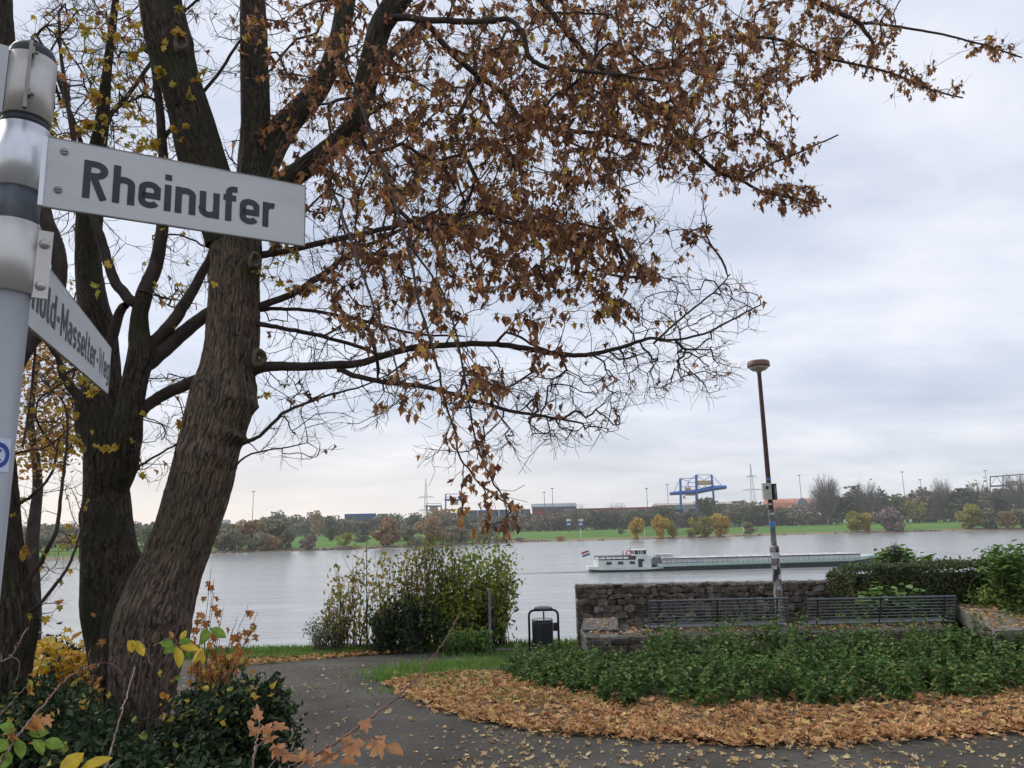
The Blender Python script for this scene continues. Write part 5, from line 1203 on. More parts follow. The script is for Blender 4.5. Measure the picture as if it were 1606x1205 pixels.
for L_ in [
 [(250, 0, 64, YT-.3), (222, -170, 50, YT-.4), (200, -300, 30, YT-.4)],
 [(397, 0, 37, YT+.3), (392, -90, 30, YT+.3), (385, -250, 20, YT+.2)],
 [(545, -20, 28, YT+.75), (552, -110, 24, YT+.8), (600, -220, 16, YT+.8)],
 [(598, 40, 34, YT-.3), (640, -20, 32, YT-.3), (690, -100, 26, YT-.3), (800, -200, 16, YT-.2)],
 [(590, 60, 14, YT-.3), (614, 30, 12, YT-.35), (672, 33, 10, YT-.5), (758, 34, 9, YT-.7), (800, 32, 8, YT-.8), (822, 58, 8, YT-.9), (833, 89, 8, YT-.9), (861, 106, 7, YT-.9), (895, 110, 7, YT-1), (960, 118, 5, YT-1.1), (1030, 130, 4, YT-1.2)],
 [(575, 130, 14, YT-.25), (640, 60, 11, YT-.1), (672, 40, 10, YT), (707, 79, 10, YT+.1), (751, 116, 9, YT+.3), (792, 147, 9, YT+.4), (827, 192, 8, YT+.5), (895, 202, 7, YT+.7), (964, 209, 6, YT+.9), (1020, 225, 5, YT+1)],
 [(751, 122, 8, YT+.3), (731, 161, 7, YT+.3), (714, 205, 7, YT+.2), (741, 267, 7, YT+.1), (775, 336, 7, YT), (800, 350, 6, YT)],
 [(410, 400, 12, YT+.2), (450, 395, 10, YT+.2), (540, 375, 9, YT+.1), (604, 360, 8, YT), (655, 346, 7, YT), (724, 339, 7, YT), (775, 337, 7, YT), (840, 360, 5, YT-.1), (900, 400, 4, YT-.2), (960, 440, 3, YT-.3)],
 [(690, -100, 18, YT-.3), (790, -60, 14, YT-.1), (851, 0, 11, YT), (871, 20, 10, YT), (905, 62, 10, YT+.1), (929, 89, 9, YT+.2), (964, 116, 9, YT+.3), (1010, 145, 8, YT+.5), (1045, 176, 7, YT+.6), (1063, 207, 7, YT+.7), (1093, 237, 6, YT+.8), (1129, 268, 6, YT+.9), (1164, 281, 5, YT+1), (1208, 303, 4, YT+1.1), (1290, 322, 2.5, YT+1.3)],
 [(800, -200, 16, YT-.2), (950, -130, 13, YT+.2), (1120, -70, 11, YT+.8), (1230, -20, 9, YT+1.2), (1300, 15, 8, YT+1.4), (1340, 35, 7, YT+1.5), (1353, 48, 6, YT+1.5), (1366, 72, 5, YT+1.5), (1350, 120, 3, YT+1.4)],
 [(1340, 35, 5, YT+1.5), (1400, 38, 4, YT+1.8), (1470, 50, 3.5, YT+2.), (1540, 66, 3, YT+2.2), (1604, 84, 2.4, YT+2.4)],
 [(1164, 281, 4, YT+1), (1200, 262, 3.5, YT+1.1), (1250, 240, 3, YT+1.2), (1312, 212, 2.4, YT+1.3)],
 [(1100, 60, 5, YT+1.), (1210, 60, 5, YT+1.2), (1300, 90, 4.5, YT+1.5), (1400, 115, 3.5, YT+1.8), (1460, 140, 3, YT+2), (1512, 152, 2.4, YT+2.1)],
 [(372, 590, 26, YT+.15), (415, 579, 17, YT+.1), (470, 578, 14, YT+.05), (530, 577, 13, YT), (565, 573, 12, YT), (600, 560, 11, YT), (650, 548, 10, YT), (720, 545, 9.5, YT+.1), (780, 544, 9, YT+.2), (838, 554, 9, YT+.3), (880, 561, 8, YT+.4), (930, 562, 7, YT+.5), (985, 550, 6, YT+.6), (1025, 539, 5, YT+.7), (1058, 540, 4.2, YT+.8), (1110, 530, 3.6, YT+.9), (1160, 505, 3, YT+1), (1200, 486, 2.2, YT+1.1)],
 [(1025, 539, 4, YT+.7), (1055, 512, 3.5, YT+.7), (1100, 478, 3, YT+.7), (1130, 455, 2.6, YT+.7), (1150, 432, 2, YT+.7)],
 [(530, 580, 9, YT), (560, 592, 8.5, YT-.05), (620, 602, 8, YT-.1), (675, 610, 7.5, YT-.2), (730, 625, 7, YT-.3), (790, 640, 6, YT-.4), (850, 648, 4.6, YT-.5), (915, 658, 3, YT-.5)],
 [(398, 508, 9, YT+.1), (440, 515, 7, YT+.2), (476, 522, 7, YT+.3), (520, 532, 6, YT+.4), (560, 543, 6, YT+.5), (590, 556, 5.5, YT+.5)],
 [(398, 484, 13, YT+.15), (430, 470, 11, YT+.2), (472, 450, 11, YT+.3), (507, 427, 10, YT+.4), (540, 400, 8, YT+.6), (600, 370, 6, YT+.8), (680, 330, 5, YT+1)],
 [(398, 487, 7, YT+.2), (440, 485, 6, YT+.3), (500, 490, 5.5, YT+.5), (572, 503, 5, YT+.7), (640, 520, 4, YT+.9), (720, 525, 3, YT+1)],
 [(370, 697, 9, YT), (400, 686, 6, YT-.15), (425, 668, 5.5, YT-.2), (450, 645, 5, YT-.3), (500, 624, 4.2, YT-.4), (560, 607, 3, YT-.4), (610, 585, 2, YT-.4)],
 [(355, 745, 4, YT), (395, 712, 3, YT-.1), (470, 700, 2, YT-.2)],
 # hanging shoots near the viewer
 [(560, 150, 6, YT-1.2), (600, 260, 5, YT-1.9), (640, 380, 4.5, YT-2.4), (660, 470, 4.2, YT-2.6), (680, 560, 4, YT-2.7), (690, 620, 3.8, YT-2.7), (706, 680, 3.5, YT-2.7), (712, 720, 3.2, YT-2.7), (745, 765, 3, YT-2.7), (782, 798, 2.6, YT-2.7)],
 [(640, 380, 4, YT-2.4), (700, 470, 3.5, YT-2.5), (722, 560, 3.4, YT-2.6), (735, 640, 3.2, YT-2.6), (750, 700, 3, YT-2.6), (775, 752, 2.8, YT-2.6), (800, 785, 2.2, YT-2.6)],
 [(520, 300, 4, YT-2), (560, 400, 4, YT-2.5), (590, 480, 3.6, YT-2.8), (615, 540, 3, YT-2.9), (630, 600, 2.4, YT-2.9)],
 # left limbs
 [(226, 462, 24, YL-.2), (239, 433, 22, YL-.2), (252, 380, 19, YL-.25), (256, 320, 17, YL-.3), (252, 220, 14, YL-.35), (245, 150, 12, YL-.4), (232, 60, 9, YL-.4), (215, -40, 6, YL-.4)],
 [(222, 480, 18, YL-.2), (204, 470, 17, YL-.25), (184, 446, 16, YL-.3), (170, 420, 15, YL-.35), (159, 380, 14, YL-.4), (140, 320, 11, YL-.5), (118, 240, 9, YL-.6), (100, 130, 6, YL-.6), (90, 20, 4, YL-.6)],
 [(228, 560, 22, YL-.15), (241, 538, 20, YL-.1), (265, 513, 19, YL-.1), (287, 481, 18, YL-.05), (313, 433, 14, YL), (332, 395, 12, YL), (340, 330, 9, YL)],
 [(222, 575, 26, YL-.15), (243, 560, 24, YL-.1), (279, 529, 23, YL), (322, 495, 19, YL+.1), (360, 470, 16, YL+.2), (400, 450, 12, YL+.3)],
 [(215, 650, 20, YL-.1), (239, 632, 18, YL), (265, 617, 19, YL+.05), (300, 601, 19, YL+.05), (340, 590, 18, YL+.05)],
 [(168, 560, 18, YL+.1), (190, 490, 14, YL+.1), (200, 480, 12, YL)],
 [(140, 700, 22, YL), (128, 672, 20, YL-.05), (118, 620, 15, YL-.1), (96, 592, 12, YL-.2), (88, 560, 8, YL-.25), (60, 520, 5, YL-.3)],
 [(160, 190, 8, YL+.3), (200, 150, 7, YL+.3), (240, 100, 6, YL+.4), (290, 30, 5, YL+.5)],
 [(146, 270, 8, YL+.3), (120, 200, 7, YL+.2), (90, 120, 6, YL+.1), (60, 60, 4, YL)],
 [(252, 220, 8, YL-.3), (290, 180, 6, YL-.4), (340, 120, 5, YL-.5), (380, 60, 4, YL-.6)],
 [(212, 740, 5, YL-.2), (222, 727, 4, YL-.4), (250, 708, 3.4, YL-.5), (285, 690, 2.6, YL-.5)],
 ]: G.limb(L_)
def ell(cx, cy, rx, ry, n, y0, y1, edge=1.):
    a = rng.uniform(0, 2*PI, n); r = rng.uniform(0, 1, n)**.5*edge; Y = rng.uniform(y0, y1, n)
    return [P(cx+rx*math.cos(a_)*r_, cy+ry*math.sin(a_)*r_, Y_) for a_, r_, Y_ in zip(a, r, Y)]
brown = []
for e_ in [(480, 60, 110, 110, 90, 5.2, 8.5), (560, 120, 110, 130, 110, 4.6, 8), (700, 110, 150, 130, 250, 5, 8.5), (870, 90, 150, 110, 270, 5, 9), (1010, 80, 130, 100, 220, 5.5, 9), (1130, 90, 120, 100, 190, 6, 9.5), (1240, 60, 90, 70, 100, 7, 9.5), (1330, 40, 80, 55, 70, 7.5, 9.5),
 (600, 300, 110, 110, 130, 4.6, 8), (700, 260, 130, 110, 170, 5, 8), (800, 260, 120, 110, 170, 5, 8.5), (900, 260, 110, 120, 170, 5, 8.5), (990, 200, 110, 90, 160, 5.5, 8.5), (1080, 170, 90, 80, 110, 6.5, 9),
 (690, 400, 130, 70, 100, 4.8, 7.5), (800, 390, 120, 70, 120, 5, 7.5), (900, 400, 100, 70, 110, 5.2, 7.5), (970, 380, 70, 60, 50, 5.2, 7.5), (1110, 250, 60, 45, 60, 7, 8.5), (1180, 270, 70, 35, 60, 7.5, 8.5), (1240, 310, 62, 22, 60, 7.6, 8.3), (1255, 235, 55, 16, 22, 7.8, 8.3),
 (1200, 170, 50, 60, 50, 7.5, 9), (1400, 100, 60, 35, 40, 8, 9.3), (1450, 135, 60, 20, 26, 8.4, 9.2), (1550, 75, 55, 20, 30, 8.8, 9.4), (1250, -20, 200, 60, 90, 7, 9.5), (900, -60, 250, 60, 120, 5, 9), (500, -60, 200, 60, 60, 5, 9),
 (965, 485, 35, 18, 20, 5.6, 6.4), (1012, 432, 26, 18, 16, 5.8, 6.4), (1090, 365, 26, 15, 8, 6.5, 7.5), (840, 470, 90, 50, 34, 5.2, 7.5), (640, 500, 90, 60, 40, 4.5, 7), (560, 440, 90, 60, 36, 4.8, 7), (760, 590, 50, 30, 22, 4.4, 6.5), (860, 560, 60, 25, 8, 5.5, 7),
 (470, 250, 70, 100, 60, 5.5, 8), (440, 330, 40, 60, 26, 5.5, 7.5)]: brown += ell(*e_)
drop = []
for (x, y, n_) in [(596, 510, 9), (640, 635, 8), (655, 615, 5), (690, 600, 5), (700, 630, 6), (725, 640, 6), (715, 690, 7), (733, 676, 6), (752, 690, 6), (757, 720, 5), (720, 750, 6), (742, 752, 5), (722, 778, 7), (732, 800, 7), (765, 745, 6), (770, 780, 5), (790, 770, 6), (800, 790, 7), (795, 812, 8), (788, 830, 6), (758, 822, 4), (608, 640, 4), (620, 590, 4), (668, 560, 4), (580, 545, 4), (760, 650, 5), (745, 610, 6)]:
    drop += [(P(x+rng.normal(0, 4), y+rng.normal(0, 5), YT-2.7+rng.normal(0, .06)), n_)]
bare = []
for e_ in [(1090, 500, 110, 60, 130, 7, 8.2), (1040, 590, 110, 50, 150, 6.8, 8), (880, 640, 110, 60, 120, 6, 7), (700, 560, 200, 90, 160, 5.9, 7.6), (480, 560, 70, 120, 90, 6.2, 7.5), (1080, 480, 100, 60, 90, 7, 8.2), (1030, 580, 130, 45, 150, 6.8, 8), (900, 640, 90, 60, 130, 6, 7), (800, 660, 120, 60, 110, 5.9, 7), (700, 600, 100, 60, 80, 6, 7.5), (540, 620, 130, 60, 100, 5.8, 7.2), (460, 690, 70, 35, 40, 6.2, 7), (560, 520, 120, 60, 90, 6.3, 7.8), (960, 480, 130, 70, 130, 6.2, 8), (1050, 400, 80, 60, 60, 6.5, 8),
 (600, 400, 150, 90, 130, 5.5, 8.5), (750, 200, 270, 180, 900, 5, 9), (1050, 100, 200, 110, 350, 6, 9), (600, 330, 170, 130, 300, 5.5, 8), (1000, 330, 120, 80, 110, 6, 8.5), (690, 720, 30, 30, 16, 6, 7), (780, 710, 60, 30, 22, 5.5, 6.5), (1150, 460, 50, 30, 24, 7.2, 8),
 (130, 110, 110, 120, 620, 6.2, 9), (220, 160, 90, 120, 420, 6.2, 9), (200, 0, 140, 70, 200, 6.2, 9), (330, 60, 60, 80, 90, 6, 8.5), (450, 120, 80, 120, 160, 6, 9), (130, 380, 70, 100, 90, 6.3, 8.5), (280, 420, 60, 70, 110, 6.5, 8.5), (270, 640, 60, 60, 90, 6.6, 8), (240, 720, 50, 40, 40, 6.6, 7.6), (110, 560, 60, 80, 80, 6.3, 8.5), (90, 660, 50, 60, 60, 6.3, 8), (440, 430, 60, 50, 60, 6.4, 8), (330, 260, 60, 60, 60, 7, 8.5)]: bare += ell(*e_)
nlimb = G.n; tb = G.grow(brown, wob=.04, maxd=2.6); td = G.grow([p for p, _ in drop], wob=.04, maxd=2.5); tr_ = G.grow(bare, wob=.045, maxd=2.2)
print('tips', len(tb), len(td), len(tr_), 'nodes', G.n)
lp = []; ls = []
def sampl(tips, nmin, nmax, back=3):
    for t_ in tips:
        k = int(rng.integers(nmin, nmax+1)); p = G.p[t_]; j = t_
        for q in range(k):
            if q and rng.random() < .45 and G.par[j] >= 0: j = G.par[j]
            b_ = G.p[j]+rng.normal(0, .02, 3)*[1, 1, 1.2]; lp.append(b_); ls.append(rng.uniform(.055, .12))
tbs = [t for t in tb if rng.random() < .8]; sampl(tbs, 3, 9)
sampl([t for t in tr_ if rng.random() < .05], 1, 2)
pl_ = []; 
for t_, (_, n_) in zip(td, sorted(drop, key=lambda d: 0)): pass
for t_ in td:
    for q in range(int(rng.integers(6, 11))): lp.append(G.p[t_]+rng.normal(0, .03, 3)+[0, 0, rng.uniform(-.02, .03)]); ls.append(rng.uniform(.05, .085))
c = MB(); leaves(c, lp, np.array(ls), DRY, 'hang'); print('leaves', len(lp))
cr_ = c.build('crown', CROWN, tree)
# sparse yellow leaves on the left limbs
YEL = leafmat('yellow_maple_leaves', [(0, (.50, .34, .04)), (.4, (.60, .42, .06)), (.6, (.55, .24, .06)), (.8, (.30, .33, .06)), (1, (.62, .46, .10))], rough=.5, trans=.35, nscale=22, vary=.25)
lp = []
for e_ in [(150, 140, 120, 150, 210, 5.5, 8), (210, 60, 100, 70, 80, 5.5, 7.5), (150, 185, 70, 30, 60, 5.5, 7), (230, 250, 80, 60, 50, 6, 7.5), (300, 430, 90, 90, 26, 6.2, 7.5), (170, 470, 50, 60, 10, 6, 6.6), (120, 640, 70, 60, 34, 5.8, 7), (440, 420, 50, 30, 26, 6.3, 7), (100, 720, 60, 50, 14, 6, 6.8), (270, 90, 40, 60, 10, 5.8, 6.3), (180, 760, 40, 50, 7, 6.3, 6.5), (280, 660, 60, 50, 12, 5.8, 6.4)]: 
    for p in ell(*e_):
        D = np.sum((G.p[:G.n]-p)**2, 1); j = int(np.argmin(D)); lp.append(G.p[j]+rng.normal(0, .01, 3))
c = MB(); leaves(c, lp, rng.uniform(.07, .12, len(lp)), MAPLES, 'any'); c.build('yellow_leaves', YEL, tree)
def twiglets(G_, ids, n, lmin=.05, lmax=.2):
    for _ in range(n):
        j = int(ids[int(rng.integers(0, len(ids)))]); pp = G_.par[j]
        if pp < 0: continue
        d_ = G_.p[j]-G_.p[pp]; d_ /= np.linalg.norm(d_)+1e-9; d_ = d_+rng.normal(0, .42, 3)+[0, 0, .06]; d_ /= np.linalg.norm(d_); L_ = rng.uniform(lmin, lmax)
        a_ = G_.node(G_.p[j]+d_*L_*.5, j); d2 = d_+rng.normal(0, .25, 3)+[0, 0, .15]; G_.node(G_.p[a_]+d2/np.linalg.norm(d2)*L_*.5, a_)
NB = G.n
twiglets(G, np.arange(nlimb, NB), 15000)
G.mesh('branches', TWIG, tree, tipr=.0017, expo=2.35)
# ------------------------------------------------------------------ second trunk at the left edge
YS2 = 6.2
t2 = thing('dark_tree', 'dark trunk cut by the left frame edge behind the sign post', 'tree', (P(-20, 1000, YS2)[0], YS2, gz(0, YS2)))
stem('trunk', [(-16, 1200, 120, YS2), (-14, 1100, 104, YS2), (-10, 1030, 102, YS2), (-2, 980, 100, YS2), (-7, 930, 98, YS2), (-13, 868, 92, YS2), (-20, 800, 86, YS2), (-26, 740, 82, YS2), (-34, 640, 80, YS2), (-40, 500, 82, YS2), (-42, 350, 86, YS2), (-40, 200, 88, YS2), (-36, 80, 92, YS2), (-34, 0, 90, YS2), (-34, -120, 84, YS2)], BARKD, t2, n=70, k=10, amp=.014, seed=33)
G2 = Grow()
for L_ in [[(-20, 640, 40, YS2), (20, 570, 34, YS2+.1), (46, 535, 28, YS2+.2), (76, 500, 24, YS2+.3), (92, 440, 22, YS2+.4), (88, 390, 24, YS2+.4), (70, 340, 22, YS2+.45), (62, 300, 18, YS2+.5)],
 [(20, 960, 9, YS2), (48, 905, 8, YS2-.05), (70, 870, 7, YS2-.1), (88, 830, 6, YS2-.1), (95, 770, 5, YS2-.1), (100, 700, 4, YS2), (95, 640, 3, YS2), (60, 600, 2, YS2)],
 [(30, 965, 8, YS2), (60, 950, 6, YS2-.1), (90, 915, 5, YS2-.15), (115, 870, 4, YS2-.15), (130, 830, 3, YS2-.1), (134, 780, 2, YS2)],
 [(30, 790, 6, YS2), (45, 780, 5, YS2-.05), (65, 760, 4.4, YS2-.1), (80, 735, 4, YS2-.1), (86, 690, 3, YS2)],
 [(12, 712, 5, YS2-.1), (45, 705, 4, YS2-.2), (75, 695, 3, YS2-.2), (120, 660, 2, YS2-.2)],
 [(35, 700, 4, YS2), (50, 560, 4, YS2+.4), (30, 800, 4, YS2), (45, 900, 4, YS2)][:2] + [(60, 470, 3, YS2+.4)]]: G2.limb(L_)
G2.grow(ell(80, 800, 70, 110, 90, 5.6, 6.6)+ell(90, 640, 60, 80, 90, 5.8, 7)+ell(60, 930, 40, 50, 20, 5.8, 6.3), wob=.08, maxd=1.6)
lp = [G2.p[int(rng.integers(40, G2.n))]+rng.normal(0, .01, 3) for _ in range(60)]
c = MB(); leaves(c, lp, rng.uniform(.06, .10, len(lp)), MAPLES, 'hang'); c.build('crown', YEL, t2)
twiglets(G2, np.arange(100, G2.n), 500)
G2.mesh('branches', TWIG, t2, tipr=.0012)
# golden small-leaved tree further back on the left
t3 = thing('golden_tree', 'small-leaved golden tree showing between sign post and dark limbs', 'tree', (P(40, 1000, 13.)[0], 13., gz(0, 13)))
G3 = Grow(); G3.limb([(50, 1060, 22, 13), (54, 960, 20, 13), (50, 860, 18, 13), (60, 760, 14, 13), (50, 660, 9, 13), (60, 560, 5, 13)])
G3.grow(ell(60, 640, 80, 100, 300, 11.5, 14.5)+ell(100, 560, 50, 60, 80, 11.5, 14.5)+ell(40, 450, 60, 90, 120, 12, 14.5)+ell(90, 690, 60, 40, 60, 12, 14), wob=.06, maxd=4)
GOLD = leafmat('golden_small_leaves', [(0, (.42, .24, .05)), (.5, (.50, .30, .07)), (.8, (.36, .16, .05)), (1, (.30, .26, .06))], trans=.35, nscale=8, vary=.3)
lp = []
for t_ in G3.tip:
    for _ in range(7): lp.append(G3.p[t_]+rng.normal(0, .12, 3))
c = MB(); leaves(c, lp, rng.uniform(.05, .10, len(lp)), OV, 'any'); c.build('crown', GOLD, t3)
G3.mesh('branches', TWIG, t3, tipr=.0018)
mt = MB(); mt.tube([P(x, y, 13.) for x, y in ((50, 1075), (54, 960), (50, 860), (60, 760))], [.12, .11, .10, .08], 12); mt.build('trunk', BARKD, t3, smooth=True)
# ------------------------------------------------------------------ nettles, litter, grass
def stems_plants(mb, ms, spots, hmin, hmax, per, lsize, tm, lean=.12, mode='nettle', pair=True):
    for (x, y) in spots:
        z0 = gz(x, y); h = rng.uniform(hmin, hmax); d_ = rng.normal(0, lean, 2)
        pts = [np.array([x+d_[0]*u*h, y+d_[1]*u*h, z0+h*u]) for u in (0, .5, 1)]
        ms.tube(pts, [.003, .0026, .0015], 3, cap=False)
        n = per; u = np.sort(rng.uniform(.15, 1.02, n)**.8); p = np.array([pts[0]*(1-t)+pts[2]*t for t in u])
        R = rots(n, mode); leaves(mb, p, rng.uniform(.7, 1.25, n)*lsize*(1.15-.45*u), tm, R=R)
NET = leafmat('nettle_leaves', [(0, (.045, .10, .028)), (.45, (.085, .165, .04)), (.8, (.145, .235, .055)), (.95, (.18, .22, .065)), (1, (.34, .27, .10))], rough=.6, trans=.25, spec=.25, nscale=3, vary=.35)
NSTEM = mat('nettle_stems', (.06, .09, .03), (.10, .08, .04), scale=5)
g_px_low = [(786, 1056), (815, 1078), (870, 1088), (925, 1102), (965, 1118), (1040, 1110), (1110, 1122), (1190, 1110), (1270, 1119), (1360, 1108), (1450, 1114), (1540, 1102), (1680, 1098)]
low_w = [tuple(PG(x, y)[:2]) for x, y in g_px_low]
NETP = low_w+[(13, 14.4), (8.6, 14.5), (8.2, 13.5), (P(1510, 1000, 13.5)[0], 13.45), (P(921, 1000, 13.5)[0]+.1, 13.45), (P(905, 1020, 15.2)[0], 15.0), (P(880, 1020, 15.4)[0], 15.4), (P(800, 1020, 14.9)[0], 14.8)]
SLF = [(P(x, 1000, 11.6)[0]+rng.normal(0, .1), 11.6+(1640-x)*.02+rng.normal(0, .15)) for x in rng.uniform(1500, 1660, 130)]
mb = MB(); ms = MB()
sp_ = scatter_poly(NETP, 1700)
hh_ = []
for (x, y) in sp_:
    px = PX(np.array([x, y, gz(x, y)]))[0]
    h = .38+.22*mnoise.noise(Vector((x*1.7, y*1.7, 2)))
    if px < 900: h *= .85
    if px > 1010: h += .06+.30*max(0, min(1, (y-11.6)/1.6))
    yb = np.interp(x, [p[0] for p in low_w], [p[1] for p in low_w]); h *= min(1, .55+(y-yb)*.6)
    stems_plants(mb, ms, [(x, y)], h*.75, h*1.25, 20, .095, OV)
for (x, y) in scatter_poly([tuple(PG(a, b)[:2]) for a, b in [(1110, 1060), (1240, 1060), (1400, 1060), (1606, 1050), (1606, 1025), (1110, 1025)]], 90):
    stems_plants(mb, ms, [(x, y)], .68, 1.0, 24, .075, OV)
for q_ in SLF: stems_plants(mb, ms, [q_], .45, .75, 22, .085, OV)
nm = MB(); nm.v = mb.v+ms.v; nm.f = mb.f+[tuple(a+mb.n for a in q) for q in ms.f]; nm.mi = [0]*len(mb.f)+[1]*len(ms.f); nm.n = mb.n+ms.n
tag(nm.build('nettles', [NET, NSTEM]), 'dense bed of dark green nettles in front of the benches', 'nettles', kind='stuff')
LIT2 = leafmat('carpet_leaves', [(0, (.44, .21, .09)), (.25, (.56, .31, .14)), (.5, (.62, .40, .18)), (.68, (.30, .13, .06)), (.82, (.66, .46, .17)), (.93, (.20, .11, .07)), (1, (.50, .25, .13))], rough=.7, trans=.15, spec=.25, nscale=30)
# litter carpet over the bed
def litter(name, label, spots, size, m_, lift=(.0, .03), tm=MAPLES, tilt=.3, h0=.03):
    n = len(spots); z = np.array([gz(x, y) for x, y in spots])+h0+rng.uniform(*lift, n)
    mb = MB(); az = rng.uniform(0, 2*PI, n); R = rots(n, 'flat')
    leaves(mb, np.column_stack([spots, z]), rng.uniform(*size, n), tm, R=R); tag(mb.build(name, m_), label, 'fallen leaves', kind='stuff')
car = scatter_poly(BED, 11000); keep = (~inpoly(car[:, 0], car[:, 1], NETP))
d_edge = np.interp(car[:, 0], [PG(x, y)[0] for x, y in low_px[::-1]], [PG(x, y)[1] for x, y in low_px[::-1]])
px_ = np.array([PX(np.array([x, y, gz(x, y)]))[0] for x, y in car]); den = np.clip((px_-560)/160, .35, 1)
keep &= (rng.random(len(car)) < den); keep &= car[:, 1] < 13.6
xtra = scatter_poly([tuple(PG(x, y)[:2]) for x, y in [(600, 1075), (655, 1100), (870, 1152), (1090, 1166), (1340, 1166), (1606, 1150), (1700, 1140), (1700, 1080), (1400, 1100), (1000, 1100), (800, 1060), (700, 1058)]], 5200)
allc = np.vstack([car[keep], xtra])
LW = [PG(x, y)[:2] for x, y in low_px]; eg = spline(np.array(LW), 30); eg = eg[rng.integers(0, len(eg), 2600)]+rng.normal(0, 1, (2600, 2))*[.08, .17]-[0, .05]
allc = np.vstack([allc, eg])
litter('leaf_carpet', 'thick carpet of orange and tan maple leaves between path and nettles', allc, (.06, .15), LIT2, lift=(0, .05), h0=.03, tm=MAPLES+[maple(.15, 21), maple(.35, 22), maple(.6, 23), maple(.1, 24), DRY[0]])
LITY = leafmat('scattered_leaves', [(0, (.55, .42, .22)), (.4, (.62, .50, .28)), (.6, (.60, .36, .14)), (.8, (.45, .36, .20)), (1, (.35, .18, .09))], rough=.7, trans=.1, nscale=30)
path_r = [(-2.4, 7.4), (-1.2, 4.8), (.5, 4.6), (6.5, 4.6), (9, 8.6), (4.5, 9.3), (1.5, 9.5), (-.5, 10.3), (-1.8, 12.4), (-1.5, 13.6), (-.2, 15.6), (-.5, 16.9), (-6, 15.3), (-7, 11.8), (-4, 9)]
sc1 = scatter_poly(path_r, 1500)
wgt = np.array([.25+.75*max(0, mnoise.noise(Vector((x*.7, y*.5, 4)))+.45)*(1.25 if x > -1 else .8) for x, y in sc1]); sc1 = sc1[rng.random(len(sc1)) < wgt]
near = scatter_poly([(-.8, 5), (7, 5), (7.6, 9.0), (2, 9.2), (-.5, 9.9)], 1400)
litter('scattered_leaves', 'small yellow and tan leaves scattered over the asphalt', np.vstack([sc1, near]), (.035, .095), LITY, lift=(0, .006), h0=.02)
sm = scatter_poly(path_r, 2200); litter('leaf_fragments', 'tiny pale leaf crumbs dotted over the asphalt', sm, (.012, .03), LITY, lift=(0, .003), h0=.016, tm=OV)
verge_px = [(330, 1046), (420, 1043), (500, 1036), (640, 1024), (800, 1014), (905, 1010), (905, 1002), (800, 1006), (640, 1012), (500, 1026), (330, 1030)]
vp = scatter_poly([tuple(PG(x, y)[:2]) for x, y in verge_px], 1400)
litter('verge_leaves', 'brown leaves along the grass verge above the river', vp, (.07, .13), LIT2, lift=(0, .05), h0=.02)
GRS = leafmat('grass_blades', [(0, (.08, .18, .03)), (.5, (.13, .27, .045)), (.85, (.19, .31, .06)), (1, (.28, .26, .10))], trans=.3, nscale=4, vary=.3)
def grass(mb, spots, h, w_=.009):
    n = len(spots)
    for (x, y) in spots:
        z = gz(x, y); hh = rng.uniform(.5, 1.2)*h; a = rng.uniform(0, 2*PI); b_ = rng.uniform(0, 2*PI); l_ = rng.uniform(.1, .6)*hh; c_, s_ = math.cos(a)*w_, math.sin(a)*w_
        mb.add([(x-c_, y-s_, z-.02), (x+c_, y+s_, z-.02), (x+math.cos(b_)*l_*.3+c_*.7, y+math.sin(b_)*l_*.3+s_*.7, z+hh*.6), (x+math.cos(b_)*l_*.3-c_*.7, y+math.sin(b_)*l_*.3-s_*.7, z+hh*.6), (x+math.cos(b_)*l_, y+math.sin(b_)*l_, z+hh)], [(0, 1, 2, 3), (3, 2, 4)])
mb = MB()
edge = np.array([(x, rng.uniform(18.1, 19.5)) for x in rng.uniform(-11, 9, 14000)]); grass(mb, edge, .16, .012)
v2 = scatter_poly([tuple(PG(x, y)[:2]) for x, y in [(330, 1040), (420, 1036), (560, 1026), (760, 1012), (905, 1006), (905, 1000), (330, 1016)]], 7000); grass(mb, v2, .12, .011)
for (cx_, cy_, n_, r_, h_) in [(668, 1052, 700, .4, .15), (720, 1046, 700, .6, .13), (770, 1042, 600, .6, .12), (720, 1066, 500, .5, .12), (652, 1062, 700, .35, .16), (700, 1056, 500, .5, .12), (745, 1050, 500, .5, .12), (790, 1044, 400, .5, .13), (700, 1078, 260, .35, .12), (650, 1086, 140, .3, .1), (770, 1105, 160, .3, .10), (910, 1108, 160, .3, .1), (830, 1090, 120, .3, .1), (835, 1026, 500, .8, .12), (900, 1022, 300, .5, .1), (640, 1068, 300, .3, .12), (690, 1085, 260, .4, .1), (740, 1085, 240, .4, .09), (870, 1104, 260, .35, .11), (790, 1095, 200, .35, .1), (1150, 1110, 100, .5, .1), (1490, 1095, 100, .5, .12), (735, 1035, 300, .6, .08), (800, 1033, 300, .6, .1)]:
    c = PG(cx_, cy_); grass(mb, rng.normal(0, r_, (n_, 2))*[1.2, .5]+c[:2], h_)
under = scatter_poly([(-7, 4.5), (-1.6, 4.4), (-1.8, 6.2), (-2.8, 7.9), (-4, 9), (-8, 11)], 3500); grass(mb, under, .14, .006)
tag(mb.build('grass', GRS), 'green grass tufts along the verge and bed edges', 'grass', kind='stuff')
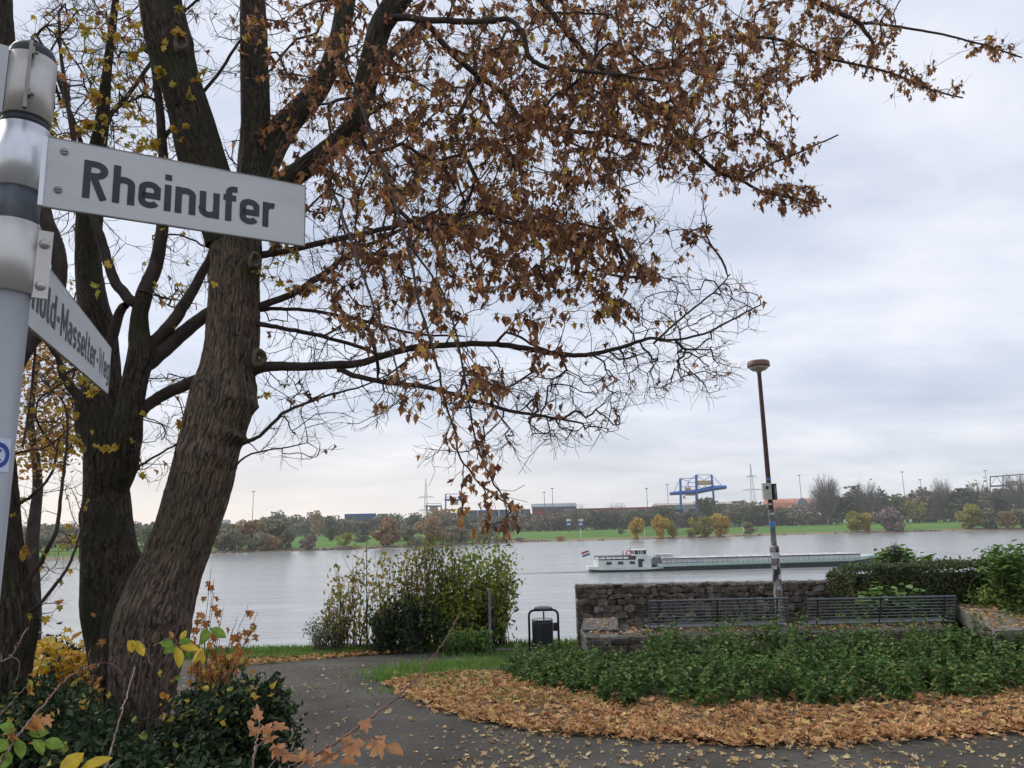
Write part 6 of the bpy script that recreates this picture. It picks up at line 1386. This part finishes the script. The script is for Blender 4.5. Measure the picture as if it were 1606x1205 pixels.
# ------------------------------------------------------------------ shrubs built from shoots
def shrub(name, label, cat, base, shoots, lm, tm, lsize, per, wood, group=None, spread=.4, mode='any', thin=.004, fill=0, fb=None, jit=.06, wob=.10, start=.15, hang=0):
    """shoots: list of tip points (world); base: point or list of points"""
    bs = [np.array(b) for b in (base if isinstance(base, list) else [base])]
    root = thing(name, label, cat, bs[0], group); ms = MB(); mb = MB(); P_ = []
    for tip in shoots:
        tip = np.array(tip); b_ = min(bs, key=lambda q: np.linalg.norm((q-tip)[:2])+rng.uniform(0, .15)); L = np.linalg.norm(tip-b_); mid = (tip+b_)/2+rng.normal(0, wob*L, 3)+[0, 0, L*.1]
        s0 = b_+rng.normal(0, .08, 3)*[1, 1, 0]; S = spline([s0, s0*.5+mid*.5+rng.normal(0, .02*L, 3), mid, mid*.5+tip*.5+rng.normal(0, .02*L, 3), tip], 3)
        ms.tube(S, np.linspace(thin*2.2, thin*.4, len(S)), 4, cap=False)
        for _ in range(per):
            u = rng.uniform(start, 1.0); q = S[int(u*(len(S)-1))]; P_.append(q+rng.normal(0, jit, 3))
    ms.build('stems', wood, root); leaves(mb, P_, rng.uniform(.65, 1.3, len(P_))*lsize, tm, mode); mb.build('foliage', lm, root)
    return root
def tips(cx, cy, rx, ry, n, y0, y1): return ell(cx, cy, rx, ry, n, y0, y1)
DG = leafmat('dark_evergreen_leaves', [(0, (.022, .042, .018)), (.6, (.035, .062, .024)), (.90, (.055, .085, .03)), (.965, (.10, .13, .04)), (1, (.38, .36, .07))], rough=.5, trans=.1, spec=.25, nscale=5, vary=.3)
OLG = leafmat('olive_leaves', [(0, (.10, .14, .035)), (.4, (.17, .20, .045)), (.7, (.26, .26, .05)), (.9, (.36, .30, .06)), (1, (.30, .16, .05))], trans=.3, nscale=4, vary=.3)
BRG = leafmat('bright_green_leaves', [(0, (.07, .16, .035)), (.5, (.12, .23, .05)), (.85, (.19, .31, .07)), (1, (.30, .34, .09))], trans=.3, nscale=4, vary=.25)
YG = leafmat('yellow_green_leaves_near', [(0, (.20, .27, .045)), (.5, (.33, .36, .055)), (1, (.14, .21, .04))], trans=.3, nscale=4, vary=.25)
# riverside bush left of the bin
Yb = 18.3
def B_(px, dy=0): q = P(px, 1000, Yb+dy); return np.array([q[0], Yb+dy, gz(q[0], Yb+dy)])
shrub('riverside_bush', 'yellow-brown leaved thin shrub on the left side of the riverside thicket', 'bush', [B_(510+12*i, rng.uniform(-.3, .5)) for i in range(12)], tips(585, 905, 66, 60, 60, 18., 19.2)+tips(530, 925, 26, 54, 22, 18, 19.2)+tips(640, 880, 46, 46, 24, 18, 19.2), leafmat('ochre_green_leaves', [(0, (.20, .22, .05)), (.4, (.38, .33, .06)), (.62, (.46, .26, .07)), (1, (.18, .26, .055))], trans=.3, nscale=4), MAPLES+OV, .115, 13, TWIG, 'riverside thicket left of the bin', thin=.005, start=.2, jit=.10)
shrub('riverside_bush', 'dark green bush at the foot of the riverside thicket', 'bush', [B_(600, -.2), B_(650, -.25), B_(700, -.2)], tips(645, 965, 62, 40, 120, 17.7, 18.8), DG, OV, .09, 38, TWIG, 'riverside thicket left of the bin', thin=.008)
shrub('riverside_bush', 'yellow-green bush on the right side of the riverside thicket, by the handrail', 'bush', [B_(690+12*i, rng.uniform(-.2, .5)) for i in range(9)], tips(750, 905, 54, 66, 130, 18.1, 19.3)+tips(700, 950, 40, 40, 46, 18., 19), YG, OV, .10, 40, TWIG, 'riverside thicket left of the bin', thin=.0045, jit=.12, start=.25)
shrub('riverside_bush', 'tall wispy green shoots in the middle of the riverside thicket', 'bush', [B_(620+14*i, rng.uniform(-.3, .5)) for i in range(11)], tips(668, 875, 62, 46, 46, 18, 19.2)+tips(672, 848, 8, 16, 16, 18, 18.6)+tips(803, 900, 14, 50, 12, 18, 19)+tips(790, 860, 8, 10, 4, 18, 18.6), OLG, OV, .085, 24, TWIG, 'riverside thicket left of the bin', thin=.006, start=.3, jit=.09)
shrub('reed_shrub', 'grey-green feathery shrub at the grass edge left of the thicket', 'bush', [B_(500), B_(525)], tips(508, 985, 36, 22, 40, 18.2, 19.2)+tips(530, 960, 20, 26, 16, 18.2, 19), leafmat('grey_green_leaves', [(0, (.12, .15, .08)), (1, (.2, .22, .12))], nscale=4), OV, .05, 26, TWIG, thin=.004)
st = MB()
for px, top in ((577, 838), (697, 838), (709, 840), (722, 845), (575, 860), (533, 890)):
    b_ = B_(px); tp = P(px+rng.uniform(-3, 3), top, Yb); st.tube([b_, (b_+tp)/2+rng.normal(0, .02, 3), tp], [.012, .009, .004], 4)
tag(st.build('bare_shoots', TWIG), 'thin bare upright shoots rising out of the riverside thicket', 'shoots')
bl2 = shrub('nettle_patch', 'low bright green nettles at the foot of the thicket beside the handrail', 'plants', [B_(700, -.9), B_(730, -.9), B_(755, -.8)], tips(735, 992, 38, 9, 70, 17.1, 17.8), BRG, OV, .07, 14, NSTEM, thin=.003)
# hedge behind the second bench
HDG = leafmat('hedge_leaves', [(0, (.045, .07, .026)), (.5, (.07, .105, .036)), (.8, (.105, .14, .048)), (.93, (.15, .13, .04)), (1, (.16, .065, .03))], trans=.12, spec=.35, nscale=1.6, vary=.4)
Yg = 15.6; hx0, hx1 = P(1334, 900, Yg)[0], P(1600, 900, Yg)[0]; zb = -2.66; 
root = thing('hedge', 'clipped dark green hedge behind the second bench, running to the right edge', 'hedge', ((hx0+hx1)/2, Yg, zb)); mb = MB(); P_ = []
zt0, zt1 = H(1320, 894, Yg), H(1590, 884, Yg)
for _ in range(24000):
    x = rng.uniform(hx0, hx1+1.2); u = (x-hx0)/(hx1-hx0); zt_ = zt0+(zt1-zt0)*u+.06*mnoise.noise(Vector((x*2.2, 0, 1)))
    f_ = rng.random(); round_ = min(1, ((x-hx0)/.35))**.5
    if f_ < .62: p = [x, Yg-.02+rng.exponential(.05)+.05*mnoise.noise(Vector((x*3, 1, 0))), zb+(zt_-zb)*round_*rng.uniform(.25, 1)]
    else: p = [x, Yg+rng.uniform(0, 1.3), zt_-.02+(1-round_)*-.3+rng.exponential(.014)]
    P_.append(p)
for _ in range(2500): P_.append([hx0+rng.exponential(.08), Yg+rng.uniform(0, 1.2), rng.uniform(zb+.8, zt0-.1)])
for _ in range(260): x = rng.uniform(hx0, hx1); P_.append([x, Yg+rng.uniform(0, .5), zt0+(zt1-zt0)*(x-hx0)/(hx1-hx0)+rng.exponential(.04)])
leaves(mb, P_, rng.uniform(.035, .075, len(P_)), OV, 'any'); mb.build('foliage', HDG, root)
mb = MB(); mb.box(((hx0+hx1)/2+.7, Yg+.68, (zb+zt0)/2-.05), (hx1-hx0+.9, 1.1, zt0-zb-.25)); mb.build('painted_shade_core', corem, root)  # near-black box behind the leaves, stands in for the hedge's inner shade
def Gp(px, Y): q = P(px, 1000, Y); return np.array([q[0], Y, gz(q[0], Y)])
shrub('knotweed_plant', 'big-leaved bright green plant rising over the hedge top, right of the barge bow', 'plant', Gp(1410, 17), tips(1412, 864, 30, 16, 40, 16.8, 17.3)+tips(1380, 876, 12, 8, 14, 16.8, 17.3)+tips(1462, 872, 9, 4, 6, 16.8, 17.2), BRG, OV, .16, 10, NSTEM, start=.75, thin=.006, mode='up', jit=.06)
shrub('seed_head_plant', 'tall weed with dark seed head above the hedge', 'plant', Gp(1403, 16.9), tips(1402, 852, 7, 6, 16, 16.8, 17), leafmat('seed_heads', [(0, (.06, .04, .05)), (1, (.12, .09, .09))], nscale=5), OV, .035, 8, TWIG, start=.88, thin=.005)
shrub('leafy_bush', 'large-leaved green bush at the right frame edge above the hedge', 'bush', [Gp(1590, 15.2), Gp(1620, 15.4)], tips(1592, 872, 52, 24, 110, 14.8, 16)+tips(1612, 915, 34, 34, 60, 14.8, 15.8)+tips(1556, 862, 16, 10, 16, 15, 15.6), BRG, OV, .12, 16, NSTEM, start=.6, thin=.006, mode='up', jit=.07)
YG2 = leafmat('fresh_green_leaves', [(0, (.14, .22, .05)), (.5, (.22, .31, .07)), (1, (.32, .38, .10))], trans=.3, nscale=4, vary=.25)
shrub('low_green_bush', 'low bright green bush in the right corner below the leafy bush', 'bush', [Gp(1560, 15.3), Gp(1600, 15.2), Gp(1640, 15.2)], tips(1575, 930, 54, 17, 130, 14.9, 15.5), YG2, OV, .075, 16, NSTEM, start=.55, thin=.004, jit=.07)
shrub('round_leaf_plant', 'light green round-leaved plant in front of the hedge, over the second bench', 'plant', [Gp(1372, 15.3), Gp(1420, 15.3)], tips(1372, 928, 22, 14, 26, 15.1, 15.45)+tips(1420, 928, 34, 10, 26, 15.1, 15.45), leafmat('round_light_leaves', [(0, (.17, .30, .08)), (1, (.30, .42, .14))], trans=.3, nscale=3), [ovate(.12, .48, .1)], .13, 7, NSTEM, start=.8, thin=.003, mode='up', jit=.05)
# ------------------------------------------------------------------ undergrowth at the big trunk
YEL2 = YEL
def UG(px, Y): q = P(px, 1150, Y); return np.array([q[0], Y, gz(q[0], Y)])
shrub('privet_bush', 'dark green privet-like bush right of the trunk base', 'bush', [UG(300, 6.1), UG(360, 6.1), UG(410, 6)], tips(350, 1120, 90, 55, 130, 5.6, 6.6)+tips(400, 1090, 52, 34, 70, 5.8, 6.5)+tips(300, 1170, 70, 50, 60, 5.4, 6.2), DG, OV, .055, 70, TWIG, thin=.004, jit=.05)
shrub('ivy_bush', 'dark ivy-like bush left of the trunk base', 'bush', [UG(60, 6), UG(120, 5.8), UG(20, 5.6), UG(170, 5.5)], tips(80, 1140, 120, 60, 170, 5.2, 6.6)+tips(150, 1180, 110, 40, 90, 4.9, 5.8)+tips(60, 1080, 90, 26, 60, 6, 6.8), DG, OV, .055, 80, TWIG, thin=.004, jit=.06)
shrub('ivy_bush', 'dark ground ivy at the bottom frame edge in front of the big trunk', 'bush', [UG(200, 5.0), UG(260, 5.2), UG(330, 5.1)], tips(230, 1215, 190, 26, 120, 4.7, 5.5), DG, OV, .05, 60, TWIG, thin=.003, jit=.05)
LEM = leafmat('bright_yellow_leaves', [(0, (.60, .42, .04)), (.6, (.70, .50, .06)), (.85, (.60, .30, .07)), (1, (.42, .42, .07))], rough=.5, trans=.4, nscale=20, vary=.2)
shrub('yellow_shrub', 'shrub of bright yellow leaves between dark trunk and big trunk', 'bush', [UG(60, 7.7), UG(100, 7.7), UG(140, 7.8)], tips(100, 1035, 72, 46, 100, 7.2, 8.2), LEM, MAPLES+OV, .125, 9, TWIG, thin=.004, start=.5, mode='up')
shrub('evergreen_bush', 'dark green clipped bush behind the yellow shrub', 'bush', [UG(60, 9.5), UG(110, 9.5)], tips(90, 1015, 62, 18, 60, 9.3, 10), DG, OV, .07, 40, TWIG)
OR = leafmat('orange_maple_leaves', [(0, (.50, .22, .07)), (.5, (.58, .28, .09)), (.8, (.36, .13, .05)), (1, (.56, .40, .08))], trans=.35, nscale=20, vary=.25)
def sapling(name, label, base, tips_, lm, size, n, seed=0, mode='hang', start=.35):
    root = thing(name, label, 'sapling', base); ms = MB(); mb = MB(); pp = []
    for tpt in tips_:
        tpt = np.array(tpt); L = np.linalg.norm(tpt-base); S = spline([base, base*.6+tpt*.4+[rng.normal(0, .03), 0, L*.09], tpt], 8); S += rng.normal(0, .004, S.shape)
        ms.tube(S, np.linspace(.006, .0018, len(S)), 5, cap=False)
        for _ in range(n):
            u = rng.uniform(start, 1); q = S[min(int(u*(len(S)-1)), len(S)-1)]; e_ = q+rng.normal(0, .035, 3); ms.tube([q, e_], [.0012, .001], 3, cap=False); pp.append(e_)
    ms.build('stems', TWIG, root); leaves(mb, pp, rng.uniform(.7, 1.2, len(pp))*size, MAPLES, mode); mb.build('foliage', lm, root); return root
sapling('maple_sapling', 'orange-leaved maple sapling against the river right of the big trunk', UG(310, 7.3), [P(x, y, 7.2+rng.uniform(-.2, .3)) for x, y in [(331, 890), (335, 930), (345, 1000), (390, 948), (402, 975), (395, 1000), (372, 968), (360, 1010), (352, 950), (380, 1020), (330, 980), (320, 960), (398, 1010), (340, 1030), (322, 1020), (365, 985), (315, 1000), (405, 960), (336, 910), (350, 1015), (360, 1025), (330, 1045), (345, 975), (380, 990), (325, 1060)]], OR, .095, 13)
sapling('maple_sapling', 'small orange maple sprouts in front of the left fork stem', UG(165, 6.9), [P(x, y, 6.6+rng.uniform(-.1, .1)) for x, y in [(160, 930), (175, 960), (150, 985), (185, 1000), (140, 1000), (165, 1020), (120, 1010), (150, 1040)]], OR, .085, 6)
sapling('maple_sapling', 'small yellow maple sprouts at the right foot of the big trunk', UG(300, 6.9), [P(x, y, 6.85+rng.uniform(-.1, .1)) for x, y in [(300, 1040), (310, 1060), (295, 1080), (320, 1050), (290, 1100), (312, 1085)]], YEL, .09, 7)
# ------------------------------------------------------------------ twigs close to the viewer
def near_leaf(mb, px, py, Y, size_px, ang, kind, tilt=.0, seed=0, yaw=0.):
    """leaf hung from (px,py), pointing ang degrees clockwise from down"""
    c = P(px, py, Y); s = size_px/F*depth(c)
    a = math.radians(ang); dn = -up*math.cos(a)+rt*math.sin(a)*-1
    Z = -dn; X = np.cross(Z, -fw); X /= np.linalg.norm(X)
    X = X*math.cos(yaw)+fw*math.sin(yaw); Yv = np.cross(Z, X)
    Z = Z*math.cos(tilt)+Yv*math.sin(tilt); Yv = np.cross(Z, X)
    R = np.stack([X, Yv, Z])[None]
    leaves(mb, [c], s, [MAPLES[seed % 3] if kind == 'm' else OV[seed % 3]], R=R)
def twig(name, label, pts, leaves_, lm, wood, rad=(.004, .0015), extra=()):
    root = thing(name, label, 'twig', P(*pts[0][:2], pts[0][2])); ms = MB(); S = spline([P(x, y, Y) for x, y, Y in pts], 8); S[1:-1] += rng.normal(0, .0015, (len(S)-2, 3)); ms.tube(S, np.linspace(rad[0], rad[1], len(S)), 7)
    for k_ in range(3, len(S)-2, 7):                                   # buds
        q = S[k_]; ms.tube([q, q+rng.normal(0, .005, 3)+[0, 0, .004], q+rng.normal(0, .005, 3)+[0, 0, .012]], [rad[0]*.9, rad[0]*.8, .0006], 5)
    for e_ in extra: ms.tube(spline([P(x, y, Y) for x, y, Y in e_], 5), np.linspace(rad[0]*.55, rad[1]*.7, (len(e_)-1)*5+1), 5)
    ms.build('stem', wood, root)
    for k_, lf in enumerate(leaves_):
        mb = MB(); near_leaf(mb, *lf[:6], seed=k_, tilt=rng.uniform(-.4, .4), yaw=rng.uniform(-.5, .5)); mb.build('leaf', lm[lf[6]] if isinstance(lm, dict) else lm, root)
    return root
REDT = mat('red_brown_shoot', (.12, .05, .04), (.2, .10, .08), scale=30, rough=.6); TANT = mat('tan_shoot', (.22, .14, .10), (.30, .20, .15), scale=30, rough=.6)
PEA = leafmat('salmon_leaves', [(0, (.55, .27, .14)), (.5, (.62, .33, .17)), (1, (.52, .22, .10))], trans=.35, nscale=35, vary=.2)
YL1 = leafmat('lemon_leaves', [(0, (.62, .44, .05)), (1, (.66, .50, .07))], trans=.35, nscale=35, vary=.2); GL1 = leafmat('half_green_leaves', [(0, (.28, .36, .05)), (.6, (.20, .32, .06)), (1, (.40, .42, .07))], trans=.35, nscale=35, vary=.3)
LM = {'o': OR, 'y': YL1, 'g': GL1, 's': PEA}
twig('bare_shoot', 'long red-brown shoot crossing the path from the bottom edge with salmon leaves', [(440, 1225, 2.2), (500, 1182, 2.3), (560, 1142, 2.4), (610, 1105, 2.5), (640, 1078, 2.6), (672, 1040, 2.8), (700, 1002, 2.9), (722, 960, 3.0)],
 [(555, 1160, 2.35, 52, 15, 'm', 's'), (590, 1162, 2.4, 46, -20, 'm', 's'), (520, 1180, 2.3, 44, 40, 'm', 's'), (572, 1130, 2.4, 30, -10, 'm', 's'), (540, 1190, 2.3, 36, -40, 'm', 's'), (605, 1170, 2.4, 34, -50, 'o', 's')], LM, REDT, (.0046, .002), extra=([(480, 1215, 2.25), (530, 1178, 2.3), (575, 1158, 2.4), (600, 1160, 2.4)],))
twig('leafy_shoot', 'upright tan shoot with salmon maple leaves left of the long shoot', [(392, 1225, 2.2), (398, 1190, 2.2), (403, 1160, 2.25), (408, 1135, 2.3)], [(403, 1128, 2.2, 34, 180, 'm', 's'), (398, 1140, 2.2, 38, 40, 'm', 's'), (415, 1140, 2.2, 30, -20, 'm', 's'), (430, 1138, 2.2, 36, -70, 'm', 's'), (425, 1155, 2.2, 34, 30, 'm', 's'), (433, 1170, 2.2, 36, -10, 'm', 's'), (452, 1180, 2.2, 40, 30, 'm', 's'), (468, 1185, 2.2, 36, -30, 'm', 's'), (480, 1190, 2.2, 34, -50, 'm', 's')], LM, TANT, (.0035, .0018), extra=([(400, 1175, 2.2), (425, 1150, 2.2), (432, 1135, 2.2)], [(410, 1220, 2.2), (440, 1185, 2.2), (470, 1180, 2.2)]))
twig('yellow_leaf_sprig', 'pair of lemon yellow leaves hanging in front of the big trunk', [(236, 1042, 2.6), (230, 1025, 2.6), (222, 1008, 2.6), (212, 1004, 2.6)], [(205, 1005, 2.6, 26, 30, 'o', 'y'), (214, 1005, 2.6, 26, -25, 'o', 'y'), (208, 1004, 2.6, 20, 5, 'o', 'y')], LM, TANT, (.0016, .001))
twig('yellow_leaf_sprig', 'five-part yellow and green leaf at the right side of the big trunk', [(240, 1014, 2.5), (262, 1003, 2.5), (276, 1005, 2.5), (276, 1014, 2.5)], [(276, 1014, 2.5, 34, -10, 'o', 'y'), (274, 1012, 2.5, 30, 50, 'o', 'g'), (272, 1010, 2.5, 22, 95, 'o', 'g'), (280, 1010, 2.5, 24, -110, 'o', 'g'), (282, 1014, 2.5, 30, -60, 'o', 'y'), (270, 1003, 2.5, 14, 150, 'o', 'o'), (282, 1003, 2.5, 16, -150, 'o', 'y')], LM, REDT, (.0018, .001))
twig('yellow_leaf_sprig', 'green and yellow leaf cluster right of the five-part leaf', [(300, 1000, 2.6), (312, 988, 2.6), (325, 985, 2.6)], [(325, 985, 2.6, 28, 20, 'o', 'g'), (330, 985, 2.6, 30, -50, 'o', 'g'), (318, 1015, 2.6, 26, 20, 'o', 'y'), (312, 1020, 2.6, 24, -15, 'o', 'y')], LM, TANT, (.0018, .001))
twig('leafy_shoot', 'arching shoot at the lower left corner with green, yellow and orange leaves', [(-8, 1212, 1.9), (20, 1165, 2.0), (48, 1130, 2.1), (75, 1098, 2.2), (100, 1068, 2.3), (135, 1048, 2.4), (168, 1040, 2.5), (185, 1050, 2.5), (196, 1075, 2.5)], [(45, 1138, 2., 36, -30, 'm', 'o'), (52, 1128, 2., 36, -45, 'm', 'o'), (20, 1150, 2., 34, 60, 'm', 'o'), (10, 1160, 2., 34, 40, 'o', 'g'), (28, 1160, 2., 34, -5, 'o', 'g'), (52, 1160, 2., 30, -30, 'o', 'g'), (70, 1162, 2., 30, -70, 'o', 'g'), (44, 1150, 2., 28, -90, 'o', 'g'), (22, 1148, 2., 28, 110, 'o', 'g'), (70, 1125, 2.1, 28, -30, 'm', 's'), (90, 1110, 2.2, 12, 0, 'o', 's'), (14, 1178, 1.95, 30, 20, 'o', 'g')], LM, REDT, (.0036, .0012))
twig('bare_shoot', 'straight pink-brown shoot crossing the lower part of the big trunk', [(160, 1222, 2.1), (176, 1172, 2.15), (190, 1120, 2.2), (202, 1080, 2.3), (212, 1046, 2.4)], [(110, 1195, 2.0, 0.1, 0, 'o', 'y')][:0], LM, TANT, (.003, .0013))
twig('yellow_leaf_sprig', 'large lemon yellow leaves touching the bottom frame edge', [(95, 1225, 1.8), (110, 1212, 1.8), (120, 1208, 1.8)], [(92, 1212, 1.8, 42, -125, 'o', 'y'), (125, 1208, 1.8, 44, -85, 'o', 'y'), (100, 1222, 1.8, 30, -60, 'o', 'y')], LM, TANT, (.0016, .001))
twig('bare_shoot', 'grey forked twig at the left edge in front of the dark trunk', [(-6, 1040, 2.4), (14, 1032, 2.4), (24, 1020, 2.4), (34, 1000, 2.4), (44, 985, 2.45)], [], LM, TANT, (.0024, .0012), extra=([(18, 1030, 2.4), (30, 1038, 2.4), (28, 1060, 2.4), (22, 1075, 2.4)],))
twig('bare_shoot', 'thin straight grey twig at the left edge below the forked one', [(-6, 1130, 2.3), (20, 1100, 2.3), (46, 1072, 2.3)], [], LM, TANT, (.0018, .001))

cl_ = ell(330, 1090, 100, 60, 45, 5.4, 6.2)+ell(90, 1110, 90, 60, 40, 5., 6.2); mb = MB(); leaves(mb, cl_, rng.uniform(.04, .08, len(cl_)), OV+DRY+MAPLES, 'any')
tag(mb.build('caught_leaves', YEL), 'yellow and orange leaves caught in the dark bushes by the trunk', 'fallen leaves', kind='stuff')
